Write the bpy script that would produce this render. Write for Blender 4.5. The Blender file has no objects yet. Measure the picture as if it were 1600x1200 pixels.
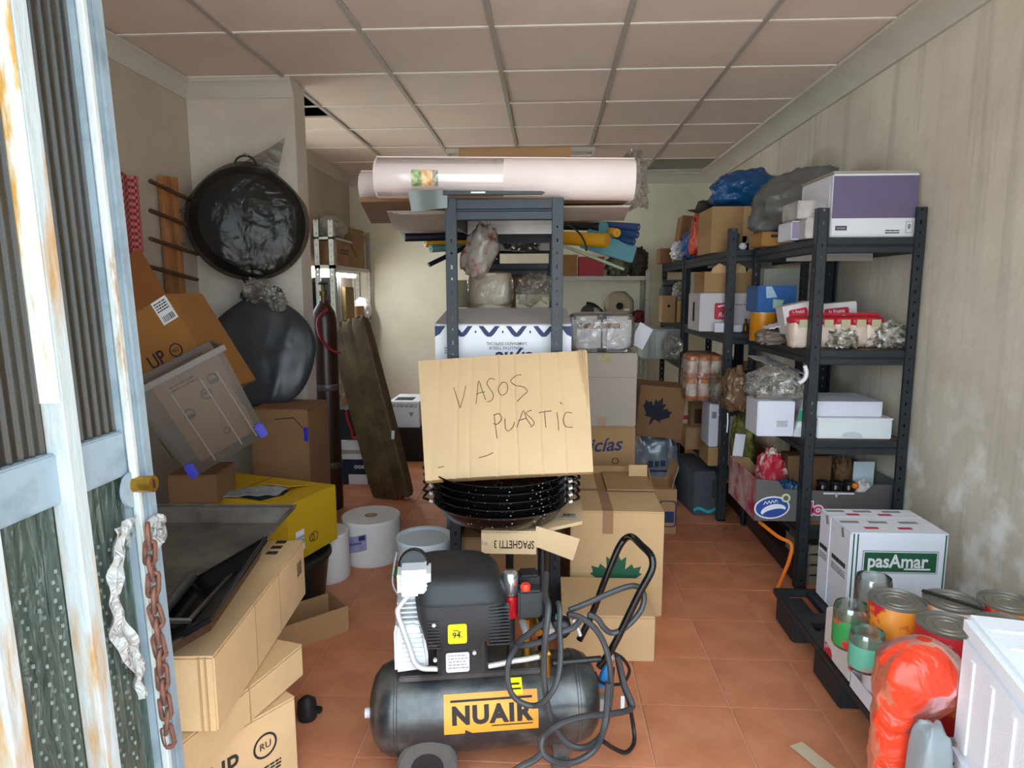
import bpy, bmesh, math, random
from mathutils import Vector, Matrix, Euler, noise
random.seed(7)
PI = math.pi
SC = bpy.context.scene
COL = SC.collection

# ------------------------------------------------------------------ camera
CAM_H = 1.393
F_PX, YAW, PITCH, ROLL = 1024.84, -0.0516415, 0.1390855, 0.00158310


def ray(u, v):
    x, y, z = (u - 800) / F_PX, 1.0, -(v - 600) / F_PX
    c, s = math.cos(-ROLL), math.sin(-ROLL); x, z = c * x - s * z, s * x + c * z
    c, s = math.cos(-PITCH), math.sin(-PITCH); y, z = c * y - s * z, s * y + c * z
    c, s = math.cos(-YAW), math.sin(-YAW); x, y = c * x - s * y, s * x + c * y
    return Vector((x, y, z))


def at(u, v, Y=None, Z=None, X=None):
    """measured point of the photograph -> the room point at a known depth, height or side distance"""
    r = ray(u, v)
    t = Y / r.y if Y is not None else ((Z - CAM_H) / r.z if Z is not None else X / r.x)
    return Vector((r.x * t, r.y * t, r.z * t + CAM_H))


cd = bpy.data.cameras.new('camera'); cam = bpy.data.objects.new('camera', cd); COL.objects.link(cam)
f0 = ray(800, 600).normalized(); r0 = (ray(801, 600) - ray(800, 600)).normalized(); u0 = (ray(800, 599) - ray(800, 600)).normalized()
cam.matrix_world = Matrix(((r0.x, u0.x, -f0.x, 0), (r0.y, u0.y, -f0.y, 0), (r0.z, u0.z, -f0.z, CAM_H), (0, 0, 0, 1)))
cd.sensor_width = 36; cd.lens = F_PX / 1600 * 36; cd.clip_start = .02
SC.camera = cam

# ------------------------------------------------------------------ light and exposure
SC.view_settings.view_transform = 'Standard'; SC.view_settings.look = 'None'
SC.view_settings.exposure = 0.85; SC.view_settings.gamma = 1.0; SC.view_settings.use_curve_mapping = False
w = bpy.data.worlds.new('overcast_sky'); SC.world = w; w.use_nodes = True
bg = w.node_tree.nodes['Background']
bg.inputs['Color'].default_value = (.74, .89, 1.0, 1); bg.inputs['Strength'].default_value = 3.0
SC.cycles.max_bounces = 10; SC.cycles.diffuse_bounces = 6; SC.cycles.transparent_max_bounces = 24
SC.cycles.transmission_bounces = 8; SC.cycles.use_denoising = True; SC.cycles.sample_clamp_indirect = 6

# hazy sun added behind the building to bounce light on to the ceiling: it lights the street in front of the door and never enters the room directly
sl_ = bpy.data.lights.new('bounce_sun', 'SUN'); sl_.energy = 9.0; sl_.angle = .3; sl_.color = (1.0, .95, .88)
so_ = bpy.data.objects.new('bounce_sun', sl_); COL.objects.link(so_); so_.rotation_euler = (math.radians(-32), math.radians(22), 0)


def area(name, loc, rot, sx, sy, power, color):
    l = bpy.data.lights.new(name, 'AREA'); l.shape = 'RECTANGLE'; l.size = sx; l.size_y = sy; l.energy = power; l.color = color
    o = bpy.data.objects.new(name, l); COL.objects.link(o); o.location = loc; o.rotation_euler = rot
    return o


# daylight: the overcast sky, entering through the open doorway behind the camera and the side window (light portals guide the sampling)
for nm, lc, rt, sx, sy in (('portal_doorway', (.1, .62, 1.25), (PI / 2, 0, 0), 2.3, 2.4), ('portal_window', (-2.2, 4.77, 1.65), (0, -PI / 2, 0), 1.6, 1.5)):
    o = area(nm, lc, rt, sx, sy, 10, (1, 1, 1)); o.data.cycles.is_portal = True


# ------------------------------------------------------------------ materials
def lin(h):
    c = [int(h[i:i + 2], 16) / 255 for i in (0, 2, 4)]
    return [(x / 12.92 if x <= .04045 else ((x + .055) / 1.055) ** 2.4) for x in c]


MATS = {}


def mat(name, hexc, rough=.6, metal=0, var=.12, scale=8, bump=.0, bscale=40, hex2=None, stretch=(1, 1, 1), rand=0, spec=.5, lo=.35, hi=.65, detail=5):
    if name in MATS: return MATS[name]
    m = bpy.data.materials.new(name); m.use_nodes = True; nt = m.node_tree; N = nt.nodes; L = nt.links
    b = N['Principled BSDF']; b.inputs['Roughness'].default_value = rough; b.inputs['Metallic'].default_value = metal
    b.inputs['Specular IOR Level'].default_value = spec
    c1 = lin(hexc); c2 = lin(hex2) if hex2 else [x * (1 - var) for x in c1]
    tc = N.new('ShaderNodeTexCoord'); mp = N.new('ShaderNodeMapping'); mp.inputs['Scale'].default_value = stretch
    L.new(tc.outputs['Object'], mp.inputs[0])
    nz = N.new('ShaderNodeTexNoise'); nz.inputs['Scale'].default_value = scale; nz.inputs['Detail'].default_value = detail; nz.inputs['Roughness'].default_value = .6
    L.new(mp.outputs[0], nz.inputs['Vector'])
    mr = N.new('ShaderNodeMapRange'); mr.inputs['From Min'].default_value = lo; mr.inputs['From Max'].default_value = hi
    L.new(nz.outputs['Fac'], mr.inputs['Value'])
    mx = N.new('ShaderNodeMix'); mx.data_type = 'RGBA'; mx.inputs[6].default_value = (*c1, 1); mx.inputs[7].default_value = (*c2, 1)
    L.new(mr.outputs[0], mx.inputs[0]); out = mx.outputs[2]
    if rand:
        oi = N.new('ShaderNodeObjectInfo'); hs = N.new('ShaderNodeHueSaturation')
        r2 = N.new('ShaderNodeMapRange'); r2.inputs['To Min'].default_value = 1 - rand; r2.inputs['To Max'].default_value = 1 + rand
        L.new(oi.outputs['Random'], r2.inputs['Value']); L.new(r2.outputs[0], hs.inputs['Value']); L.new(out, hs.inputs['Color']); out = hs.outputs[0]
    L.new(out, b.inputs['Base Color'])
    if bump:
        n2 = N.new('ShaderNodeTexNoise'); n2.inputs['Scale'].default_value = bscale; n2.inputs['Detail'].default_value = 4
        L.new(mp.outputs[0], n2.inputs['Vector'])
        bp = N.new('ShaderNodeBump'); bp.inputs['Strength'].default_value = bump; bp.inputs['Distance'].default_value = .01
        L.new(n2.outputs['Fac'], bp.inputs['Height']); L.new(bp.outputs[0], b.inputs['Normal'])
    MATS[name] = m
    return m


def film(name, hexc, alpha=.3, rough=.15, bscale=18, bump=.8, gloss=.35):
    """thin plastic film: lets most light through, glints on its wrinkles"""
    if name in MATS: return MATS[name]
    m = bpy.data.materials.new(name); m.use_nodes = True; nt = m.node_tree; N = nt.nodes; L = nt.links
    for n in list(N):
        if n.type == 'BSDF_PRINCIPLED': N.remove(n)
    out = [n for n in N if n.type == 'OUTPUT_MATERIAL'][0]
    tr = N.new('ShaderNodeBsdfTransparent'); df = N.new('ShaderNodeBsdfDiffuse'); gl = N.new('ShaderNodeBsdfGlossy'); tl = N.new('ShaderNodeBsdfTranslucent')
    c = (*lin(hexc), 1); df.inputs[0].default_value = c; tl.inputs[0].default_value = c; gl.inputs['Roughness'].default_value = rough
    gl.inputs['Color'].default_value = (1, 1, 1, 1)
    tint = [1 - (1 - x) * .35 for x in c[:3]]; tr.inputs[0].default_value = (*tint, 1)
    tc = N.new('ShaderNodeTexCoord'); nz = N.new('ShaderNodeTexNoise'); nz.inputs['Scale'].default_value = bscale; nz.inputs['Detail'].default_value = 3; nz.inputs['Distortion'].default_value = 1.2
    L.new(tc.outputs['Object'], nz.inputs['Vector'])
    bp = N.new('ShaderNodeBump'); bp.inputs['Strength'].default_value = bump; bp.inputs['Distance'].default_value = .03
    L.new(nz.outputs['Fac'], bp.inputs['Height']); L.new(bp.outputs[0], gl.inputs['Normal']); L.new(bp.outputs[0], df.inputs['Normal'])
    m0 = N.new('ShaderNodeMixShader'); m0.inputs[0].default_value = .4; L.new(df.outputs[0], m0.inputs[1]); L.new(tl.outputs[0], m0.inputs[2])
    m1 = N.new('ShaderNodeMixShader'); m1.inputs[0].default_value = alpha; L.new(tr.outputs[0], m1.inputs[1]); L.new(m0.outputs[0], m1.inputs[2])
    fr = N.new('ShaderNodeFresnel'); fr.inputs['IOR'].default_value = 1.38
    ml = N.new('ShaderNodeMath'); ml.operation = 'MULTIPLY_ADD'; ml.inputs[1].default_value = min(1, gloss * 1.8); ml.inputs[2].default_value = gloss * .08; L.new(fr.outputs[0], ml.inputs[0]); ml.use_clamp = True
    m2 = N.new('ShaderNodeMixShader'); L.new(ml.outputs[0], m2.inputs[0]); L.new(m1.outputs[0], m2.inputs[1]); L.new(gl.outputs[0], m2.inputs[2])
    L.new(m2.outputs[0], out.inputs['Surface'])
    MATS[name] = m
    return m


def glass_mat(name, hexc, rough, alpha, bscale, stretch, bump):
    """patterned door glass, dirty: partly see-through, partly glossy"""
    m = film(name, hexc, alpha, rough, bscale, bump, .22)
    N = m.node_tree.nodes; L = m.node_tree.links
    tc = [n for n in N if n.type == 'TEX_COORD'][0]; nz = [n for n in N if n.type == 'TEX_NOISE'][0]
    mp = N.new('ShaderNodeMapping'); mp.inputs['Scale'].default_value = stretch; L.new(tc.outputs['Object'], mp.inputs[0]); L.new(mp.outputs[0], nz.inputs['Vector'])
    return m


def emit(name, hexc, strength):
    m = bpy.data.materials.new(name); m.use_nodes = True; b = m.node_tree.nodes['Principled BSDF']
    b.inputs['Emission Color'].default_value = (*lin(hexc), 1); b.inputs['Emission Strength'].default_value = strength
    return m


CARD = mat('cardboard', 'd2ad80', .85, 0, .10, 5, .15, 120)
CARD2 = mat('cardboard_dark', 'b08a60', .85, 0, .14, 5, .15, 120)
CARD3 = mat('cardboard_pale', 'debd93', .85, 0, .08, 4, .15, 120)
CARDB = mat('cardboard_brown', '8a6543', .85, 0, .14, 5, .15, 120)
CORE = mat('cardboard_edge', 'a98252', .9)
TAPE = mat('packing_tape', '9c7450', .3, 0, .06)
TAPEC = mat('clear_tape', 'b99467', .25, 0, .06)
WHITE = mat('white_carton', 'e3e4ea', .6, 0, .05, 4)
WHITE2 = mat('white_paper', 'dedce6', .7, 0, .05, 6)
GREYW = mat('greyish_carton', 'aba094', .75, 0, .08, 4)
STEEL = mat('dark_rack_steel', '2b3138', .5, .15, .18, 14, .05, 60)
STEELG = mat('galvanised_steel', 'c4c0bd', .35, .35, .1, 20)
CHIP = mat('chipboard', 'a0764a', .8, 0, .25, 60)
BLACK = mat('black_plastic', '1b1c1e', .42, 0, .25, 12, .05, 80)
BLACKG = mat('black_gloss_paint', '0f1012', .18, 0, .2, 20)
INK = mat('black_print', '2b2622', .8, 0, .1)
INKG = mat('grey_print', '8d8a8c', .8, 0, .1)
RED = mat('red_print', 'b3202c', .6, 0, .1)
NAVY = mat('navy_print', '23305e', .6, 0, .1)
GREEN = mat('green_print', '1d5a3c', .6, 0, .1)
YELLOW = mat('yellow_sticker', 'f0e000', .6, 0, .05)
ORANGE = mat('orange_plastic', 'e8791c', .5, 0, .12)
WOOD = mat('pine_wood', 'a97142', .7, 0, .35, 6, .1, 30, stretch=(8, 8, 1))
WOODD = mat('dark_peg_wood', '5a3a24', .7, 0, .3, 6)
DARK = mat('dark_void', '141210', .9)
CLEAR = film('clear_plastic_film', 'd8d4ce', .12, .12, 14, .9)
CLEARM = film('milky_plastic_film', 'd6d0c4', .20, .10, 16, .9, .9)


# ------------------------------------------------------------------ mesh building
class MB:
    def __init__(s): s.v = []; s.f = []

    def add(s, vs, fs, M=None):
        k = len(s.v)
        for p in vs:
            p = Vector(p); s.v.append(M @ p if M else p)
        s.f += [tuple(k + i for i in f) for f in fs]
        return s

    def box(s, cx, cy, cz, sx, sy, sz, M=None):
        x, y, z = sx / 2, sy / 2, sz / 2
        vs = [(cx + a * x, cy + b * y, cz + c * z) for c in (-1, 1) for b in (-1, 1) for a in (-1, 1)]
        return s.add(vs, [(0, 2, 3, 1), (4, 5, 7, 6), (0, 1, 5, 4), (2, 6, 7, 3), (0, 4, 6, 2), (1, 3, 7, 5)], M)

    def span(s, x0, x1, y0, y1, z0, z1, M=None):
        return s.box((x0 + x1) / 2, (y0 + y1) / 2, (z0 + z1) / 2, x1 - x0, y1 - y0, z1 - z0, M)

    def lathe(s, prof, n=32, M=None, sx=1, sy=1):
        vs = []; fs = []
        for r, z in prof:
            for i in range(n):
                a = 2 * PI * i / n; vs.append((r * math.cos(a) * sx, r * math.sin(a) * sy, z))
        for j in range(len(prof) - 1):
            for i in range(n):
                k = (i + 1) % n; fs.append((j * n + i, j * n + k, (j + 1) * n + k, (j + 1) * n + i))
        if prof[0][0] > 1e-5: fs.append(tuple(reversed(range(n))))
        if prof[-1][0] > 1e-5: fs.append(tuple((len(prof) - 1) * n + i for i in range(n)))
        return s.add(vs, fs, M)

    def cyl(s, p0, p1, r0, r1=None, n=16):
        p0 = Vector(p0); p1 = Vector(p1); d = p1 - p0
        M = Matrix.Translation(p0) @ d.to_track_quat('Z', 'Y').to_matrix().to_4x4()
        return s.lathe([(r0, 0), (r1 if r1 is not None else r0, d.length)], n, M)

    def tube(s, pts, r, n=8, smooth=4, closed=False):
        P = [Vector(p) for p in pts]
        if smooth > 1 and len(P) > 2:
            Q = []
            for i in range(len(P) - 1):
                a = P[max(i - 1, 0)]; b = P[i]; c = P[i + 1]; d = P[min(i + 2, len(P) - 1)]
                for k in range(smooth):
                    t = k / smooth
                    Q.append(.5 * ((2 * b) + (c - a) * t + (2 * a - 5 * b + 4 * c - d) * t * t + (3 * b - a - 3 * c + d) * t ** 3))
            Q.append(P[-1]); P = Q
        vs = []; fs = []; up = None
        for i, p in enumerate(P):
            t = (P[min(i + 1, len(P) - 1)] - P[max(i - 1, 0)]).normalized()
            if up is None: up = t.orthogonal().normalized()
            up = (up - t * up.dot(t)); up = up.normalized() if up.length > 1e-6 else t.orthogonal().normalized()
            sd = t.cross(up)
            rr = r(i / (len(P) - 1)) if callable(r) else r
            for k in range(n):
                a = 2 * PI * k / n; vs.append(p + up * math.cos(a) * rr + sd * math.sin(a) * rr)
        for i in range(len(P) - 1):
            for k in range(n):
                q = (k + 1) % n; fs.append((i * n + k, i * n + q, (i + 1) * n + q, (i + 1) * n + k))
        fs.append(tuple(reversed(range(n)))); fs.append(tuple((len(P) - 1) * n + k for k in range(n)))
        return s.add(vs, fs)

    def prism(s, poly, h, M=None):
        """polygon in xy, extruded along z from 0 to h"""
        a = sum(poly[i][0] * poly[(i + 1) % len(poly)][1] - poly[(i + 1) % len(poly)][0] * poly[i][1] for i in range(len(poly)))
        if a < 0: poly = poly[::-1]
        n = len(poly)
        vs = [(x, y, 0) for x, y in poly] + [(x, y, h) for x, y in poly]
        fs = [tuple(reversed(range(n))), tuple(range(n, 2 * n))] + [(i, (i + 1) % n, n + (i + 1) % n, n + i) for i in range(n)]
        return s.add(vs, fs, M)

    def sheet(s, fn, nu, nv, th=.002):
        """fn(u,v)->point, a thin sheet with thickness th"""
        P = [[Vector(fn(i / nu, j / nv)) for j in range(nv + 1)] for i in range(nu + 1)]
        top = []; bot = []
        for i in range(nu + 1):
            for j in range(nv + 1):
                du = P[min(i + 1, nu)][j] - P[max(i - 1, 0)][j]; dv = P[i][min(j + 1, nv)] - P[i][max(j - 1, 0)]
                nn = du.cross(dv); nn = nn.normalized() if nn.length > 1e-9 else Vector((0, 0, 1))
                top.append(P[i][j] + nn * th / 2); bot.append(P[i][j] - nn * th / 2)
        W = nv + 1; K = len(top); fs = []
        for i in range(nu):
            for j in range(nv):
                a, b, c, d = i * W + j, (i + 1) * W + j, (i + 1) * W + j + 1, i * W + j + 1
                fs += [(a, b, c, d), (K + d, K + c, K + b, K + a)]
        rim = [i * W for i in range(nu + 1)] + [nu * W + j for j in range(1, nv + 1)] + [i * W + nv for i in range(nu - 1, -1, -1)] + [j for j in range(nv - 1, 0, -1)]
        for k in range(len(rim)):
            a, b = rim[k], rim[(k + 1) % len(rim)]; fs.append((b, a, K + a, K + b))
        return s.add(top + bot, fs)

    def blob(s, w, d, h, e=.6, amp=.12, freq=3.0, seed=0, nu=36, nv=20, taper=0, M=None):
        """soft bag: superellipsoid sitting on z=0, wrinkled, flat underside"""
        vs = []; fs = []
        pw = lambda c: math.copysign(abs(c) ** e, c)
        off = Vector((seed * 3.1, seed * 1.7, seed * 2.3))
        for j in range(nv + 1):
            ph = -PI / 2 + PI * j / nv
            for i in range(nu):
                th = 2 * PI * i / nu
                q = Vector((pw(math.cos(th)) * abs(math.cos(ph)) ** e, pw(math.sin(th)) * abs(math.cos(ph)) ** e, pw(math.sin(ph))))
                n1 = noise.fractal(q * freq + off, .8, 2.1, 4)
                q *= 1 + amp * n1
                z = (q.z + 1) * .5; tp = 1 - taper * max(0, z)
                vs.append((q.x * w / 2 * tp, q.y * d / 2 * tp, max(0, z) * h))
        for j in range(nv):
            for i in range(nu):
                k = (i + 1) % nu; fs.append((j * nu + i, j * nu + k, (j + 1) * nu + k, (j + 1) * nu + i))
        return s.add(vs, fs, M)


def make(name, mb, m, parent=None, loc=None, rot=None, smooth=True, bevel=0, angle=38):
    me = bpy.data.meshes.new(name)
    me.from_pydata([tuple(p) for p in mb.v], [], mb.f); me.update()
    bm = bmesh.new(); bm.from_mesh(me)
    bmesh.ops.remove_doubles(bm, verts=bm.verts, dist=1e-6)
    bmesh.ops.recalc_face_normals(bm, faces=bm.faces)
    if bevel:
        es = [e for e in bm.edges if len(e.link_faces) == 2 and e.calc_face_angle(0) > .6]
        bmesh.ops.bevel(bm, geom=es, offset=bevel, segments=2, affect='EDGES', clamp_overlap=True)
    if smooth:
        for f in bm.faces: f.smooth = True
        for e in bm.edges:
            if len(e.link_faces) != 2 or e.calc_face_angle(0) > math.radians(angle): e.smooth = False
    bm.to_mesh(me); bm.free()
    me.materials.append(m)
    o = bpy.data.objects.new(name, me); COL.objects.link(o)
    if parent: o.parent = parent
    if loc is not None: o.location = loc
    if rot is not None: o.rotation_euler = rot
    return o


def tag(o, label, cat, group=None, kind=None):
    o['label'] = label; o['category'] = cat
    if group: o['group'] = group
    if kind: o['kind'] = kind
    return o


def thing(name, label, cat, loc=(0, 0, 0), rot=(0, 0, 0), group=None):
    o = bpy.data.objects.new(name, None); COL.objects.link(o); o.empty_display_size = .05
    o.location = loc; o.rotation_euler = rot
    return tag(o, label, cat, group)


def struct(name, mb, m, parent=None, **k):
    o = make(name, mb, m, parent, **k)
    if not parent: o['kind'] = 'structure'
    return o


def clone(o, parent):
    c = o.copy(); COL.objects.link(c); c.parent = parent
    for ch in o.children: clone(ch, c)
    return c


def dup(root, label, loc, rot=None, group=None):
    c = clone(root, None); c.location = loc; c['label'] = label
    if rot is not None: c.rotation_euler = rot
    if group: c['group'] = group
    return c


SZ = {}


def face(th, side, lift=0.0):
    w, d, h = SZ[th.name]
    R = {'front': ((1, 0, 0), (0, 0, 1), (0, -1, 0), (0, -d / 2, 0)), 'right': ((0, 1, 0), (0, 0, 1), (1, 0, 0), (w / 2, 0, 0)),
         'left': ((0, -1, 0), (0, 0, 1), (-1, 0, 0), (-w / 2, 0, 0)), 'top': ((1, 0, 0), (0, 1, 0), (0, 0, 1), (0, 0, h))}[side]
    u, v, n, o = [Vector(q) for q in R]; o = o + n * lift
    return Matrix(((u.x, v.x, n.x, o.x), (u.y, v.y, n.y, o.y), (u.z, v.z, n.z, o.z), (0, 0, 0, 1)))


def deco(th, side, cx, cy, w, h, m, name='printed_panel', rot=0, t=.0012, rnd=0, label=None):
    M = face(th, side) @ Matrix.Translation((cx, cy, 0)) @ Matrix.Rotation(rot, 4, 'Z')
    mb = MB(); mb.box(0, 0, t / 2, w, h, t)
    if rnd:
        mb = MB(); pts = []
        for a, b, q in ((1, 1, 0), (-1, 1, 1), (-1, -1, 2), (1, -1, 3)):
            for k in range(5):
                an = PI / 2 * (q + k / 4); pts.append((a * (w / 2 - rnd) + rnd * math.cos(an), b * (h / 2 - rnd) + rnd * math.sin(an)))
        mb.prism(pts, t)
    o = make(name, mb, m, th, smooth=False); o.matrix_local = M
    if label: o['label'] = label
    return o


def decop(th, side, pts, m, name='printed_mark', t=.0014, cx=0, cy=0, s=1, rot=0):
    M = face(th, side) @ Matrix.Translation((cx, cy, 0)) @ Matrix.Rotation(rot, 4, 'Z') @ Matrix.Diagonal((s, s, 1, 1))
    o = make(name, MB().prism(pts, t), m, th, smooth=False); o.matrix_local = M
    return o


def ell(rx, ry, n=24, a0=0, a1=2 * PI):
    return [(rx * math.cos(a0 + (a1 - a0) * i / n), ry * math.sin(a0 + (a1 - a0) * i / n)) for i in range(n)]


def ring(th, side, cx, cy, r, m, t=.006, n=28, rot=0, sy=1):
    mb = MB()
    for i in range(n):
        a, b = 2 * PI * i / n, 2 * PI * (i + 1) / n
        mb.prism([(r * math.cos(a), r * sy * math.sin(a)), (r * math.cos(b), r * sy * math.sin(b)), ((r - t) * math.cos(b), (r - t) * sy * math.sin(b)), ((r - t) * math.cos(a), (r - t) * sy * math.sin(a))], .0012)
    o = make('printed_ring', mb, m, th, smooth=False); o.matrix_local = face(th, side) @ Matrix.Translation((cx, cy, 0)) @ Matrix.Rotation(rot, 4, 'Z')
    return o


def text(th, side, cx, cy, size, body, m, rot=0, name='lettering', bold=0, sx=1, lift=.0016, shear=0, space=1):
    c = bpy.data.curves.new(name, 'FONT'); c.body = body; c.size = size; c.align_x = 'CENTER'; c.align_y = 'CENTER'
    c.extrude = .0004; c.offset = bold; c.shear = shear; c.resolution_u = 3; c.space_character = space
    c.materials.append(m)
    tmp = bpy.data.objects.new(name, c); COL.objects.link(tmp)
    me = bpy.data.meshes.new_from_object(tmp.evaluated_get(bpy.context.evaluated_depsgraph_get()))
    bpy.data.objects.remove(tmp); bpy.data.curves.remove(c)
    if not me.materials: me.materials.append(m)
    o = bpy.data.objects.new(name, me); COL.objects.link(o); o.parent = th
    M = face(th, side, lift) if isinstance(side, str) else side
    o.matrix_local = M @ Matrix.Translation((cx, cy, 0)) @ Matrix.Rotation(rot, 4, 'Z') @ Matrix.Diagonal((sx, 1, 1, 1))
    return o


def bars(th, side, cx, cy, w, h, m=None, n=9, rot=0, name='barcode'):
    mb = MB(); rnd = random.Random(n + int(w * 1000)); x = -w / 2
    st = w / n
    for i in range(n):
        ww = st * rnd.uniform(.3, .75); mb.box(x + st / 2, 0, .0008, ww, h, .0016); x += st
    o = make(name, mb, m or INK, th, smooth=False); o.matrix_local = face(th, side) @ Matrix.Translation((cx, cy, 0)) @ Matrix.Rotation(rot, 4, 'Z')
    return o


def lines(th, side, cx, cy, w, h, n, m=None, rot=0, name='small_print'):
    """rows of print too small to read, as ink strips"""
    mb = MB(); rnd = random.Random(int(cx * 999) + n)
    for i in range(n):
        y = h / 2 - h * (i + .5) / n; x = -w / 2
        while x < w / 2 - .002:
            ww = min(rnd.uniform(.05, .22) * w, w / 2 - x); mb.box(x + ww / 2, y, .0008, ww, h / n * .5, .0016); x += ww + w * .035
    o = make(name, mb, m or INKG, th, smooth=False); o.matrix_local = face(th, side) @ Matrix.Translation((cx, cy, 0)) @ Matrix.Rotation(rot, 4, 'Z')
    return o


def carton(label, loc, size, rot=(0, 0, 0), m=None, tape=None, seam='x', name='carton', cat='box', group=None, flaps=True, bevel=.004):
    m = m or CARD; wd, d, h = size
    th = thing(name, label, cat, loc, rot, group); SZ[th.name] = size
    hh = h - (.004 if flaps else 0)
    make('body', MB().box(0, 0, hh / 2, wd, d, hh), m, th, bevel=min(bevel, hh / 5))
    if flaps:
        for sgn in (-1, 1):
            if seam == 'x': mb = MB().box(0, sgn * d / 4, h - .002, wd - .002, d / 2 - .003, .004)
            else: mb = MB().box(sgn * wd / 4, 0, h - .002, wd / 2 - .003, d - .002, .004)
            make('flap', mb, m, th, smooth=False)
    if tape:
        tw = min(.05, min(wd, d) * .25); a = min(.07, h * .35)
        if seam == 'y':
            mb = MB().box(0, 0, h + .0006, tw, d + .002, .0012); mb.box(0, -d / 2 - .0006, h - a / 2, tw, .0012, a); mb.box(0, d / 2 + .0006, h - a / 2, tw, .0012, a)
        else:
            mb = MB().box(0, 0, h + .0006, wd + .002, tw, .0012); mb.box(-wd / 2 - .0006, 0, h - a / 2, .0012, tw, a); mb.box(wd / 2 + .0006, 0, h - a / 2, .0012, tw, a)
        make('tape', mb, tape, th, smooth=False)
    return th


def pxbox(label, u0, u1, v0, v1, Y, depth, m, z0=None, **k):
    """carton whose front face was measured in the photograph at depth Y"""
    a = at(u0, v1, Y=Y); b = at(u1, v0, Y=Y)
    zb = a.z if z0 is None else z0
    rz = k.pop('rz', 0)
    c = Vector(((a.x + b.x) / 2, Y, zb)) + Matrix.Rotation(rz, 3, 'Z') @ Vector((0, depth / 2, 0))
    return carton(label, c, (b.x - a.x, depth, b.z - zb), (0, 0, rz), m, **k)


def bag(label, loc, size, m, name='plastic_bag', cat='bag', e=.75, amp=.3, freq=2.2, seed=1, rot=(0, 0, 0), group=None, taper=.15, nu=44, nv=26):
    o = make(name, MB().blob(*size, e, amp, freq, seed, nu, nv, taper), m, None, loc, rot, angle=70)
    return tag(o, label, cat, group)

# ------------------------------------------------------------------ the room
XL, XR, YF, YB = -2.03, 1.66, .60, 6.86
CZ = CAM_H + 1.1772


def plaster(name, hexc, hex2, streak=0):
    m = mat(name, hexc, .9, 0, .1, 1.6, .25, 25, hex2=hex2, lo=.38, hi=.68, detail=9)
    if streak:
        nt = m.node_tree; N = nt.nodes; L = nt.links; b = N['Principled BSDF']
        tc = N.new('ShaderNodeTexCoord')
        # dirty drips that run down the plaster
        mp = N.new('ShaderNodeMapping'); mp.inputs['Scale'].default_value = (1, 5.0, .22); L.new(tc.outputs['Object'], mp.inputs[0])
        nz = N.new('ShaderNodeTexNoise'); nz.inputs['Scale'].default_value = 3.2; nz.inputs['Detail'].default_value = 6; nz.inputs['Distortion'].default_value = .2; L.new(mp.outputs[0], nz.inputs['Vector'])
        mr = N.new('ShaderNodeMapRange'); mr.inputs['From Min'].default_value = .52; mr.inputs['From Max'].default_value = .74; mr.inputs['To Max'].default_value = streak; L.new(nz.outputs['Fac'], mr.inputs['Value'])
        # pale efflorescence low on the wall
        n3 = N.new('ShaderNodeTexNoise'); n3.inputs['Scale'].default_value = 7; n3.inputs['Detail'].default_value = 8; L.new(tc.outputs['Object'], n3.inputs['Vector'])
        sp = N.new('ShaderNodeSeparateXYZ'); L.new(tc.outputs['Object'], sp.inputs[0])
        r3 = N.new('ShaderNodeMapRange'); r3.inputs['From Min'].default_value = .5; r3.inputs['From Max'].default_value = .66; L.new(n3.outputs['Fac'], r3.inputs['Value'])
        rz = N.new('ShaderNodeMapRange'); rz.inputs['From Min'].default_value = 1.15; rz.inputs['From Max'].default_value = .5; L.new(sp.outputs['Z'], rz.inputs['Value'])
        ml = N.new('ShaderNodeMath'); ml.operation = 'MULTIPLY'; L.new(r3.outputs[0], ml.inputs[0]); L.new(rz.outputs[0], ml.inputs[1])
        src = b.inputs['Base Color'].links[0].from_socket
        mx = N.new('ShaderNodeMix'); mx.data_type = 'RGBA'; mx.inputs[7].default_value = (*lin('6f6a5e'), 1); L.new(mr.outputs[0], mx.inputs[0]); L.new(src, mx.inputs[6])
        m2 = N.new('ShaderNodeMix'); m2.data_type = 'RGBA'; m2.inputs[7].default_value = (*lin('f1efe8'), 1); L.new(ml.outputs[0], m2.inputs[0]); L.new(mx.outputs[2], m2.inputs[6])
        L.new(m2.outputs[2], b.inputs['Base Color'])
    return m


WALLR = plaster('right_wall_plaster', 'dad0bf', 'c2b8a6', .34)
WALLL = plaster('left_wall_plaster', 'bdb09f', 'aa9d8c')
WALLB = plaster('back_wall_plaster', 'e6e1cb', 'd8d4bd')
CEIL = mat('ceiling_tile_board', 'e4d3c7', .95, 0, .05, 3, .1, 200, rand=.035)
BAR = mat('ceiling_grid_metal', 'b3aaa4', .5, 0, .08, 12)
BAR_LIT = mat('ceiling_grid_edge_lit', 'efe8e0', .5, 0, .08, 12)  # cross bars get a lighter colour that stands for light catching their edges
CORN = mat('cornice_plaster', 'c9c2b6', .9, 0, .08, 4)
GROUT = mat('floor_grout', 'dcae94', .9, 0, .15, 10)
TILE = mat('terracotta_tile', 'd48c68', .5, 0, .1, 6, .05, 60, hex2='c07854', rand=.05, detail=7)
PAVE = mat('pavement', 'cfc9be', .9, 0, .2, 3)

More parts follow.
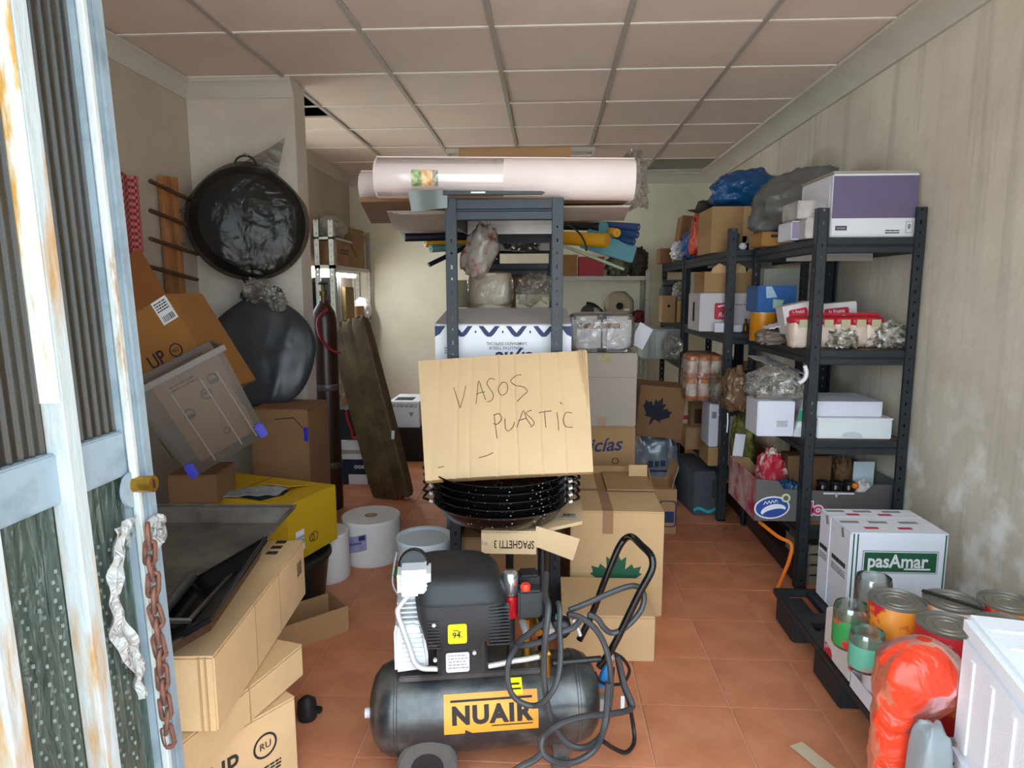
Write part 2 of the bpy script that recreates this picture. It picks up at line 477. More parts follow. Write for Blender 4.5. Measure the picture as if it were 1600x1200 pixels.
fl = struct('floor', MB().span(XL, XR, YF - .02, YB, -.1, -.004), GROUT)
T = .2997; G = .0045
tx0, ty0 = .7009 * .9007, 2.3108 * .9007
tm = None
i0 = math.floor((XL - tx0) / T); i1 = math.ceil((XR - tx0) / T); j0 = math.floor((YF - ty0) / T); j1 = math.ceil((YB - ty0) / T)
for i in range(i0, i1):
    for j in range(j0, j1):
        xa, xb = max(XL, tx0 + i * T) + G / 2, min(XR, tx0 + (i + 1) * T) - G / 2
        ya, yb = max(YF, ty0 + j * T) + G / 2, min(YB, ty0 + (j + 1) * T) - G / 2
        if xb - xa < .01 or yb - ya < .01: continue
        whole = abs(xb - xa - T + G) < 1e-4 and abs(yb - ya - T + G) < 1e-4
        lc = ((xa + xb) / 2, (ya + yb) / 2, random.uniform(-.0006, .0006))
        if whole and tm:
            o = bpy.data.objects.new('tile', tm); COL.objects.link(o); o.parent = fl
        else:
            o = make('tile', MB().box(0, 0, -.004, xb - xa, yb - ya, .008), TILE, fl, bevel=.0015)
            if whole: tm = o.data
        o.location = lc
struct('ground_outside', MB().span(-12, 12, -14, 14, -.3, -.105), PAVE)

struct('wall_right', MB().span(XR, XR + .15, YF - .15, YB + .15, -.1, CZ + .3), WALLR)
wl = MB()   # left wall with the opening of the side window
wy0, wy1, wz0, wz1 = 4.02, 5.52, .85, 2.46
wl.span(XL - .15, XL, YF - .15, wy0, -.1, CZ + .3); wl.span(XL - .15, XL, wy1, YB + .15, -.1, CZ + .3)
wl.span(XL - .15, XL, wy0, wy1, -.1, wz0); wl.span(XL - .15, XL, wy0, wy1, wz1, CZ + .3)
struct('wall_left', wl, WALLL, smooth=False)
struct('wall_back', MB().span(XL, XR, YB, YB + .15, -.1, CZ + .3), WALLB)
wf = MB()
wf.span(XL, -1.06, YF - .15, YF, -.1, CZ + .3); wf.span(1.26, XR, YF - .15, YF, -.1, CZ + .3); wf.span(-1.06, 1.26, YF - .15, YF, 2.46, CZ + .3)
struct('wall_front', wf, WALLL, smooth=False)
PY0, PY1, PX = 3.782, 3.944, -1.413
struct('wall_pier', MB().span(XL, PX, PY0, PY1, 0, CZ), plaster('pier_plaster', 'd6cdc1', 'c3b9ac'), smooth=False)
# side window
fw = MB(); a = .05
fw.span(XL - .1, XL - .06, wy0, wy1, wz0, wz0 + a); fw.span(XL - .1, XL - .06, wy0, wy1, wz1 - a, wz1); fw.span(XL - .1, XL - .06, wy0, wy0 + a, wz0, wz1); fw.span(XL - .1, XL - .06, wy1 - a, wy1, wz0, wz1); fw.span(XL - .1, XL - .06, (wy0 + wy1) / 2 - a / 2, (wy0 + wy1) / 2 + a / 2, wz0, wz1)
wn = struct('window_1', fw, mat('window_frame_paint', 'e8e6e0', .5))
make('pane', MB().span(XL - .083, XL - .079, wy0 + a, wy1 - a, wz0 + a, wz1 - a), film('window_pane_film', 'f4f6ee', .05, .05, 3, .02), wn)
# cornices
cs = [(0, 0), (0, -.10), (.012, -.10), (.02, -.075), (.055, -.04), (.085, -.022), (.10, -.018), (.10, 0)]


def cornice(name, p0, p1, inward, scale=1.0):
    p0 = Vector(p0); p1 = Vector(p1); d = p1 - p0; n = Vector(inward)
    mb = MB(); M = Matrix(((n.x, 0, d.normalized().x, p0.x), (n.y, 0, d.normalized().y, p0.y), (0, 1, 0, p0.z), (0, 0, 0, 1)))
    mb.prism([(x * scale, y) for x, y in cs], d.length, M)
    return struct(name, mb, CORN)


cornice('trim_1', (XR, YF, CZ), (XR, YB, CZ), (-1, 0, 0), 1.5)
cornice('trim_2', (XL, YF, CZ), (XL, PY0, CZ), (1, 0, 0), .5)
cornice('trim_3', (XL, PY0, CZ), (PX, PY0, CZ), (0, -1, 0), .5)
cornice('trim_4', (XL, PY1, CZ), (XL, YB, CZ), (1, 0, 0), .5)
cornice('trim_5', (XL, YB, CZ), (XR, YB, CZ), (0, -1, 0), .8)
# suspended ceiling: a slab above, the hanging grid and one board per cell
ce = struct('ceiling', MB().span(XL - .15, XR + .15, YF - .15, YB + .15, CZ + .22, CZ + .32), DARK)
C = .6; gx0, gy0 = -.84858, 3.12245
gi0 = math.floor((XL - gx0) / C); gi1 = math.ceil((XR - gx0) / C); gj0 = math.floor((YF - gy0) / C); gj1 = math.ceil((YB - gy0) / C)
cm = None
for i in range(gi0, gi1):
    for j in range(gj0, gj1):
        xa, xb = max(XL, gx0 + i * C), min(XR, gx0 + (i + 1) * C); ya, yb = max(YF, gy0 + j * C), min(YB, gy0 + (j + 1) * C)
        if xb - xa < .03 or yb - ya < .03: continue
        if (i, j) == (3, 5): continue                              # a missing board near the back right corner
        if (i, j) == (-2, 1):                                      # a board pushed aside beside the pier leaves a gap
            make('ceiling_tile', MB().span(xa, xb, ya, ya + .26, CZ + .002, CZ + .014), CEIL, ce, smooth=False); continue
        if (i, j) == (-2, 2):
            make('ceiling_tile', MB().span(xa, xb, ya + .28, yb, CZ + .002, CZ + .014), CEIL, ce, smooth=False); continue
        whole = abs(xb - xa - C) < 1e-4 and abs(yb - ya - C) < 1e-4
        if whole and cm:
            o = bpy.data.objects.new('ceiling_tile', cm); COL.objects.link(o); o.parent = ce
        else:
            o = make('ceiling_tile', MB().box(0, 0, .008, xb - xa - .004, yb - ya - .004, .012), CEIL, ce, smooth=False)
            if whole: cm = o.data
        o.location = ((xa + xb) / 2, (ya + yb) / 2, CZ + random.uniform(0, .004)); o.rotation_euler = (random.uniform(-.003, .003), random.uniform(-.002, .002), 0)
for i in range(gi0 + 1, gi1):
    x = gx0 + i * C
    make('ceiling_bar', MB().span(x - .012, x + .012, YF, YB, CZ - .006, CZ + .002), BAR, ce, smooth=False)
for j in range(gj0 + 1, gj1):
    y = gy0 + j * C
    make('ceiling_bar', MB().span(XL, XR - .15, y - .009, y + .009, CZ - .004, CZ + .002), BAR_LIT, ce, smooth=False)

# ------------------------------------------------------------------ the open door leaf on the left
DX, DY0, DY1 = -.792, .60, 1.225
DP = mat('door_paint', '93a2ac', .55, 0, .2, 9, .15, 45, hex2='74828a', lo=.5, hi=.72)
DPR = mat('door_paint_rusty', 'b9bfc0', .6, 0, .3, 16, .3, 60, hex2='b98743', stretch=(1, 1, .2), lo=.52, hi=.68)
door = struct('door_1', MB().span(DX - .02, DX + .02, DY1 - .075, DY1, .02, 2.42), DP, bevel=.003)      # latch stile


def dz(u, v, dx=.02): return at(u, v, X=DX + dx)


make('door_stile', MB().span(DX - .02, DX + .02, DY0, DY0 + .07, .02, 2.42), DP, door, bevel=.003)
mrz1 = dz(150, 690).z; mrz0 = dz(60, 805).z
make('door_rail', MB().span(DX - .018, DX + .018, DY0 + .07, DY1 - .075, mrz0, mrz1), DP, door, bevel=.003)
make('door_rail', MB().span(DX - .018, DX + .018, DY0 + .07, DY1 - .075, .02, .2), DP, door, bevel=.003)
make('door_rail', MB().span(DX - .018, DX + .018, DY0 + .07, DY1 - .075, 2.32, 2.42), DP, door, bevel=.003)
for (k, u) in ((0, 150), (1, 62)):     # two upright glazing bars that stand proud of the leaf
    yb = dz(105, 600, .03).y if k == 0 else dz(0, 830, .03).y - .02
    make('glazing_bar', MB().span(DX + .0, DX + .038, yb - .018, yb + .018, .1, 2.38), DPR, door, bevel=.004)
    if k == 0: make('rusted_face', MB().span(DX + .001, DX + .037, yb - .0195, yb - .018, 1.22, 2.38), mat('ochre_rust', 'c9974a', .7, 0, .3, 34, .3, 60, hex2='dcd8cc', stretch=(1, 1, .2), lo=.38, hi=.52), door, smooth=False)
st = MB(); st.span(DX + .02, DX + .034, DY1 - .078, DY1 - .064, .02, 2.42)
make('glazing_bead', st, mat('door_bead_paint', 'c4c8c6', .6, 0, .2, 30, .3, 60, hex2='a8825c', stretch=(1, 1, .3), lo=.58, hi=.72), door, bevel=.003)
st = MB(); st.span(DX + .02, DX + .026, DY1 - .034, DY1 - .028, .1, 2.40); make('raised_seam', st, DP, door, bevel=.001)
GLU = glass_mat('ribbed_dirty_glass', '453d31', .25, .6, 5, (1, 1, .6), .2)
GLL = glass_mat('patterned_green_glass', '64746a', .2, .6, 26, (1, 1, .35), .7)


def pane(z0, z1, m, rib):
    mb = MB()
    def fn(u, v):
        y = DY0 + .07 + (DY1 - .145 - DY0) * u
        return (DX - .002 + rib * (abs(((u * 22) % 1) - .5) * 2) ** 6, y, z0 + (z1 - z0) * v)
    mb.sheet(fn, 176, 1, .004)
    return make('glass_pane', mb, m, door, angle=80)


pane(mrz1, 2.32, GLU, .006); pane(.2, mrz0, GLL, .004)
# raised wire-like dots of the pressed pattern in the lower glass
dm = MB()
for k in range(13):
    y = DY0 + .09 + k * .034
    for q in range(48): dm.box(DX + .004, y + (.004 if q % 2 else -.004), .22 + q * .0155, .003, .0035, .006)
make('glass_relief', dm, film('glass_relief_gloss', 'b9c8c0', .4, .1, 5, .1), door, smooth=False)['kind'] = 'stuff'
# lock
lk = dz(208, 757); make('lock_cylinder', MB().cyl((DX + .02, lk.y, lk.z), (DX + .062, lk.y, lk.z), .0155, n=20), mat('brass', 'b98a35', .3, .9, .2, 20), door)
make('lock_rose', MB().cyl((DX + .02, lk.y - .004, lk.z - .008), (DX + .026, lk.y - .004, lk.z - .008), .034, n=24), DP, door)
make('keyhole', MB().box(DX + .0625, lk.y, lk.z, .002, .004, .016), DARK, door)
dl_ = math.radians(-1.7); dpv = Vector((DX, 0, .98)); door.rotation_euler = (0, dl_, 0); door.location = dpv - Matrix.Rotation(dl_, 3, 'Y') @ dpv
# torn clear tape wound round the chain hole, hanging down
tp = [(195, 815), (185, 870), (178, 930), (188, 985), (215, 1040), (222, 1090)]
mb = MB(); P = [dz(u, v, .03) for u, v in tp]; wd = [.030, .016, .015, .022, .020, .006]


def ribbon(P, wd, axis=Vector((0, 1, .1)), wob=.006, sub=6):
    n = len(P) - 1
    def fn(u, v):
        t = u * n; i = min(int(t), n - 1); q = t - i
        p = P[i].lerp(P[i + 1], q); ww = wd[i] * (1 - q) + wd[i + 1] * q
        return p + axis.normalized() * (v - .5) * 2 * ww + Vector((1, 0, 0)) * (wob * math.sin(v * 9 + u * 17) + wob * .6 * math.sin(u * 40))
    return fn


o = make('torn_plastic_strip', MB().sheet(ribbon(P, wd), 36, 6, .001), film('shredded_tape_film', 'f2f0ee', .62, .15, 30, .9), None, angle=80)
tag(o, 'shredded clear tape hanging in a strip from the chain hole of the door', 'tape')
wrap = MB(); c0 = dz(228, 832, .0)
for k in range(5):
    pts = []
    for i in range(13):
        a = 2 * PI * i / 12; pts.append((DX + .032 * math.cos(a) + random.uniform(-.004, .004), c0.y - .012 + .042 * math.sin(a) + random.uniform(-.004, .004), c0.z + .022 - k * .007 + .012 * math.cos(a * 2 + k)))
    wrap.tube(pts, .0095, 5, 2)
tag(make('wrapped_tape', wrap, film('shredded_tape_film2', 'f2f0ee', .7, .12, 40, .9), None, angle=80), 'bunched clear tape wound round the top of the rusty chain', 'tape')
# chain
RUST = mat('rusty_iron', '8a5a48', .75, .3, .4, 30, .3, 90, hex2='5a4038')
ct = dz(232, 838, .05); cb = dz(263, 1150, .05)
ch = thing('rusty_chain', 'rusty steel chain hanging down the edge of the open door', 'chain', ct)
n = 13; stp = (cb - ct) / n; lm = None
for k in range(n + 1):
    if lm is None:
        pts = [(.0085 * math.cos(a) if True else 0, 0, (.011 if math.sin(a) > 0 else -.011) + .0085 * math.sin(a)) for a in [2 * PI * i / 12 for i in range(12)]]
        pts.append(pts[0]); lo = make('chain_link', MB().tube(pts, .0042, 7, 2), RUST, ch); lm = lo.data
    else:
        lo = bpy.data.objects.new('chain_link', lm); COL.objects.link(lo); lo.parent = ch
    lo.location = stp * k; lo.rotation_euler = (random.uniform(-.15, .15), random.uniform(-.15, .15), (0.35 if k % 2 else 1.9) + random.uniform(-.2, .2))
    lo.scale = (1.1, 1.1, stp.length / .0265 if stp.length / .0265 < 1.6 else 1.3)

# ------------------------------------------------------------------ boltless racks
POSTS = {}


def post_mesh(h, sxs, sys_):
    """L-shaped upright with rows of real slots; the corner at the origin, flanges towards +sxs x and +sys_ y"""
    key = (round(h, 3), sxs, sys_)
    if key in POSTS: return POSTS[key]
    W = .046; t = .002; mb = MB()
    for ax in (0, 1):
        def bx(a0, a1, z0, z1):
            if ax == 0: mb.span(min(a0 * sxs, a1 * sxs), max(a0 * sxs, a1 * sxs), min(0, t * sys_), max(0, t * sys_), z0, z1)
            else: mb.span(min(0, t * sxs), max(0, t * sxs), min(a0 * sys_, a1 * sys_), max(a0 * sys_, a1 * sys_), z0, z1)
        bx(0, .020, 0, h); bx(.027, W, 0, h)
        z = 0.0; pit = .05; k = 0
        while z < h:
            hole = .017 if k % 2 else .009
            z1 = min(h, z + pit - hole); bx(.020, .027, z, z1); z += pit; k += 1
    # rolled edges
    mb.span(min(W * sxs, (W - .003) * sxs), max(W * sxs, (W - .003) * sxs), min(0, .008 * sys_), max(0, .008 * sys_), 0, h)
    mb.span(min(0, .008 * sxs), max(0, .008 * sxs), min(W * sys_, (W - .003) * sys_), max(W * sys_, (W - .003) * sys_), 0, h)
    POSTS[key] = mb
    return mb


PM = {}


def rack(label, x0, x1, y0, y1, h, levels, m=STEEL, board=CHIP, group=None, beam=.07, crossbar=None, name='storage_rack', z0=0):
    th = thing(name, label, 'shelf', ((x0 + x1) / 2, (y0 + y1) / 2, z0), (0, 0, 0), group)
    hw, hd = (x1 - x0) / 2, (y1 - y0) / 2
    for sx in (1, -1):
        for sy in (1, -1):
            k = (round(h, 3), sx, sy, m.name)
            if k in PM:
                o = bpy.data.objects.new('post', PM[k]); COL.objects.link(o); o.parent = th
            else:
                o = make('post', post_mesh(h, sx, sy), m, th, smooth=False); PM[k] = o.data
            o.location = (-hw * sx, -hd * sy, 0)
            f = make('post_foot', MB().span(min(0, .05 * sx), max(0, .05 * sx), min(0, .05 * sy), max(0, .05 * sy), 0, .012), BLACK, o, bevel=.002)
    prof = [(0, 0), (.011, -.004), (.011, -beam * .45), (.006, -beam * .5), (.006, -beam * .55), (.011, -beam * .6), (.011, -beam + .004), (0, -beam)]
    for z in levels:
        zz = z - z0
        for sy in (-1, 1):
            M = Matrix(((0, 0, 1, -hw + .003), (sy, 0, 0, sy * (hd - .014)), (0, 1, 0, zz), (0, 0, 0, 1)))
            make('beam', MB().prism(prof, 2 * hw - .006, M), m, th, smooth=False)
        for sx in (-1, 1):
            M = Matrix(((sx, 0, 0, sx * (hw - .014)), (0, 0, 1, -hd + .016), (0, 1, 0, zz), (0, 0, 0, 1)))
            make('beam', MB().prism(prof, 2 * hd - .032, M), m, th, smooth=False)
        make('shelf_board', MB().span(-hw + .014, hw - .014, -hd + .014, hd - .014, zz - .012, zz - .003), board, th, smooth=False)
        if crossbar and z in crossbar:
            b = MB(); b.span(-hw + .02, hw - .02, -.03, .03, zz - .05, zz - .012); b.span(-hw + .02, hw - .02, -.036, -.03, zz - .085, zz - .02)
            for q in range(4): b.span(-hw + .02, hw - .02, -.039, -.036, zz - .080 + q * .016, zz - .072 + q * .016)
            make('crossbar', b, STEELG, th, smooth=False)
    return th


Z1, Z2, Z3, Z4 = 1.63, 1.135, .722, .315
RX0, RX1 = 1.185, 1.645
rack('dark steel rack by the right wall, nearest the pasta boxes, a purple carton on top', RX0, RX1, 3.0, 3.90, 1.755, (Z1, Z2, Z3, Z4), crossbar=(Z1,), group='dark steel racks')
rack('dark steel rack by the right wall, the middle unit under the blue bag', 1.055, 1.515, 3.925, 5.14, 1.755, (Z1 + .005, Z2 + .02, Z3, Z4 + .015), crossbar=(Z1 + .005,), group='dark steel racks')
rack('dark steel rack by the right wall, farthest unit against the back wall', 1.05, 1.51, 5.165, 6.10, 1.755, (Z1 + .01, Z2 + .02, .86, Z4 + .02), group='dark steel racks')
cx0, cx1 = at(695, 310, Y=2.62).x, at(881, 310, Y=2.62).x
CT = at(790, 309, Y=2.62).z
rack('dark steel rack in the middle of the room with paper rolls on top, nearest unit', cx0, cx1, 2.62, 3.85, CT, (CT - .003, 1.02, .50), crossbar=(CT - .003,), group='dark steel racks', beam=.082)
rack('dark steel rack in the middle of the room, the unit behind the wrapped rolls', cx0 - .005, cx1 - .002, 3.89, 5.10, CT, (CT - .003, 1.56, .95, .40), crossbar=(CT - .003,), group='dark steel racks')

# ------------------------------------------------------------------ on top of the middle rack
PAPER = mat('pinkish_paper_roll', 'ead9d6', .8, 0, .06, 3)


def paper_roll(label, p0, p1, r, m=PAPER, core=True, group='paper rolls on the middle rack', name='paper_roll', layers=True):
    p0 = Vector(p0); p1 = Vector(p1); d = p1 - p0
    th = thing(name, label, 'roll', p0, d.to_track_quat('Z', 'X').to_euler(), group)
    L = d.length
    make('sheet_roll', MB().lathe([(r * .32, 0), (r * .97, 0), (r, .004), (r, L - .004), (r * .97, L), (r * .32, L)], 36), m, th)
    if core:
        make('core_tube', MB().lathe([(r * .2, .01), (r * .2, -.002), (r * .30, -.002), (r * .30, .01)], 24), CARD2, th)
        make('core_tube', MB().lathe([(r * .2, L - .01), (r * .2, L + .002), (r * .30, L + .002), (r * .30, L - .01)], 24), CARD2, th)
    if layers:
        make('loose_edge', MB().box(r * .99, 0, L / 2, .004, .05, L * .995), m, th, smooth=False)
    return th


y1 = 2.74
A_, B_ = at(590, 280, Y=y1), at(990, 291, Y=y1); A_.z = CT + .100; B_.z = CT + .081
rt = paper_roll('thick pinkish white paper roll in clear film, topmost on the middle rack', A_, B_, .080)
for s0, s1 in (((588, 0), 0), ):
    pass
# printed label band on the roll and the film over its left part
lb = at(667, 285, Y=y1 - .081)
M_ = rt.matrix_basis.inverted()
dirv = (B_ - A_).normalized(); rr = .0806


def on_roll(o0, axis, s_, ang):
    """point on the cylinder wall at run s_ and angle ang (0 faces the door, + up)"""
    fw_ = Vector((0, -1, 0)); up_ = axis.cross(fw_) * -1
    if up_.z < 0: up_ = -up_
    return o0 + axis * s_ + (fw_ * math.cos(ang) + up_ * math.sin(ang)) * rr


def roll_patch(th, o0, axis, s0, s1, a0, a1, m, name):
    mb = MB(); inv = th.matrix_basis.inverted()
    mb.sheet(lambda u, v: inv @ on_roll(o0, axis, s0 + (s1 - s0) * u, a0 + (a1 - a0) * v), 1, 10, .0008)
    return make(name, mb, m, th, angle=60)


roll_patch(rt, A_, dirv, .155, .195, -.55, .25, mat('label_green', '5f7d3d', .35, 0, .5, 40, hex2='c9d39a'), 'label_strip')
roll_patch(rt, A_, dirv, .195, .24, -.55, .25, mat('label_orange', 'd98a2e', .35, 0, .5, 40, hex2='f2dfae'), 'label_strip')
roll_patch(rt, A_, dirv, .24, .262, -.55, .25, mat('label_pale', 'cfc7b5', .35, 0, .5, 90, hex2='6d6654'), 'label_strip')
rr = .0812
roll_patch(rt, A_, dirv, .01, .52, -1.2, 1.3, film('roll_film', 'ffffff', .03, .08, 3, .02, .35), 'clear_film')
A2, B2 = at(566, 303, Y=3.05), at(975, 306, Y=3.05); A2.z = max(A2.z, CT + .112); B2.z = max(B2.z, CT + .110)
paper_roll('pinkish white paper roll lying behind the thickest one on the middle rack', A2, B2, .068)
# torn brown carton sheets and thin paper sheets under the rolls


def flat_sheet(label, pts, th, m, name='cardboard_sheet', cat='cardboard', sag=0, nu=16, group=None, loc=None, wob=.003):
    """a loose sheet: pts = 4 corners near-left, near-right, far-right, far-left"""
    p = [Vector(q) for q in pts]; c = sum(p, Vector()) / 4; q = [a - c for a in p]
    def fn(u, v):
        r = q[0].lerp(q[1], u).lerp(q[3].lerp(q[2], u), v)
        return r + Vector((0, 0, -sag * (2 * u - 1) ** 2 + wob * math.sin(u * 23 + v * 7)))
    o = make(name, MB().sheet(fn, nu, 6, th), m, None, c, angle=60)
    return tag(o, label, cat, group)


zt = CT
SL, SR = -.90, .52
def lying(label, nl, nr, yn, fl, fr_, yf, z, th, m, **k):
    q = [Vector((at(nl, 320, Y=yn).x, yn, z)), Vector((at(nr, 320, Y=yn).x, yn, z)), Vector((at(fr_, 345, Y=yf).x, yf, z)), Vector((at(fl, 345, Y=yf).x, yf, z))]
    return flat_sheet(label, q, th, m, wob=0, **k)


lying('folded brown cardboard sheet under the paper rolls on the middle rack', 563, 984, 2.85, 580, 935, 3.72, CT + .030, .020, CARDB)
PSH = mat('grey_pink_paper', 'd2c5bb', .85, 0, .12, 4)
for k in range(3):
    lying(('lowest', 'middle', 'uppermost')[k] + ' thin greyish paper sheet under the cardboard on the middle rack, left side', 622 - k * 9, 840, 3.15 + .0 * k, 640 - k * 12, 830, 4.70 - k * .30, CT + .004 + k * .006, .0045, PSH, name='paper_sheet', cat='paper', group='greyish paper sheets')
lying('pale paper sheet sticking out of the middle rack on the right', 845, 984, 2.95, 848, 975, 3.5, CT + .006, .008, mat('pale_sheet', 'd3c3ba', .8, 0, .1, 4), name='paper_sheet', cat='paper')
gs = at(660, 312, Y=2.60)
o = make('plastic_flap', MB().sheet(lambda u, v: at(637 + 62 * u + 6 * v * (1 - u), 297 + v * (34 - 6 * u), Y=2.60) - gs + Vector((0, .006 * math.sin(u * 6), 0)), 10, 8, .002), mat('grey_green_plastic', '6d7470', .35, 0, .1, 5), None, gs)
tag(o, 'grey green plastic flap hanging at the top left corner of the middle rack', 'plastic')
p = at(772, 302, Y=2.605)
lh = thing('label_holder', 'thin black bar lying along the top front of the middle rack', 'bar', p)
ww = at(850, 302, Y=2.605).x - at(692, 302, Y=2.605).x
make('bar_body', MB().prism([(-ww / 2, -.007), (ww / 2 - .01, -.007), (ww / 2, 0), (ww / 2 - .01, .004), (-ww / 2, .010)], .02, Matrix(((1, 0, 0, 0), (0, 0, 1, -.02), (0, 1, 0, 0), (0, 0, 0, 1)))), BLACK, lh, smooth=False)
make('silver_mark', MB().box(-.06, -.0205, .001, .055, .001, .006), STEELG, lh, smooth=False)
pxbox('brown carton standing above the paper rolls at the ceiling, on the middle rack', 717, 893, 229, 300, 3.3, .32, CARD2, z0=CT + .042, flaps=True)
cb1 = at(985, 262, Y=3.0)
bag('crumpled clear plastic film at the right end of the paper rolls', (at(985, 300, Y=3.35).x, 3.35, CT + .042), (.16, .25, .26), CLEAR, 'plastic_film', 'plastic', .9, .5, 2.5, 5)
# fluorescent fitting under the ceiling behind
fx0, fx1 = at(697, 238, Y=5.6), at(930, 240, Y=5.6)
fz = CZ - .06
ft = thing('tube_light', 'unlit fluorescent batten fixed under the ceiling behind the brown carton', 'light', ((fx0.x + fx1.x) / 2, 5.62, fz))
hl = (fx1.x - fx0.x) / 2
make('housing', MB().span(-hl, hl, -.03, .03, .02, .06), mat('batten_paint', 'cfc6b8', .5), ft, bevel=.003)
make('tube', MB().cyl((-hl + .03, 0, -.005), (hl - .03, 0, -.005), .013), mat('unlit_tube', 'd8d2c6', .3), ft)
for sx in (-1, 1): make('tube_holder', MB().box(sx * (hl - .015), 0, .0, .02, .03, .045), STEELG, ft, bevel=.003)

# ------------------------------------------------------------------ inside the middle rack
bx = pxbox('white carton with blue chevrons printed upside down, in the middle rack', 681, 893, 508, 600, 2.70, .30, WHITE, z0=1.023, flaps=False)
w_, d_, h_ = SZ[bx.name]
for k in range(6):
    x = -w_ / 2 + (k + .0) * w_ / 5
    pts = [(-.044, 0), (-.024, 0), (0, -.028), (.024, 0), (.044, 0), (.02, -.034), (.008, -.044), (-.008, -.044), (-.02, -.034)]
    pts = [(max(-w_ / 2 + .001, min(w_ / 2 - .001, x + a)), b) for a, b in pts]
    if k in (0, 5): pts = [(0 + (-w_ / 2 if k == 0 else w_ / 2), 0), ((-w_ / 2 + .044) if k == 0 else (w_ / 2 - .044), 0), ((-w_ / 2 + .02) if k == 0 else (w_ / 2 - .02), -.034), (-w_ / 2 if k == 0 else w_ / 2, -.044)]
    decop(bx, 'front', [(a, b + h_ - .004) for a, b in pts], NAVY, 'chevron')
for k in range(5): decop(bx, 'front', ell(.0035, .0055, 10), INK, 'punched_hole', cx=-w_ / 2 + (k + .5) * w_ / 5, cy=h_ - .028)
text(bx, 'front', .015, h_ - .085, .0175, 'TOALLITAS TISSUE\nLAMINADO ESPECIAL', INKG, PI, bold=.0004)
text(bx, 'front', .05, h_ - .135, .075, 'elyne', NAVY, PI, bold=.002, shear=.2)
lines(bx, 'front', -w_ / 2 + .045, h_ - .105, .012, .03, 3); lines(bx, 'front', w_ / 2 - .075, h_ - .105, .016, .03, 3)
zl_ = at(787, 483, Y=3.0).z - 1.023
make('sloping_lid', MB().add([(-w_ / 2, -.15, h_ + .001), (w_ / 2, -.15, h_ + .001), (w_ / 2 - .012, .15, zl_), (-w_ / 2 + .012, .15, zl_), (-w_ / 2, -.15, h_ + .005), (w_ / 2, -.15, h_ + .005), (w_ / 2 - .012, .15, zl_ + .004), (-w_ / 2 + .012, .15, zl_ + .004)], [(0, 3, 2, 1), (4, 5, 6, 7), (0, 1, 5, 4), (1, 2, 6, 5), (2, 3, 7, 6), (3, 0, 4, 7)]), mat('grey_carton_inside', 'b5b0ae', .8, 0, .06, 4), bx, smooth=False)
for sx in (-1, 1): make('side_gusset', MB().add([(sx * (w_ / 2 - .004), -.149, h_ - .004), (sx * (w_ / 2 - .004), .149, h_ - .004), (sx * (w_ / 2 - .014), .149, zl_), (sx * w_ / 2, -.149, h_ - .004), (sx * w_ / 2, .149, h_ - .004), (sx * (w_ / 2 - .010), .149, zl_)], [(0, 1, 2), (5, 4, 3), (0, 3, 4, 1), (1, 4, 5, 2), (2, 5, 3, 0)]), WHITE, bx, smooth=False)
hb_ = zl_ + 1.023 - 1.021
carton('brown carton behind the blue chevron carton in the middle rack, carrying the wrapped roll', ((cx0 + cx1) / 2, 3.25, 1.021), (cx1 - cx0 - .02, .44, hb_), (0, 0, 0), CARD2)
zb = 1.021 + hb_ + .001
# wrapped rolls and cups on that carton
rl = mat('kraft_white_rolls', 'b9ab97', .8, 0, .1, 5)
p = at(767, 480, Y=3.14); q = at(767, 427, Y=3.14)
w1 = thing('wrapped_roll', 'upright paper roll in clear wrap on the blue chevron carton', 'roll', (p.x, 3.14, zb))
hh = q.z - zb
make('roll_body', MB().lathe([(.025, 0), (.095, 0), (.098, .004), (.098, hh - .004), (.094, hh), (.025, hh), (.025, hh - .02)], 36), rl, w1)
make('clear_wrap', MB().blob(.214, .214, hh + .012, .5, .05, 5, 3), CLEAR, w1)
p = at(727, 480, Y=3.30)
w2 = thing('paper_roll', 'greyish roll end standing left of the wrapped roll in the middle rack', 'roll', (p.x - .01, 3.33, zb))
make('roll_body', MB().lathe([(.02, 0), (.06, 0), (.066, .03), (.066, .1), (.058, .135), (.02, .135)], 28), mat('olive_grey_paper', '8f866f', .85), w2)
make('core_hole', MB().lathe([(.0, .136), (.018, .136)], 16), DARK, w2)
w3 = pxbox('low pale carton in clear film beside the wrapped roll in the middle rack', 806, 858, 460, 484, 3.10, .16, mat('pale_green_card', 'b0a98c', .8), z0=zb)
bag('loose clear bag draped over the low pale carton in the middle rack', (at(838, 470, Y=3.2).x, 3.20, zb), (.20, .3, .165), CLEAR, 'plastic_bag', 'bag', .8, .35, 2.4, 9)
p = at(725, 395, Y=2.78)
o = make('fruit_net_bag', MB().blob(.12, .10, .22, .9, .3, 2.2, 12, taper=-.2), mat('speckled_foil_bag', '80776f', .35, 0, .4, 30, .4, 20, hex2='7c3c36', lo=.54, hi=.66), None, (p.x + .02, 2.86, at(725, 432, Y=2.86).z), angle=70)
tag(o, 'grey bag speckled with red hanging inside the middle rack at left', 'bag')
o.rotation_euler = (0, .35, 0)
hk = make('bag_string', MB().tube([(0, 0, .2), (-.02, 0, .26), (-.035, 0, .30)], .003, 6), INKG, o)
# unit behind
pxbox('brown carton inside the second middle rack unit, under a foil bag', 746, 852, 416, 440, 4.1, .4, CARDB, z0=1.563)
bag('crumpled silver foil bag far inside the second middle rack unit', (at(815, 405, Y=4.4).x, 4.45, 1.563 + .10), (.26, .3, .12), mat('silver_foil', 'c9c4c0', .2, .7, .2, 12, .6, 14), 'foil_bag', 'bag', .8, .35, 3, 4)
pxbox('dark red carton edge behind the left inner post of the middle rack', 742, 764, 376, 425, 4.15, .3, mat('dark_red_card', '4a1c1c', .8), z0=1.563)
pxbox('tall brown carton on the lower shelf of the second middle rack unit', 770, 858, 430, 500, 4.05, .5, CARDB, z0=.953)
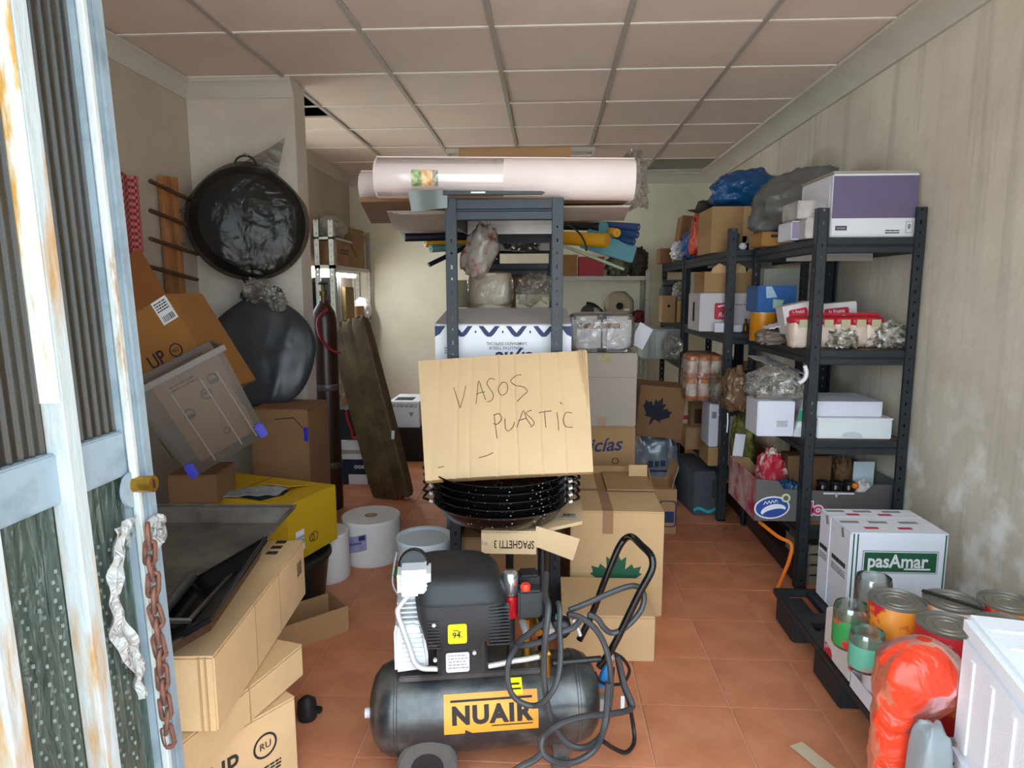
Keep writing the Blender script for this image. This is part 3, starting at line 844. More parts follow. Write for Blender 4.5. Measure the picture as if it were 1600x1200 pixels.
# rolls sticking out of the unit behind, both sides
TEAL = mat('teal_vinyl', '157f90', .4, 0, .15, 6); YEL = mat('yellow_vinyl', 'e0a422', .4, 0, .1, 6); NAV = mat('navy_vinyl', '171b33', .5, 0, .2, 6); BLU = mat('blue_vinyl', '2d4f80', .45, 0, .2, 6)


def vroll(label, a, b, r, m):
    return paper_roll(label, a, b, r, m, True, 'vinyl rolls stored across the middle rack', 'vinyl_roll', False)


YR = 4.0
vroll('navy blue vinyl roll sticking out left of the middle rack', at(632, 371, Y=YR), at(760, 368, Y=YR + .2), .025, NAV)
vroll('yellow vinyl roll sticking out left of the middle rack', at(664, 379, Y=YR + .1), at(760, 376, Y=YR + .3), .028, YEL)
vroll('pale teal roll end at the left of the middle rack', at(673, 389, Y=YR + .05), at(745, 384, Y=YR + .3), .022, mat('pale_teal', '6fa3a0', .5))
vroll('thin black and white striped tube sticking out low left of the middle rack', at(670, 414, Y=YR), at(745, 378, Y=YR + .2), .014, NAV)
vroll('thick yellow vinyl roll sticking out right of the middle rack', at(862, 371, Y=YR + .1), at(949, 376, Y=YR - .1), .040, YEL)
vroll('black vinyl roll sticking out right above the yellow roll', at(862, 352, Y=YR + .22), at(936, 354, Y=YR + .1), .026, BLACK)
for k, (a, b, c, d) in enumerate(((938, 351, 998, 355), (944, 360, 996, 367), (950, 367, 990, 378))):
    vroll(('upper', 'middle', 'lowest')[k] + ' of the blue rolls in the teal sleeve right of the middle rack', at(a, b, Y=YR + .2), at(c, d, Y=YR + .05), .022, BLU)
vroll('short yellow roll end among the blue rolls right of the middle rack', at(952, 362, Y=YR + .12), at(964, 364, Y=YR + .02), .026, YEL)
c = at(955, 375, Y=YR + .1)
o = make('teal_sleeve', MB().prism([tuple(x) for x in [((at(u, v, Y=YR + .1) - c).x, (at(u, v, Y=YR + .1) - c).z) for u, v in ((925, 347), (948, 346), (958, 372), (996, 384), (988, 411), (945, 398), (905, 386))]], .05, Matrix(((1, 0, 0, 0), (0, 0, 1, 0), (0, 1, 0, 0), (0, 0, 0, 1)))), TEAL, None, c, bevel=.006)
tag(o, 'teal vinyl sleeve holding blue rolls right of the middle rack', 'sleeve')
vroll('thin clear plastic tube slanting down right of the middle rack', at(865, 378, Y=YR - .2), at(975, 421, Y=YR - .25), .009, mat('pale_green_tube', '9aa58a', .3))
tb = make('dark_cable', MB().tube([at(u, v, Y=YR - .16) - at(880, 345, Y=YR - .16) for u, v in ((878, 346), (896, 356), (908, 368), (915, 383), (916, 392))], .006, 6), mat('brown_cable', '2c1a12', .5), None, at(880, 345, Y=YR - .16))
tag(tb, 'dark brown cable looped over the thick yellow roll', 'cable')

# the big flattened carton, the pan stack and what carries them
SPK = mat('speckled_enamel', '0d0c0e', .16, 0, .1, 60)
nt = SPK.node_tree; vz = nt.nodes.new('ShaderNodeTexVoronoi'); vz.inputs['Scale'].default_value = 60
tcn = [n for n in nt.nodes if n.type == 'TEX_COORD'][0]; nt.links.new(tcn.outputs['Object'], vz.inputs['Vector'])
r_ = nt.nodes.new('ShaderNodeMapRange'); r_.inputs['From Min'].default_value = .20; r_.inputs['From Max'].default_value = .12; nt.links.new(vz.outputs['Distance'], r_.inputs['Value'])
bs = nt.nodes['Principled BSDF']; sk = bs.inputs['Base Color'].links[0].from_socket
mx = nt.nodes.new('ShaderNodeMix'); mx.data_type = 'RGBA'; mx.inputs[7].default_value = (.75, .72, .74, 1); nt.links.new(r_.outputs[0], mx.inputs[0]); nt.links.new(sk, mx.inputs[6]); nt.links.new(mx.outputs[2], bs.inputs['Base Color'])
PCY = 2.33
pc = at(783, 790, Y=PCY); RP = .245


def pan(label, z, k):
    th = thing('paella_pan', label, 'pan', (pc.x, PCY, z), (0, 0, random.uniform(-.04, .04)), 'stacked paella pans')
    prof = [(0, 0), (RP * .80, 0), (RP * .86, .006), (RP * .95, .040), (RP * .985, .052), (RP, .053), (RP + .003, .056), (RP, .059), (RP * .97, .056), (RP * .94, .044), (RP * .85, .010), (RP * .8, .005), (0, .005)]
    make('dish', MB().lathe(prof, 56), SPK, th)
    for a in (.18, PI - .18):
        M = Matrix.Rotation(a - .1 * k * 0, 4, 'Z'); q = []
        for t in range(9):
            b = -1 + 2 * t / 8; q.append(M @ Vector((RP - .006 + .046 * math.sqrt(max(0, 1 - b ** 4)), b * .075, .050 + .004 * (1 - b * b))))
        make('loop_handle', MB().tube(q, .0052, 7, 3), SPK, th)
        make('rivet', MB().cyl(M @ Vector((RP - .008, -.075, .046)), M @ Vector((RP + .006, -.075, .050)), .007, n=10), STEELG, th)
        make('rivet', MB().cyl(M @ Vector((RP - .008, .075, .046)), M @ Vector((RP + .006, .075, .050)), .007, n=10), STEELG, th)
    return th


zp = at(785, 822, Y=PCY - RP * .8).z - .016
PN = ['lowest', 'second lowest', 'middle', 'second highest', 'topmost']
for k in range(5):
    pan('black speckled enamel paella pan with loop handles, ' + PN[k] + ' of the stack of five', zp + k * .0275, k)
ztop = zp + 4 * .0275 + .059
# stand legs + spaghetti carton below the pans
stl = thing('pan_stand', 'black steel stand with splayed legs under the pan stack', 'stand', (pc.x, PCY, 0))
zc0 = zp - .022
make('stand_top', MB().lathe([(.09, zc0 - .02), (.13, zc0 - .02), (.13, zc0 - .002), (.09, zc0 - .002), (.09, zc0 - .02)], 32), BLACK, stl)
for u, sgn in ((757, -1), (845, 1)):
    a = at(u + 2, 850, Y=PCY - .05) - Vector((pc.x, PCY, 0)); b = at(u - 4 + (6 if sgn > 0 else 0), 950, Y=PCY - .08) - Vector((pc.x, PCY, 0))
    dr = (b - a).normalized(); p0 = a - dr * ((zc0 - .012 - a.z) / -dr.z * -1 if False else 0); p0 = a + dr * ((zc0 - .012 - a.z) / dr.z); p1 = a + dr * ((0 - a.z) / dr.z)
    make('stand_leg', MB().cyl(p0, p1, .016, n=10), BLACK, stl)
make('stand_leg', MB().cyl((0.02, .17, zc0 - .012), (.02, .22, 0), .016, n=10), BLACK, stl)
sp = thing('spaghetti_carton', 'flattened pasta carton lettered upside down, under the pan stack', 'cardboard', (pc.x, PCY, zc0)); SZ[sp.name] = (.4, .4, .02)
yf = PCY - .17
e0, e1 = at(752, 820, Y=yf) - sp.location, at(838, 820, Y=yf) - sp.location
rx = at(908, 790, Y=PCY + .02).x - pc.x
sl = MB(); sl.prism([(e0.x, -.17), (e1.x, -.17), (rx, -.06), (rx + .01, .16), (e0.x, .16)], .012, Matrix.Translation((0, 0, .0))); make('flat_sheet', sl, CARD3, sp, smooth=False)
fh = (at(800, 820, Y=yf) - at(800, 853, Y=yf)).z
fl1 = MB().box(0, 0, -fh / 2, e1.x - e0.x, .004, fh); o = make('hanging_flap', fl1, CARD3, sp, ((e0.x + e1.x) / 2, -.172, .006), smooth=False)
text(sp, Matrix(((1, 0, 0, (e0.x + e1.x) / 2 + .018), (0, 0, -1, -.1745), (0, 1, 0, -fh / 2 + .004), (0, 0, 0, 1))), 0, 0, .040, 'SPAGHETTI 3', INK, PI, sx=.60, bold=.0005)
text(sp, Matrix(((1, 0, 0, (e0.x + e1.x) / 2 - .083), (0, 0, -1, -.1745), (0, 1, 0, -fh / 2 + .004), (0, 0, 0, 1))), 0, 0, .016, '500 g', INKG, PI, sx=.6)
q = [at(u, v, Y=yf + .03 * (u - 836) / 70) - sp.location for u, v in ((838, 822), (906, 842), (895, 876), (834, 853))]
n_ = (q[1] - q[0]).cross(q[3] - q[0]).normalized() * .004
fl2 = MB(); fl2.add(q + [a + n_ for a in q], [(0, 1, 2, 3), (7, 6, 5, 4), (0, 4, 5, 1), (1, 5, 6, 2), (2, 6, 7, 3), (3, 7, 4, 0)])
make('hanging_flap', fl2, CARD3, sp, smooth=False)
bars(sp, Matrix and 'top', rx - .045, -.02, .045, .022, n=11)
lines(sp, 'top', rx - .045, -.055, .07, .016, 2)
# standing sheet behind it that shows print at the right
# VASOS PLASTIC: a big flattened carton leaning on the rack posts
YV = 2.19
vc = [at(653, 563, Y=2.585), at(917, 546, Y=2.585), at(927, 735, Y=YV), at(664, 750, Y=YV)]
dz_ = ztop - vc[3].z
vo = (vc[3] + vc[2]) / 2
ex = (vc[2] - vc[3]); ey = ((vc[0] - vc[3]) + (vc[1] - vc[2])) / 2
wv, hv = ex.length, ey.length; exn = ex.normalized(); eyn = (ey - exn * ey.dot(exn)).normalized(); ezn = exn.cross(eyn)
vs = thing('flattened_carton', 'big flattened brown carton with VASOS PLASTIC scrawled on it, on the pan stack', 'cardboard', vo)
R_ = Matrix(((exn.x, eyn.x, ezn.x), (exn.y, eyn.y, ezn.y), (exn.z, eyn.z, ezn.z))); vs.rotation_euler = R_.to_euler()
inv = (Matrix.Translation(vo) @ R_.to_4x4()).inverted()
lc = [inv @ p for p in vc]
TH = .012
cr = [-.27, -.19, -.14, -.035, .03, .12, .20]      # pressed-in corrugation lines


def vfn(u, v):
    b = lc[3].lerp(lc[2], u).lerp(lc[0].lerp(lc[1], u), v)
    x = b.x; dep = 0
    for c_ in cr: dep -= .0035 * math.exp(-((x - c_ - .004 * math.sin(v * 5 + c_ * 30)) / .0035) ** 2)
    return Vector((b.x, b.y, -TH / 2 + dep + .004 * math.sin(u * 4)))


make('front_sheet', MB().sheet(vfn, 190, 8, .004), CARD3, vs, angle=70)
back = MB()
for k in range(3):
    off = .004 * k; back.add([(lc[3].x, lc[3].y, -TH - .004 - off), (lc[2].x - .002 * k, lc[2].y, -TH - .004 - off), (lc[1].x + .001 - .004 * k, lc[1].y + .003, -TH - .004 - off), (lc[0].x, lc[0].y, -TH - .004 - off)] + [(lc[3].x, lc[3].y, -TH - .0005 - off), (lc[2].x - .002 * k, lc[2].y, -TH - .0005 - off), (lc[1].x + .001 - .004 * k, lc[1].y + .003, -TH - .0005 - off), (lc[0].x, lc[0].y, -TH - .0005 - off)], [(3, 2, 1, 0), (4, 5, 6, 7), (0, 1, 5, 4), (1, 2, 6, 5), (2, 3, 7, 6), (3, 0, 4, 7)])
make('folded_layer', back, CORE, vs, smooth=False)
for k in range(4):
    a, b = lc[1].lerp(lc[0], .012 + k * .012), lc[2].lerp(lc[3], .004 + k * .006)
    a = b.lerp(a, 1); b = b.lerp(a, .5 + .1 * k)
    make('crushed_ridge', MB().tube([a + Vector((0, 0, .001)), a.lerp(b, .5) + Vector((.002, 0, .001)), b + Vector((0, 0, .0))], .0022, 5, 3), CARD3, vs)
PEN = mat('pencil_scrawl', '4e3f2a', .8)


def scrawl(strokes, r=.0014):
    for s_ in strokes:
        pts = []
        for u, v in s_:
            o_ = Vector((0, 0, 0)); d_ = ray(u, v); d3 = (inv.to_3x3() @ d_); c3 = inv @ Vector((0, 0, CAM_H))
            t = (-TH / 2 + .003 - c3.z) / d3.z; p = c3 + d3 * t; uu = max(0, min(1, (p.x - lc[3].x) / (lc[2].x - lc[3].x))); pts.append(Vector((p.x, p.y, -TH / 2 + .0024 + .004 * math.sin(uu * 4))))
        make('handwriting', MB().tube(pts, r, 5, 3), PEN, vs)


scrawl([[(709, 606), (714, 622), (719, 638)], [(719, 638), (724, 622), (728, 603)],
        [(744, 632), (746, 615), (748, 596), (754, 612), (759, 626)], [(744, 617), (752, 614), (758, 613)],
        [(773, 594), (766, 592), (761, 600), (766, 609), (771, 617), (769, 626), (761, 629)],
        [(784, 600), (779, 606), (780, 615), (787, 618), (793, 611), (792, 600), (785, 598), (783, 601)],
        [(815, 586), (806, 588), (798, 596), (806, 603), (818, 605), (824, 612), (817, 619), (808, 628)],
        [(772, 648), (774, 664), (777, 686)], [(772, 650), (780, 647), (784, 656), (776, 664), (771, 662)],
        [(789, 655), (790, 670), (795, 674), (802, 667), (804, 660)],
        [(808, 668), (813, 654), (818, 642), (823, 655), (830, 665)], [(810, 658), (822, 654)],
        [(831, 641), (822, 646), (830, 654), (835, 662), (829, 668)],
        [(842, 645), (852, 643), (862, 642)], [(851, 644), (852, 658), (853, 668)],
        [(870, 644), (872, 658), (873, 672)], [(875, 628), (878, 631)],
        [(894, 645), (885, 644), (880, 655), (884, 666), (895, 667)],
        [(748, 716), (760, 713), (771, 708)], [(684, 731), (694, 729)]])
# the low back carton between the stand legs, in the rack's foot
pxbox('brown carton at the foot of the middle rack behind the pan stand', 722, 862, 842, 930, 2.70, .4, CARD2, z0=0, flaps=True)

# ------------------------------------------------------------------ cartons to the right of the middle rack
LEAF = [(0, .5), (.09, .3), (.2, .36), (.17, .12), (.3, .24), (.36, .17), (.5, .2), (.45, .06), (.5, -.0), (.26, -.22), (.3, -.3), (.06, -.27), (.03, -.5), (-.03, -.5), (-.06, -.27), (-.3, -.3), (-.26, -.22), (-.5, 0), (-.45, .06), (-.5, .2), (-.36, .17), (-.3, .24), (-.17, .12), (-.2, .36), (-.09, .3)]
HALF_LEAF = [(0, .62), (.10, .42), (.21, .50), (.19, .22), (.33, .34), (.37, .25), (.52, .29), (.48, .16), (.54, .12), (.30, -.06), (-.30, -.06), (-.54, .12), (-.48, .16), (-.52, .29), (-.37, .25), (-.33, .34), (-.19, .22), (-.21, .50), (-.10, .42)]
a = at(886, 1000, Y=2.70); b = at(1035, 800, Y=2.70)
mc = carton('big brown carton with a green maple leaf, right of the middle rack', ((a.x + b.x) / 2 + .01, 2.70 + .30, 0), (b.x - a.x, .60, b.z), (0, 0, 0), CARD, None, 'x')
w_, d_, h_ = SZ[mc.name]
make('tape', MB().box(-.04, 0, h_ + .0006, .045, d_ + .002, .0012).box(-.04, -d_ / 2 - .0006, h_ - .05, .045, .0012, .10), TAPE, mc, smooth=False)
make('tape', MB().box(0, .0, h_ + .0012, w_ + .002, .035, .0010), TAPE, mc, smooth=False)
lc_ = at(958, 892, Y=2.70)
decop(mc, 'front', HALF_LEAF, GREEN, 'maple_leaf', cx=lc_.x - mc.location.x + .012, cy=at(958, 909, Y=2.70).z + .012, s=.205)
make('torn_flap', MB().box(w_ / 2 - .045, .20, h_ + .035, .09, .006, .07), CARD, mc, smooth=False)
make('torn_flap', MB().box(.03, d_ / 2 - .01, h_ + .02, w_ * .7, .006, .04), CARD2, mc, smooth=False)
make('lifted_flap', MB().box(.09, .12, h_ + .011, .22, .30, .006), CARD2, mc, smooth=False)
a = at(878, 1035, Z=0); b = at(1022, 1035, Z=0)
oz = at(950, 963, Y=2.345).z; od = at(950, 905, Z=oz + .008).y - 2.345
oc = carton('low brown carton standing in front of the maple leaf carton', ((a.x + b.x) / 2, 2.345 + od / 2, 0), (b.x - a.x, od, oz), (0, 0, 0), CARD, None, 'x')
ow = SZ[oc.name][0] / 2; od = od / 2
make('sloping_lid', MB().add([(-ow, -od, oz), (ow - .004, -od, oz), (ow - .012, od, oz + .010), (-ow, od, oz + .010), (-ow, -od, oz + .004), (ow - .004, -od, oz + .004), (ow - .012, od, oz + .014), (-ow, od, oz + .014)], [(0, 3, 2, 1), (4, 5, 6, 7), (0, 1, 5, 4), (1, 2, 6, 5), (2, 3, 7, 6), (3, 0, 4, 7)]), CARD, oc, smooth=False)
YD = 3.50
dl = pxbox('brown carton lettered in navy script, under the tall pale carton', 886, 993, 667, 728, YD, .36, CARD2, z0=0)
h_ = SZ[dl.name][2]; w_ = SZ[dl.name][0]
text(dl, 'front', w_ / 2 - .185, h_ - .105, .105, 'ricías', NAVY, .08, shear=.35, bold=.002)
ring(dl, 'front', w_ / 2 - .105, h_ - .19, .018, INK, .004)
tw = pxbox('tall pale grey carton stacked above the navy script carton', 888, 996, 552, 667, YD, .36, GREYW, z0=h_ + .001)
w_, d_, h2 = SZ[tw.name]
deco(tw, 'front', .02, h2 - .025, .05, .05, mat('old_yellow_tape', '9b8a3a', .35, 0, .3, 40), 'tape'); deco(tw, 'front', .0, .03, .045, .05, TAPE, 'tape')
deco(tw, 'front', 0, h2 - .13, w_ - .01, .003, INKG, 'crease_line')
zt2 = h_ + h2 + .002
a = at(893, 540, Y=YD + .02); b = at(990, 493, Y=YD + .02)
pk = thing('wrapped_package', 'white film-wrapped pack of paper on the tall pale carton', 'package', ((a.x + b.x) / 2, YD + .19, zt2))
ww = b.x - a.x; hh = b.z - zt2
for sx in (-1, 1):
    make('paper_pack', MB().box(sx * ww / 4, 0, hh / 2, ww / 2 - .01, .32, hh - .006), WHITE2, pk, bevel=.02)
make('brown_band', MB().box(-.02, -.162, hh - .055, ww * .7, .003, .028), CARDB, pk, smooth=False)
make('film_wrap', MB().blob(ww + .03, .37, hh + .012, .35, .05, 4, 2), CLEARM, pk)
o = make('paper_tag', MB().box(0, 0, 0, .09, .004, .13), WHITE2, None, at(1002, 525, Y=YD + .25), (0, .5, .3))
tag(o, 'white paper scrap leaning beside the film-wrapped pack', 'paper')
# leaf carton on the far floor
lf = thing('carton', 'tilted brown carton with a dark maple leaf, right of the tall pale carton', 'box', at(1026, 680, Y=4.45), (0, math.radians(5), 0)); SZ[lf.name] = (.29, .30, .33)
lf.location = at(1022, 676, Y=4.30); 
make('body', MB().box(0, 0, .165, .29, .30, .33), CARDB, lf, bevel=.003)
decop(lf, 'front', LEAF, mat('dark_blue_print', '1a1c2c', .8), 'maple_leaf', cx=-.03, cy=.17, s=.19, rot=-.35)
sb = at(1028, 730, Y=4.3)
o = bag('silver grey printed sack under the tilted leaf carton', (sb.x, 4.45, 0), (.30, .32, at(1022, 683, Y=4.3).z), mat('silver_sack', '9097a2', .3, .2, .25, 9, .4, 10), 'printed_sack', 'bag', .55, .2, 3, 6)
SZ[o.name] = (.30, .32, .4)
make('blurred_print', MB().box(-.05, -.165, .26, .028, .012, .04).box(-.01, -.167, .262, .024, .012, .036).box(.03, -.165, .266, .030, .012, .036).box(.0, -.167, .215, .12, .012, .008), NAVY, o, smooth=False)
# small open carton on the floor
so = pxbox('small open brown carton with navy print on the floor beside the maple leaf carton', 1012, 1058, 765, 832, 3.70, .26, CARD2, z0=0, flaps=False, bevel=.002)
w_, d_, h_ = SZ[so.name]
deco(so, 'front', .03, h_ * .45, .10, h_ * .6, NAVY, 'printed_panel', rnd=.02); deco(so, 'front', .03, h_ * .45, .085, h_ * .55, CARD2, 'printed_panel', rnd=.018, t=.0018); deco(so, 'front', .03, h_ * .38, .075, h_ * .25, NAVY, 'printed_panel', t=.0024)
M = Matrix.Translation((w_ / 2 - .03, -.02, h_)) @ Matrix.Rotation(.25, 4, 'Y')
make('open_flap', MB().box(0, 0, .07, .004, d_ * .8, .15, M), CARD2, so, smooth=False)
M = Matrix.Translation((-w_ / 2 + .02, -.02, h_)) @ Matrix.Rotation(-.2, 4, 'Y')
make('open_flap', MB().box(0, 0, .06, .004, d_ * .8, .13, M), CARD, so, smooth=False)
cw = make('cable_coil', MB().tube([(.045 * math.cos(a_ / 8 * PI), .012 * math.sin(a_ / 3), .05 + .045 * math.sin(a_ / 8 * PI)) for a_ in range(0, 40)], .006, 6, 1), mat('grey_cable', '6b645c', .6), None, at(1062, 742, Y=4.7)); cw.location.z = .0
tag(cw, 'small coil of grey cable standing on the floor by the grey carton', 'cable')

# ------------------------------------------------------------------ things on the right racks
def shelfbox(label, u0, u1, v0, v1, Y, depth, m, z, **k): return pxbox(label, u0, u1, v0, v1, Y, depth, m, z0=z + .0, **k)


PURP = mat('purple_print', '6a5f80', .6, 0, .05, 4)
pb = shelfbox('purple and white carton on top of the nearest right rack', 1297, 1438, 270, 368, 3.04, .36, WHITE, Z1, flaps=False, tape=None)
w_, d_, h_ = SZ[pb.name]
deco(pb, 'front', 0, h_ * .635, w_ - .004, h_ * .66, PURP, 'purple_panel'); deco(pb, 'front', -w_ / 2 + .045, h_ * .15, .05, .02, mat('grey_violet_print', '4a4560', .6), 'small_label')
deco(pb, 'front', -w_ / 2 + .045, h_ * .15, .036, .007, INKG, 'small_print', t=.0022)
lines(pb, 'front', w_ / 2 - .10, h_ * .09, .06, .02, 2, INK); deco(pb, 'front', w_ / 2 - .03, h_ * .16, .028, .05, INKG, 'icon_frame'); deco(pb, 'front', w_ / 2 - .03, h_ * .16, .024, .046, WHITE, 'icon_field', t=.0018); decop(pb, 'front', ell(.007, .012, 14), INKG, 'icon', .0022, w_ / 2 - .03, h_ * .17)
deco(pb, 'left', 0, h_ * .62, d_ - .06, h_ * .5, WHITE2, 'pale_panel')
make('bent_lid', MB().box(0, 0, h_ + .006, w_ + .01, d_ + .006, .010), GREYW, pb, bevel=.003)
b1 = shelfbox('lavender and white small carton at the left of the purple carton', 1236, 1262, 345, 376, 3.14, .18, WHITE2, Z1); 
deco(b1, 'front', -SZ[b1.name][0] / 4, SZ[b1.name][2] / 2, SZ[b1.name][0] / 2 - .004, SZ[b1.name][2] - .01, mat('lavender_print', '8d84a0', .6), 'lavender_panel')
b2 = shelfbox('white carton with grey smudged print behind the rack post by the purple carton', 1258, 1292, 340, 374, 3.06, .2, mat('smudged_white', 'c9c2c0', .6, 0, .4, 12), Z1)
shelfbox('topmost white carton with grey print stacked by the purple carton', 1246, 1296, 313, 339, 3.10, .2, mat('smudged_white', '', .6), Z1 + SZ[b2.name][2] + .001)
shelfbox('small tan carton under the grey garbage bag on the top right shelf', 1190, 1234, 362, 388, 3.55, .2, mat('tan_card', 'a97a3f', .8), Z1)
deco(bpy.data.objects[[o.name for o in bpy.data.objects if o.get('label', '').startswith('small tan')][0]], 'front', .02, .05, .09, .014, INK, 'printed_panel')
GBAG = mat('grey_garbage_bag', '6a6a68', .38, 0, .12, 5, .45, 9)
p0, p1 = at(1165, 345, Y=3.75), at(1320, 300, Y=3.5)
bag('large grey garbage bag slumped behind the purple carton on the top right shelf', ((1.25 + 1.62) / 2 - .03, 3.74, Z1 + .095), (.50, .58, .31), GBAG, 'garbage_bag', 'bag', .8, .24, 1.9, 21, rot=(0, -.30, .12))
tb_ = shelfbox('upright brown carton on the top right shelf under the blue bag', 1110, 1163, 322, 400, 4.22, .36, CARD2, Z1 + .005, flaps=False)
w_, d_, h_ = SZ[tb_.name]
make('open_flap', MB().box(w_ / 2 + .035, -d_ / 2 + .01, h_ - .09, .07, .005, .18), CARD, tb_, smooth=False)
BLUEB = film('blue_translucent_bag', '1f6fb5', .85, .15, 12, .9)
a = at(1160, 330, Y=4.25)
bag('shiny blue plastic bag heaped on the upright brown carton', (a.x + .06, 4.40, Z1 + h_ + .006), (.46, .40, .24), BLUEB, 'plastic_bag', 'bag', .85, .25, 1.8, 31, rot=(0, 0, .2))
a = at(1136, 312, Y=4.7)
bag('black cloth bundle behind the blue bag on the top right shelf', (a.x + .03, 4.85, Z1 + .005), (.3, .3, .46), mat('black_cloth', '15141a', .9), 'cloth_bundle', 'bag', .8, .3, 3, 8)
a = at(1100, 335, Y=4.68)
orb = bag('orange and red printed plastic bag on the top right shelf', (at(1100, 380, Y=4.62).x, 4.68, Z1 + .008), (.16, .2, at(1100, 330, Y=4.6).z - Z1), mat('orange_red_bag', 'd8502a', .35, 0, .3, 9, .4, 12, hex2='9c1c1c'), 'plastic_bag', 'bag', .7, .3, 2.6, 17)
o = make('sun_hat', MB().lathe([(.10, 0), (.075, .012), (.05, .02), (.045, .075), (.02, .09), (0, .092)], 24), mat('dark_olive_cloth', '3b382f', .9), None, (at(1098, 325, Y=4.62).x, 4.66, at(1100, 330, Y=4.6).z - .012), (.2, .25, 0))
tag(o, 'dark olive brimmed hat on top of the orange bag', 'hat')
o = make('grey_pouch', MB().blob(.11, .1, .1, .8, .3, 3, 3), mat('grey_pouch_cloth', '8c8678', .8), None, (at(1112, 316, Y=4.8).x, 4.86, at(1100, 330, Y=4.6).z - .0), angle=70); tag(o, 'small grey cloth pouch behind the dark hat', 'pouch')
bag('blue and purple plastic bag low beside the orange bag', (at(1088, 390, Y=4.85).x, 4.93, Z1 + .008), (.17, .22, .19), mat('blue_purple_bag', '2d6ea0', .3, 0, .3, 7, .4, 12, hex2='4a2a7a'), 'plastic_bag', 'bag', .7, .35, 2.6, 23)
bag('small white bag on the edge of the top right shelf', (at(1060, 405, Y=5.3).x, 5.30, Z1 + .01), (.12, .16, .14), mat('white_bag', 'cfccd0', .4, 0, .1, 8, .4, 14), 'plastic_bag', 'bag', .8, .35, 3, 41)
lean = thing('carton', 'tall narrow brown carton leaning on the top right shelf far end', 'box', (at(1062, 405, Y=5.5).x + .06, 5.62, Z1 + .012), (0, .12, 0)); SZ[lean.name] = (.17, .22, .36)
make('body', MB().box(0, 0, .18, .17, .22, .36), CARDB, lean, bevel=.004); make('tape', MB().box(0, 0, .3605, .05, .222, .001).box(0, -.1105, .28, .05, .001, .16), TAPE, lean, smooth=False); deco(lean, 'front', 0, .17, .165, .003, INK, 'crease_line')
pxbox('small dark brown carton at the far end of the top right shelf', 1031, 1051, 388, 412, 5.85, .2, CARDB, z0=Z1 + .011)
o = thing('router', 'small black box device on the edge of the top right shelf', 'device', (at(1148, 388, Y=3.98).x, 4.0, Z1 + .005)); make('case', MB().box(0, 0, .05, .05, .05, .10), BLACK, o, bevel=.006); make('base_plate', MB().box(0, 0, .004, .07, .06, .008), BLACK, o)
o = make('white_ball', MB().lathe([(0, 0), (.016, .004), (.024, .02), (.016, .038), (0, .044)], 16), WHITE2, None, (at(1157, 388, Y=3.98).x + .012, 3.98, Z1 + .005)); tag(o, 'small off-white ball beside the black device on the top right shelf', 'ball')

# --- second shelf
z2 = Z2
FR = mat('food_red_print', 'c01f33', .5, 0, .1)
def tilted(label, loc, size, rot, m): 
    th = thing('carton', label, 'box', loc, rot); SZ[th.name] = size
    make('body', MB().box(0, 0, size[2] / 2, *size), m, th, bevel=.003); return th
k1 = tilted('white tilted carton with a red brand panel, left of the front rack post', (at(1250, 492, Y=3.18).x, 3.20, z2 + .07), (.135, .10, .135), (0, -.21, 0), mat('dim_white_carton', 'd4cdd0', .6, 0, .05))
k2 = tilted('white tilted carton with a red brand panel, right of the front rack post', (at(1306, 488, Y=3.25).x, 3.27, z2 + .07), (.19, .10, .135), (0, -.10, 0), mat('dim_white_carton', '', .6))
for k_, w_ in ((k1, .085), (k2, .115)):
    deco(k_, 'front', 0, .095, w_, .034, FR, 'red_panel', rnd=.01); text(k_, 'front', 0, .096, .026, 'la fragua', WHITE, 0, lift=.0024, sx=w_ / .135, bold=.0004)
    lines(k_, 'front', .0, .06, w_ * 1.1, .012, 2, INKG)
# red and white rice bags: a row of pillow packs
RB = mat('rice_bag_print', 'd9c4b6', .4, 0, .1, 10)
def pillow(name, label, loc, size, m, top=None, rot=(0, 0, 0), group=None, seed=1, cat='packet'):
    th = thing(name, label, cat, loc, rot, group); w_, d_, h_ = size
    make('pouch', MB().blob(w_, d_, h_, .62, .14, 3, seed, 28, 16), m, th, angle=70)
    if top:
        make('printed_top', MB().blob(w_ * 1.02, d_ * 1.03, h_ * .34, .62, .10, 3, seed, 24, 10), top, th, (0, 0, h_ * .68), angle=70)
    make('sealed_edge', MB().box(0, 0, h_ + .004, w_ * .8, .004, .022), top or m, th)
    return th


rw = ['first', 'second', 'third', 'fourth', 'fifth']
us = [1247, 1286, 1313, 1338, 1362]
for k, u in enumerate(us):
    Yk = 3.12
    th = pillow('rice_bag', rw[k] + ' of the red-topped rice bags, from the left, on the second shelf', (at(u, 520, Y=Yk).x, Yk + .02 * k * .3, z2 + .0), (.095, .11, at(u, 489, Y=Yk).z - z2 - .015), RB, FR, (0, 0, 0), 'red-topped rice bags', 50 + k)
    SZ[th.name] = (.1, .11, .15)
    M = Matrix(((1, 0, 0, 0), (0, 0, -1, -.062), (0, 1, 0, .115), (0, 0, 0, 1)))
    o = make('window_label', MB().box(0, 0, 0, .04, .034, .004, M), mat('pale_green_label', 'b9b38f', .5), th, smooth=False)
FOIL = mat('crinkled_clear_noodles', 'cfc8bd', .18, .15, .5, 34, .9, 26, hex2='5f5a52', lo=.4, hi=.62)
for k, (u, wd, hh, Yk) in enumerate(((1322, .15, .085, 3.03), (1392, .19, .115, 3.06))):
    bag(('left' if k == 0 else 'right') + ' of the two crinkled clear bags on the front edge of the second shelf', (at(u, 540, Y=Yk).x, Yk + .06, z2), (wd, .13, hh), FOIL, 'clear_food_bag', 'bag', .8, .4, 3.4, 60 + k, group='crinkled clear food bags')
tc_ = at(1200, 520, Y=3.55)
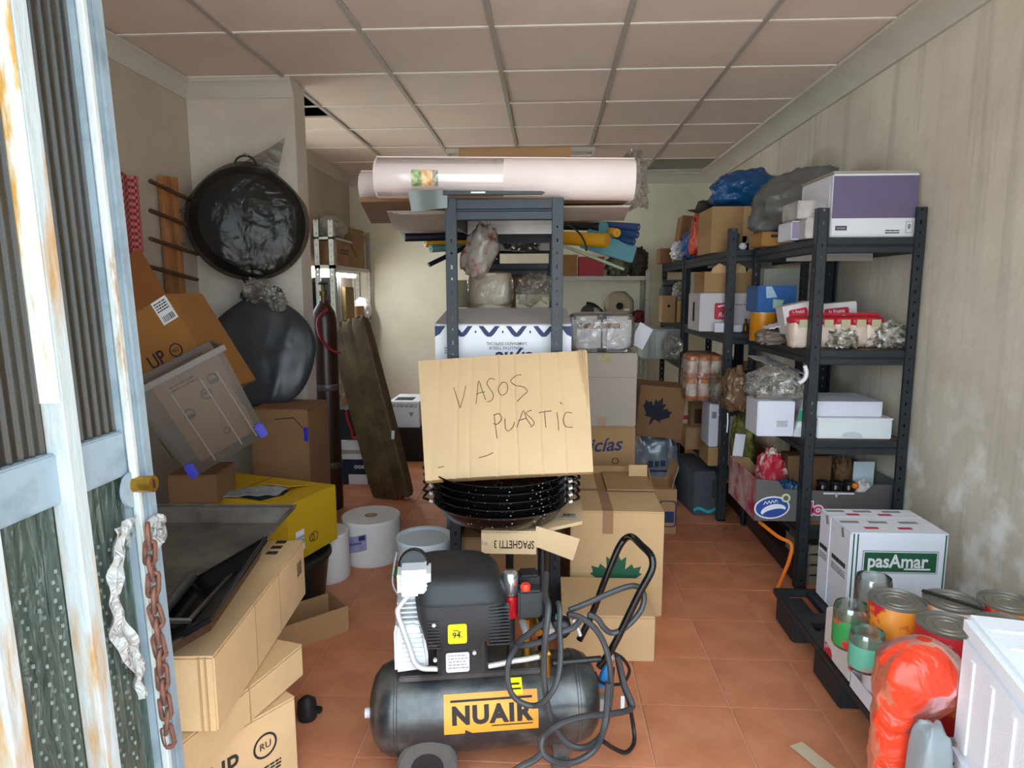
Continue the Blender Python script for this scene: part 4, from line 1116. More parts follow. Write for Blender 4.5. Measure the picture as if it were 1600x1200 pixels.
tin = thing('storage_tin', 'orange tin with a steel rim under the blue carton on the second shelf', 'tin', (at(1197, 520, Y=3.5).x, 3.56, z2)); hh = at(1200, 488, Y=3.5).z - z2
make('tin_body', MB().lathe([(.064, 0), (.066, .003), (.066, hh - .004), (.06, hh)], 32), mat('orange_tin_paint', 'd98a12', .35, 0, .1), tin); make('rim', MB().lathe([(.060, hh - .004), (.068, hh - .006), (.069, hh), (.060, hh + .002)], 32), STEELG, tin)
bc = pxbox('blue and white printed carton standing above the orange tin', 1183, 1246, 446, 487, 3.5, .2, mat('blue_print_carton', '1d5fa5', .5, 0, .2), z0=z2 + hh + .003)
w_, d_, h_ = SZ[bc.name]; decop(bc, 'front', [(-.06, h_ - .005), (-.03, h_ - .005), (0, .075), (-.055, .07)], mat('pale_blue_print', 'a9c3dd', .5), 'printed_mark'); decop(bc, 'front', [(-.02, .065), (.035, .06), (.02, .012), (-.02, .02)], mat('pale_green_print', '9fc0b4', .5), 'printed_mark')
pxbox('tall pale green panel added in place of the lit wall behind the blue carton', 1192, 1250, 420, 470, 3.80, .06, mat('lit_wall_green', 'a3a79a', .7, 0, .1), z0=z2)  # added pale box, its colour stands in for the lit wall behind
bag('brown paper pouch lying by the orange tin on the second shelf', (at(1215, 525, Y=3.22).x, 3.30, z2), (.17, .14, .075), mat('brown_pouch', '7a6a5f', .5, 0, .2, 9, .4, 12), 'food_pouch', 'bag', .8, .3, 3, 71)
o = flat_sheet('crumpled white paper on the brown pouch', [(at(1205, 505, Y=3.2).x, 3.22, z2 + .085), (at(1240, 500, Y=3.2).x, 3.22, z2 + .10), (at(1240, 500, Y=3.2).x + .01, 3.32, z2 + .115), (at(1205, 505, Y=3.2).x, 3.32, z2 + .09)], .004, WHITE2, 'crumpled_paper', 'paper', sag=.006)
# --- second shelf, middle unit
z2b = Z2 + .02
rc = pxbox('white carton with a red brand panel on the second shelf, middle rack unit', 1092, 1180, 458, 518, 4.05, .32, mat('dim_white_carton', '', .6), z0=z2b)
w_, d_, h_ = SZ[rc.name]
deco(rc, 'front', -.02, h_ * .53, .11, .10, FR, 'red_panel', rnd=.012); text(rc, 'front', -.02, h_ * .43, .042, 'Roy', WHITE, 0, lift=.0024, shear=.2); decop(rc, 'front', [(-.045, 0), (.045, .02), (.045, .028), (-.045, .01)], WHITE, 'swoosh', .0024, -.01, h_ * .63)
lines(rc, 'front', .11, h_ * .70, .12, .012, 1, INKG); bars(rc, 'left', 0, h_ * .5, .05, .12)
ob = pxbox('torn brown carton standing on the white red-panel carton', 1100, 1178, 424, 457, 4.08, .28, CARD2, z0=z2b + h_ + .001, flaps=False)
for k in range(2): make('torn_flap', MB().prism([(-.05, 0), (.05, 0), (.045, .035), (.0, .06), (-.04, .03)], .004, Matrix(((1, 0, 0, -.06 + .11 * k), (0, 0, 1, -.142), (0, 1, 0, SZ[ob.name][2] - .01), (0, 0, 0, 1)))), CARD, ob, smooth=False)
for k in range(3):
    o = thing('narrow_packet', ('nearest', 'middle', 'farthest')[k] + ' narrow food packet between the white red-panel carton and the rack post', 'packet', (1.115, 4.46 + k * .12, z2b), (0, 0, .1), 'narrow food packets')
    make('packet_body', MB().box(0, 0, .10, .055, .09, .20 - k * .02), [mat('tan_packet', 'a8835a', .5, 0, .3), mat('brown_packet', '6a4630', .5, 0, .3), mat('green_packet', '6d7d4d', .5, 0, .3)][k], o, bevel=.006); make('folded_top', MB().box(0, 0, .205 - k * .01, .05, .012, .02), WHITE2, o)
for k, u in enumerate((1166, 1173, 1180)):
    o = thing('small_bottle', ('left', 'middle', 'right')[k] + ' small amber bottle in front of the white red-panel carton', 'bottle', (at(u, 512, Y=3.97).x, 3.985, z2b), (0, 0, 0), 'small amber bottles')
    make('glass_body', MB().lathe([(.012, 0), (.013, .003), (.013, .045), (.006, .058), (.006, .068), (0, .068)], 14), mat('amber_glass', '6b4a20', .15, 0, .3), o); make('cap', MB().lathe([(.0075, .066), (.0075, .08), (0, .08)], 12), BLACK, o)
pxbox('small white carton lying in front of the white red-panel carton', 1117, 1135, 505, 518, 3.96, .05, WHITE2, z0=z2b, flaps=False)
pxbox('low white tray carton under the small bottles on the second shelf', 1143, 1160, 508, 520, 3.97, .05, WHITE2, z0=z2b, flaps=False)
# --- far unit second shelf
fc = pxbox('small tan carton with a round hand hole on the far right rack', 1034, 1056, 462, 503, 5.22, .16, CARD2, z0=z2b, flaps=False); decop(fc, 'front', ell(.012, .012, 12), DARK, 'hand_hole', cx=0, cy=SZ[fc.name][2] * .62)
fy = pxbox('yellowish carton beside the tan hand-hole carton on the far right rack', 1057, 1071, 470, 505, 5.22, .2, mat('yellowish_card', 'b89a55', .8), z0=z2b, flaps=False)
bag('clear bag standing on the yellowish carton on the far right rack', (at(1062, 460, Y=5.3).x, 5.34, z2b + SZ[fy.name][2]), (.10, .14, .14), CLEARM, 'plastic_bag', 'bag', .8, .4, 3, 77)
o = thing('grey_appliance', 'dim grey appliance at the back of the far right rack', 'device', (at(1044, 460, Y=5.7).x + .05, 5.75, z2b)); make('case', MB().box(0, 0, .14, .2, .2, .28), mat('dim_grey_plastic', '4d4a46', .5), o, bevel=.01); make('arm', MB().cyl((-.1, -.05, .31), (.13, -.05, .31), .03), mat('dim_grey_plastic', '', .5), o)
GT = film('milky_grey_tub', '9aa099', .75, .3, 2, .05)
tub = thing('plastic_tub', 'tall milky grey plastic tub in the far right rack', 'tub', (at(1040, 575, Y=5.2).x + .0, 5.36, .868)); hh = at(1040, 517, Y=5.2).z - .868
make('tub_wall', MB().prism([(x * .18, y * .14) for x, y in ((-1, -.8), (-.8, -1), (.8, -1), (1, -.8), (1, .8), (.8, 1), (-.8, 1), (-1, .8))], hh), mat('milky_tub', 'a3aaa1', .35, 0, .08, 4), tub, bevel=.006)
for k in (-.14, -.09, .13): make('moulded_rib', MB().box(k, -.142, hh / 2, .012, .008, hh * .95), mat('milky_tub', '', .35), tub, bevel=.003)
make('tub_lid', MB().box(0, 0, hh + .006, .37, .29, .012), mat('milky_tub', '', .35), tub, bevel=.004)
bag('crumpled clear bag pushed against the milky grey tub', (at(1052, 575, Y=5.0).x, 5.08, Z3 + .16), (.15, .13, .18), CLEAR, 'plastic_bag', 'bag', .9, .45, 2.6, 83)
# --- third shelf
z3 = Z3
OJ = mat('orange_lid', 'dd7a1c', .35, 0, .1); WJ = mat('white_jar_label', 'e2d6ca', .4, 0, .25, 14, hex2='c9895a')
proto = None
for t in range(2):
    for k in range(3):
        for r in range(2):
            lcx = (at(1092, 590, Y=4.1).x - .045 + k * .075, 4.10 + r * .09, z3 + t * .142)
            lab = ('upper' if t else 'lower') + ' tier, ' + ('front' if r == 0 else 'back') + ' row, ' + ('left', 'middle', 'right')[k] + ' orange-lidded jar in the shrink-wrapped pack on the third shelf'
            if proto is None:
                proto = thing('food_jar', lab, 'jar', lcx, (0, 0, 0), 'orange-lidded jars')
                make('jar_body', MB().lathe([(.032, 0), (.035, .004), (.035, .105), (.03, .112)], 20), WJ, proto); make('lid', MB().lathe([(.034, .110), (.035, .112), (.035, .136), (.033, .139), (0, .139)], 20), OJ, proto); make('orange_band', MB().lathe([(.0354, .012), (.0356, .013), (.0356, .03), (.0354, .031)], 20), mat('orange_print', 'd9733a', .5), proto)
            else: dup(proto, lab, lcx)
bag('shrink wrap around the pack of orange-lidded jars on the third shelf', (at(1092, 590, Y=4.1).x + .03, 4.145, z3 - .0), (.265, .215, .295), CLEAR, 'shrink_wrap', 'plastic', .3, .05, 5, 91)
bag('clear bag bunched at the right end of the jar pack', (at(1122, 610, Y=3.97).x + .01, 4.0, z3), (.1, .1, .19), CLEAR, 'plastic_bag', 'bag', .9, .45, 2.6, 93)
bt = None
for k in range(5):
    lcx = (at(1165, 570, Y=3.6).x + .15, 3.46 + k * .076, z3 + .193)
    lab = ('nearest', 'second nearest', 'third nearest', 'fourth nearest', 'farthest')[k] + ' dark brown bottle lying on its side on the third shelf'
    if bt is None:
        bt = thing('brown_bottle', lab, 'bottle', lcx, (0, -PI / 2, 0), 'dark brown bottles lying side by side')
        make('glass_body', MB().lathe([(.03, 0), (.036, .004), (.036, .15), (.02, .185), (.014, .20), (.014, .24), (0, .24)], 20), mat('brown_bottle_plastic', '2b1710', .15, 0, .2), bt); make('cap', MB().lathe([(.016, .235), (.016, .255), (0, .255)], 14), mat('dull_gold', '7a6438', .4, .5), bt)
    else: dup(bt, lab, lcx)
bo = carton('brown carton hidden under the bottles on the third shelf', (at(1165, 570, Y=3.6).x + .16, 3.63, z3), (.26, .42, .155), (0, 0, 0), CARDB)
o = flat_sheet('white card lying slanted over the brown bottles', [(at(1178, 552, Y=3.6).x, 3.72, z3 + .315), (at(1236, 572, Y=3.3).x, 3.3, z3 + .27), (at(1236, 572, Y=3.3).x + .07, 3.3, z3 + .27), (at(1178, 552, Y=3.6).x + .10, 3.72, z3 + .315)], .004, WHITE2, 'white_card', 'card')
bag('large clear plastic bag heaped on the third shelf behind the white cartons', (at(1205, 600, Y=3.15).x + .03, 3.19, z3 + .155), (.27, .22, .16), CLEARM, 'plastic_bag', 'bag', .8, .25, 2.0, 97)
bag('clear bag of brown sticks hanging over the edge of the third shelf', (at(1146, 642, Y=3.30).x, 3.30, at(1146, 642, Y=3.3).z), (.125, .14, at(1146, 575, Y=3.3).z - at(1146, 642, Y=3.3).z), film('brown_content_bag', '8a6a4c', .8, .15, 14, .9), 'food_bag', 'bag', .75, .3, 2.4, 101)
o = make('bag_string', MB().tube([(0, 0, 0), (.003, .002, -.05), (.0, 0, -.1)], .0035, 5), WHITE2, None, at(1137, 645, Y=3.28)); tag(o, 'white string hanging from the bag of brown sticks', 'string')
WB = mat('cool_white_carton', 'd9dbe8', .6, 0, .05, 4)
a = at(1182, 682, Y=3.06); b = at(1243, 628, Y=3.06)
wl_ = carton('square white carton jutting out over the left edge of the third shelf', ((a.x + b.x) / 2, 3.15, z3 + .002), (b.x - a.x, .18, b.z - z3), (0, 0, 0), WB, flaps=False); lines(wl_, 'front', .03, .06, .05, .03, 5)
wb1 = pxbox('long white carton on the third shelf, lower of two', 1276, 1395, 656, 686, 3.03, .3, mat('pale_mint_white', 'dfe6e8', .6, 0, .05), z0=z3); make('folded_lid', MB().box(0, 0, SZ[wb1.name][2] + .003, SZ[wb1.name][0] + .008, .304, .006), WHITE, wb1, bevel=.002)
decop(wb1, 'front', ell(.05, .03, 16, 0, PI), mat('pale_arch_print', 'c2cdd3', .6), 'printed_arch', cx=-.01, cy=.004)
wb2 = pxbox('long white carton on the third shelf, upper of two', 1262, 1380, 628, 655, 3.06, .28, WB, z0=z3 + SZ[wb1.name][2] + .007)
gp = thing('printed_packet', 'white and green slanted packet between the white cartons and the rack post', 'packet', (at(1247, 688, Y=3.07).x, 3.07, z3 + .001), (0, .06, 0)); SZ[gp.name] = (.055, .03, .22)
make('packet_body', MB().prism([(-.03, 0), (.03, 0), (.034, .24), (.016, .22)], .03, Matrix(((1, 0, 0, 0), (0, 0, 1, -.015), (0, 1, 0, 0), (0, 0, 0, 1)))), mat('pale_packet', 'c9d2cc', .5), gp, bevel=.002); deco(gp, 'front', .003, .10, .045, .05, mat('green_packet_print', '3f8f6c', .5), 'green_panel', t=.002); deco(gp, 'front', .003, .055, .045, .02, WHITE2, 'white_panel', t=.002)
o = make('white_hook_tag', MB().tube([(0, 0, .06), (.01, 0, .03), (.004, 0, 0), (-.02, 0, -.02)], .009, 6), WHITE, None, at(1256, 592, Y=2.985)); tag(o, 'white curled strap wrapped on the front rack post at the third shelf', 'strap')
# --- lowest shelf: printed fruit tray carton
z4 = Z4
GT2 = mat('dark_grey_print_carton', '5d5a59', .7, 0, .08)
YT = 3.055
a = at(1178, 824, Y=YT); b = at(1400, 765, Y=YT)
ft2 = thing('fruit_tray', 'open dark grey fruit tray carton with a blue oval badge on the lowest right shelf', 'tray', ((a.x + b.x) / 2, YT + .225, z4)); wt = b.x - a.x; ht = .20
SZ[ft2.name] = (wt, .45, ht)
x0_ = -wt / 2
prof = [(x0_, 0), (-x0_, 0), (-x0_, ht * .92), (-x0_ - .10, ht * .92), (-x0_ - .14, ht * .72), (x0_ + .13, ht * .78), (x0_ + .10, ht * .98), (x0_, ht * 1.02)]
FM = lambda y: Matrix(((1, 0, 0, 0), (0, 0, 1, y), (0, 1, 0, 0), (0, 0, 0, 1)))
make('front_panel', MB().prism(prof, .006, FM(-.225)), GT2, ft2, smooth=False); make('back_panel', MB().prism(prof, .006, FM(.219)), CARD2, ft2, smooth=False)
make('side_panel', MB().span(x0_, x0_ + .006, -.219, .219, 0, ht), mat('pink_print_carton', 'a8305c', .6, 0, .3, 9, hex2='cfc4b8'), ft2, smooth=False); make('side_panel', MB().span(-x0_ - .006, -x0_, -.219, .219, 0, ht), GT2, ft2, smooth=False)
make('tray_bottom', MB().span(x0_ + .006, -x0_ - .006, -.219, .219, 0, .006), CARD2, ft2, smooth=False)
bl = mat('blue_badge', '2b4a9c', .5); bcx = at(1206, 793, Y=YT).x - ft2.location.x; bcz = at(1206, 793, Y=YT).z - z4
decop(ft2, 'front', ell(.083, .055), WHITE, 'badge_rim', .0012, bcx, bcz, rot=.12); decop(ft2, 'front', ell(.076, .048), bl, 'badge_oval', .0022, bcx, bcz, rot=.12)
arc = [(.060 * math.cos(t), .034 * math.sin(t) - .014) for t in [PI * (.05 + .9 * i / 14) for i in range(15)]]; arc += [(.054 * math.cos(t), .018 * math.sin(t) - .022) for t in [PI * (.95 - .9 * i / 14) for i in range(15)]]
decop(ft2, 'front', arc, WHITE, 'badge_swoosh', .003, bcx + .004, bcz - .004, rot=.25); make('badge_script', MB().tube([(bcx - .040 + .008 * i, -.2295, bcz + .020 + (.009 if i % 2 else -.005) + .0015 * i) for i in range(9)], .002, 5, 3), WHITE, ft2)
decop(ft2, 'front', ell(.021, .021), mat('pale_green_badge', 'cfd8a0', .5), 'small_badge', .0024, bcx + .062, bcz + .048); decop(ft2, 'front', ell(.012, .012), GT2, 'small_badge_core', .0032, bcx + .062, bcz + .048)
lx = at(1260, 795, Y=YT); text(ft2, 'front', lx.x - ft2.location.x + .044, lx.z - z4, .085, 'lo', WHITE, 0, lift=.001, bold=.008); text(ft2, 'front', lx.x - ft2.location.x + .044, lx.z - z4, .085, 'lo', mat('pink_letters', 'd6487c', .5), 0, lift=.002, bold=.002)
make('torn_white_edge', MB().box(.06, -.229, ht * .70, .14, .002, .008).box(.05, -.229, ht * .66, .008, .002, .02), WHITE2, ft2, smooth=False)
zi = z4 + .008
bag('blue shiny packet inside the grey fruit tray', (ft2.location.x - .13, 3.17, zi), (.16, .16, .155), mat('blue_shiny_packet', '2a4f78', .25, 0, .3, 9, .4, 12), 'blue_packet', 'packet', .8, .3, 3, 111)
bag('red and white packet in the grey fruit tray', (ft2.location.x - .15, 3.37, zi), (.16, .15, .26), mat('red_white_packet', 'c4303f', .4, 0, .3, 7, .3, 12, hex2='e6d8cf', lo=.47, hi=.53), 'printed_packet', 'packet', .8, .3, 3, 113)
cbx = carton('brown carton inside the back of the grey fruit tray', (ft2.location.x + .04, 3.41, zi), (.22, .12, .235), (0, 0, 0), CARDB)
jl = None
for k in range(3):
    lab = ('left', 'middle', 'right')[k] + ' of three dark jars in the grey fruit tray'; lcx = (ft2.location.x + .025 + k * .062, 3.15, zi)
    if jl is None:
        jl = thing('dark_jar', lab, 'jar', lcx, (0, 0, 0), 'dark jars in the fruit tray'); make('jar_body', MB().lathe([(.026, 0), (.029, .003), (.029, .14), (.024, .15)], 18), mat('dark_sauce_glass', '1f120e', .12, 0, .2), jl); make('lid', MB().lathe([(.027, .149), (.028, .165), (0, .166)], 18), BLACK, jl)
    else: dup(jl, lab, lcx)
pl = thing('white_lamp_packet', 'white and clear glossy packet in the grey fruit tray', 'packet', (ft2.location.x + .215, 3.14, zi)); make('pouch', MB().blob(.09, .1, .16, .7, .25, 3, 7), mat('glossy_white_packet', 'd8d5cf', .15, 0, .2, 9), pl); make('orange_tip', MB().blob(.03, .03, .03, .8), ORANGE, pl, (-.05, -.02, .135))
o = make('white_card', MB().box(0, 0, .12, .10, .004, .24), mat('pale_blue_card', 'cdd8de', .6), None, (ft2.location.x + .255, 3.235, zi), (.0, 0, 0)); tag(o, 'pale blue card standing up in the grey fruit tray', 'card')
bag('crumpled brown paper at the right end of the grey fruit tray', (ft2.location.x + .235, 3.40, zi), (.12, .12, .21), CARDB, 'brown_paper', 'paper', .8, .35, 3, 117)
# behind the tray, in the gap left of it
zL = Z4 + .015
o = thing('paper_sack', 'white paper sack standing on the lowest right shelf behind the rack post', 'sack', (at(1146, 712, Y=3.95).x + .02, 4.05, zL)); make('sack_body', MB().blob(.17, .14, .32, .45, .12, 3, 5), mat('white_sack_paper', 'cfcdd2', .7, 0, .08, 8), o); make('folded_top', MB().box(0, 0, .325, .13, .02, .03), mat('white_sack_paper', '', .7), o)
bag('yellow green net of produce behind the fruit tray', (at(1165, 700, Y=3.55).x, 3.62, z4), (.13, .14, .40), mat('yellow_green_net', '8d8c3a', .6, 0, .4, 20, .4, 30, hex2='3d3a20'), 'produce_net', 'bag', .7, .25, 3, 121)
o = make('white_card', MB().box(0, 0, .05, .055, .003, .12), WHITE2, None, (ft2.location.x - wt / 2 + .03, 3.47, z4 + .22), (0, .1, .1)); tag(o, 'white card at the back left corner of the fruit tray', 'card')
o = pxbox('cream milk carton at the left edge of the lower right shelf', 1056, 1077, 622, 668, 4.55, .12, mat('cream_carton', 'd9c9a2', .6), z0=at(1066, 668, Y=4.55).z, flaps=False); w_, d_, h_ = SZ[o.name]
make('gable_top', MB().prism([(-w_ / 2, 0), (w_ / 2, 0), (.01, .055), (-.01, .055)], d_, FM(-d_ / 2) @ Matrix.Translation((0, h_, 0))), mat('cream_carton', '', .6), o, smooth=False); deco(o, 'front', 0, h_ * .35, w_ - .01, .03, FR, 'red_print_band')
zl5 = o.location.z
sp2 = MB()
bq = pxbox('brown carton with maroon print beside the cream milk carton', 1079, 1108, 628, 666, 4.45, .2, CARDB, z0=zl5 - .0, flaps=False); deco(bq, 'front', 0, SZ[bq.name][2] / 2, .07, .1, mat('maroon_print', '4a1512', .7), 'maroon_panel')
o = pxbox('white carton turned on end beside the maroon print carton', 1107, 1124, 632, 690, 4.0, .2, mat('cool_white_carton', '', .6), z0=at(1115, 698, Y=4.0).z, flaps=False); bars(o, 'front', 0, SZ[o.name][2] * .75, .03, .04)
pxbox('plain brown carton under the maroon print carton', 1070, 1110, 668, 712, 4.42, .3, CARD2, z0=zL)
pxbox('low brown carton under the cream milk carton', 1052, 1074, 669, 700, 4.62, .3, CARD2, z0=zL)
pxbox('brown carton holding up the white end-on carton', 1106, 1128, 699, 725, 3.99, .24, CARD2, z0=zL)
# dark grey carton with a turquoise wave, on the floor
dg = carton('dark grey carton with a turquoise wave on the floor by the right racks', (at(1106, 803, Y=4.02).x - .04, 4.26, 0), (.145, .46, at(1100, 737, Y=4.02).z), (0, 0, .10), mat('slate_carton', '4a5059', .6, 0, .1), flaps=False)
w_, d_, h_ = SZ[dg.name]
decop(dg, 'front', [(-w_ / 2, .04)] + [(-w_ / 2 + w_ * i / 12, .045 + .012 * math.sin(i * .6)) for i in range(13)] + [(w_ / 2 - w_ * i / 12, .026 + .012 * math.sin((12 - i) * .6)) for i in range(13)], mat('turquoise_print', '27b4c4', .5), 'wave_stripe'); deco(dg, 'front', .05, h_ * .6, .02, .12, mat('slate_line', '33373d', .6), 'handle_slot')
# shallow brown carton lid on floor under the first rack, boards and crates, orange cable
bd = MB()
o = make('dark_timber', MB().box(0, 0, .05, .12, 1.35, .09), mat('dark_red_timber', '3a1c14', .8, 0, .3, 6), None, (1.265, 3.76, 0), (0, 0, -.01), bevel=.004); tag(o, 'dark timber beam lying on the floor under the right racks', 'timber')
cr_ = thing('crate', 'pale wooden crate on the floor under the nearest right rack', 'crate', (1.40, 3.16, 0)); 
for k in range(4): make('slat', MB().box(0, -.10, .02 + k * .052, .30, .012, .042), mat('grey_wood', '8f8474', .8, 0, .2, 8, .1, 30), cr_, bevel=.002)
for sx in (-1, 1): make('corner_post', MB().box(sx * .14, -.085, .10, .025, .025, .20), mat('grey_wood', '', .8), cr_); make('side_board', MB().box(sx * .156, .02, .10, .010, .24, .16), mat('grey_wood', '', .8), cr_)
make('back_board', MB().box(0, .12, .10, .30, .01, .18), mat('grey_wood', '', .8), cr_)
pts = [at(u, v, Y=y) for u, v, y in ((1186, 815, 3.1), (1215, 838, 3.0), (1236, 850, 2.95), (1234, 872, 2.93), (1224, 898, 2.93), (1214, 920, 2.93), (1203, 933, 2.95), (1190, 929, 2.98), (1184, 922, 3.0))]
c0 = pts[4]; o = make('orange_cable', MB().tube([p - c0 for p in pts], .0085, 8, 5), ORANGE, None, c0); tag(o, 'thick orange cable drooping from the lowest shelf of the nearest right rack', 'cable')
lv = make('dead_leaves', MB().add([(0, 0, .002), (.03, .01, .02), (.05, .05, .01), (.01, .04, .004)], [(0, 1, 2, 3)]).add([(.05, -.02, .003), (.08, 0, .03), (.07, .04, .012)], [(0, 1, 2)]), CARDB, None, at(1130, 830, Z=0)); tag(lv, 'scrap of torn brown paper on the floor at the middle rack post', 'paper')

# ------------------------------------------------------------------ white shelf against the back wall
WSH = mat('white_angle_steel', 'b5b0a6', .5, .1, .15, 12)
bw0, bw1 = at(800, 432, Y=6.45).x, at(1016, 432, Y=6.45).x
bwz = at(1000, 432, Y=6.45).z
ws = thing('angle_shelf', 'white slotted angle shelf against the back wall', 'shelf', ((bw0 + bw1) / 2, 6.62, 0)); hw = (bw1 - bw0) / 2
for sx in (-1, 1):
    for y in (-.18, .18): make('post', post_mesh(bwz + .06, -sx, 1 if y < 0 else -1), WSH, ws, (sx * hw, y, 0), smooth=False)
bz2 = at(1000, 505, Y=6.45).z
for z in (bwz, bz2, .55):
    make('shelf_board', MB().span(-hw, hw, -.17, .17, z - .022, z), WSH, ws, smooth=False); make('shelf_lip', MB().span(-hw, hw, -.178, -.172, z - .035, z + .004), WSH, ws, smooth=False)
def bin_(label, u0, u1, v0, m, z=bwz, Y=6.5):
    a = at(u0, 430, Y=Y); b = at(u1, v0, Y=Y); th = thing('plastic_crate', label, 'crate', ((a.x + b.x) / 2, Y + .1, z)); w_ = b.x - a.x; h_ = max(.06, b.z - z)
    mb = MB(); mb.span(-w_ / 2, w_ / 2, -.1, -.094, 0, h_); mb.span(-w_ / 2, w_ / 2, .094, .1, 0, h_); mb.span(-w_ / 2, -w_ / 2 + .006, -.094, .094, 0, h_); mb.span(w_ / 2 - .006, w_ / 2, -.094, .094, 0, h_); mb.span(-w_ / 2 + .006, w_ / 2 - .006, -.094, .094, 0, .006)
    make('crate_body', mb, m, th, smooth=False); make('rim', MB().span(-w_ / 2 - .006, w_ / 2 + .006, -.108, -.101, h_ - .015, h_), m, th); return th
bin_('red plastic crate on the white back shelf', 904, 944, 401, mat('red_plastic', '9c1620', .5))
bin_('amber orange plastic crate left of the red one on the white back shelf', 876, 902, 398, mat('amber_plastic', '8a5a16', .5))
bag('dull green bundle right of the red crate on the white back shelf', (at(966, 428, Y=6.55).x, 6.6, bwz), (.24, .2, .22), mat('dull_green_cloth', '5d6146', .8, 0, .3, 9), 'cloth_bundle', 'bag', .8, .35, 3, 131)
bag('dark brown bundle at the right end of the white back shelf', (at(998, 425, Y=6.55).x, 6.62, bwz), (.2, .2, .28), mat('dark_brown_cloth', '3a332b', .9), 'cloth_bundle', 'bag', .8, .3, 3, 137)
fn_ = thing('box_fan', 'round-cornered beige fan heater on the second white back shelf', 'fan', (at(968, 490, Y=6.5).x, 6.58, bz2)); s_ = .30
make('fan_case', MB().lathe([(.02, 0), (.13, 0), (.155, .03), (.155, .10), (.13, .13), (0, .13)], 8, Matrix.Translation((0, .06, .165)) @ Matrix.Rotation(PI / 2, 4, 'X') @ Matrix.Rotation(PI / 8, 4, 'Z')), mat('beige_plastic', 'a39474', .5, 0, .15), fn_, bevel=.01)
make('fan_hub', MB().cyl((0, -.073, .165), (0, -.085, .165), .035), DARK, fn_); make('rating_label', MB().box(.07, -.072, .13, .05, .006, .018), WHITE2, fn_); make('fan_foot', MB().box(0, 0, .008, .2, .1, .016), BLACK, fn_)
dr = thing('power_tool', 'black and white power tool on the second white back shelf', 'tool', (at(920, 490, Y=6.5).x, 6.58, bz2)); make('tool_body', MB().lathe([(.04, 0), (.075, .02), (.08, .12), (.06, .17), (0, .18)], 20, Matrix.Translation((0, .05, .1)) @ Matrix.Rotation(PI / 2, 4, 'X')), BLACK, dr); make('white_disc', MB().lathe([(.0, 0), (.06, .0), (.065, .015), (.05, .03), (0, .035)], 20, Matrix.Translation((.06, -.09, .09)) @ Matrix.Rotation(PI / 2, 4, 'X')), mat('dirty_white_plastic', '9c9586', .5, 0, .4, 14, hex2='3c3830'), dr); make('tool_handle', MB().tube([(-.02, 0, .19), (.06, 0, .17), (.14, 0, .10)], .018, 8), BLACK, dr); make('tool_base', MB().box(0, 0, .012, .14, .1, .024), BLACK, dr)
bag('dark red sack low at the right end of the white back shelf', (at(1000, 500, Y=6.5).x, 6.58, bz2), (.15, .14, .12), mat('dark_red_cloth', '6a1a1c', .8), 'red_sack', 'bag', .8, .3, 3, 141)

# ------------------------------------------------------------------ the left corner: pier, wall pegs, pans in bags
def bagged_pan(label, u, v, Y, r, thick, tilt, m, panm, cat='pan'):
    pass


pp = at(385, 345, Y=3.57)
fp = thing('paella_pan', 'big black paella pan in clear film hanging on the pier', 'pan', (pp.x, 3.60, pp.z), (0, 0, 0)); R1 = .30
MX = Matrix.Rotation(math.radians(24), 4, 'Z') @ Matrix.Rotation(PI / 2, 4, 'X')
make('dish', MB().lathe([(0, .0), (R1 * .84, 0), (R1 * .98, -.045), (R1, -.048), (R1 * .98, -.052), (R1 * .82, -.008), (0, -.008)], 56, MX), mat('black_steel_pan', '0e0d0f', .62, 0, .2, 8), fp)
hq = [MX @ Vector((.055 * math.cos(t), R1 + .0 + .052 * math.sin(t), -.03)) for t in [PI * i / 8 for i in range(9)]]
make('loop_handle', MB().tube(hq, .006, 7, 3), mat('black_steel_pan', '', .35), fp)
hq = [MX @ Vector((.05 * math.cos(t), -R1 - .04 * math.sin(t), -.03)) for t in [PI * i / 8 for i in range(9)]]
make('loop_handle', MB().tube(hq, .006, 7, 3), mat('black_steel_pan', '', .35), fp)
bgm = MB()
def bagfn(u, v):
    a = 2 * PI * u; s = math.sin(PI * v)
    r = R1 * 1.07
    x, y = math.cos(a) * r * s, math.sin(a) * r * s
    z = .055 * math.cos(PI * v) - .02 + .006 * noise.noise(Vector((x * 9, y * 4, v * 3)))
    if y > .1: x *= 1 - .9 * max(0, (y - .1)) ; 
    return MX @ Vector((x, y, z))
bgm.sheet(bagfn, 60, 24, .001)
cp = [MX @ Vector(q) for q in ((-.06, R1 * .96, -.03), (.16, R1 * .85, -.03), (.21, R1 + .16, -.02), (.12, R1 + .1, -.03))]
bgm.add(cp + [c + MX.to_3x3() @ Vector((0, 0, .004)) for c in cp], [(0, 1, 2, 3), (7, 6, 5, 4)])
make('clear_bag', bgm, film('thin_bag_film', '7a746a', .04, .2, 7, .6, .12), fp, angle=80)
kn = MB(); kn.blob(.17, .1, .13, .9, .5, 3, 6, M=Matrix.Translation((.06, -.03, -R1 - .15))); kn.blob(.09, .05, .10, .9, .5, 3, 9, M=Matrix.Translation((.15, -.03, -R1 - .19)))
make('knotted_bag_end', kn, CLEARM, fp, angle=80)
make('nail', MB().cyl((.0, .1, R1 + .055), (0, -.01, R1 + .055), .005), INKG, fp)
GB2 = mat('dark_garbage_bag', '34363a', .38, 0, .15, 5, .9, 5, stretch=(1, 1, .5))
R2 = .29; p2 = at(393, 548, Y=3.42)
sp_ = thing('bagged_pan', 'big round pan wrapped in a dark grey garbage bag leaning on the pier', 'pan', (p2.x, 3.54, p2.z - .02), (0, 0, 0))
MX2 = Matrix.Rotation(math.radians(12), 4, 'Z') @ Matrix.Rotation(math.radians(-14), 4, 'X') @ Matrix.Rotation(PI / 2, 4, 'X')
mb = MB()
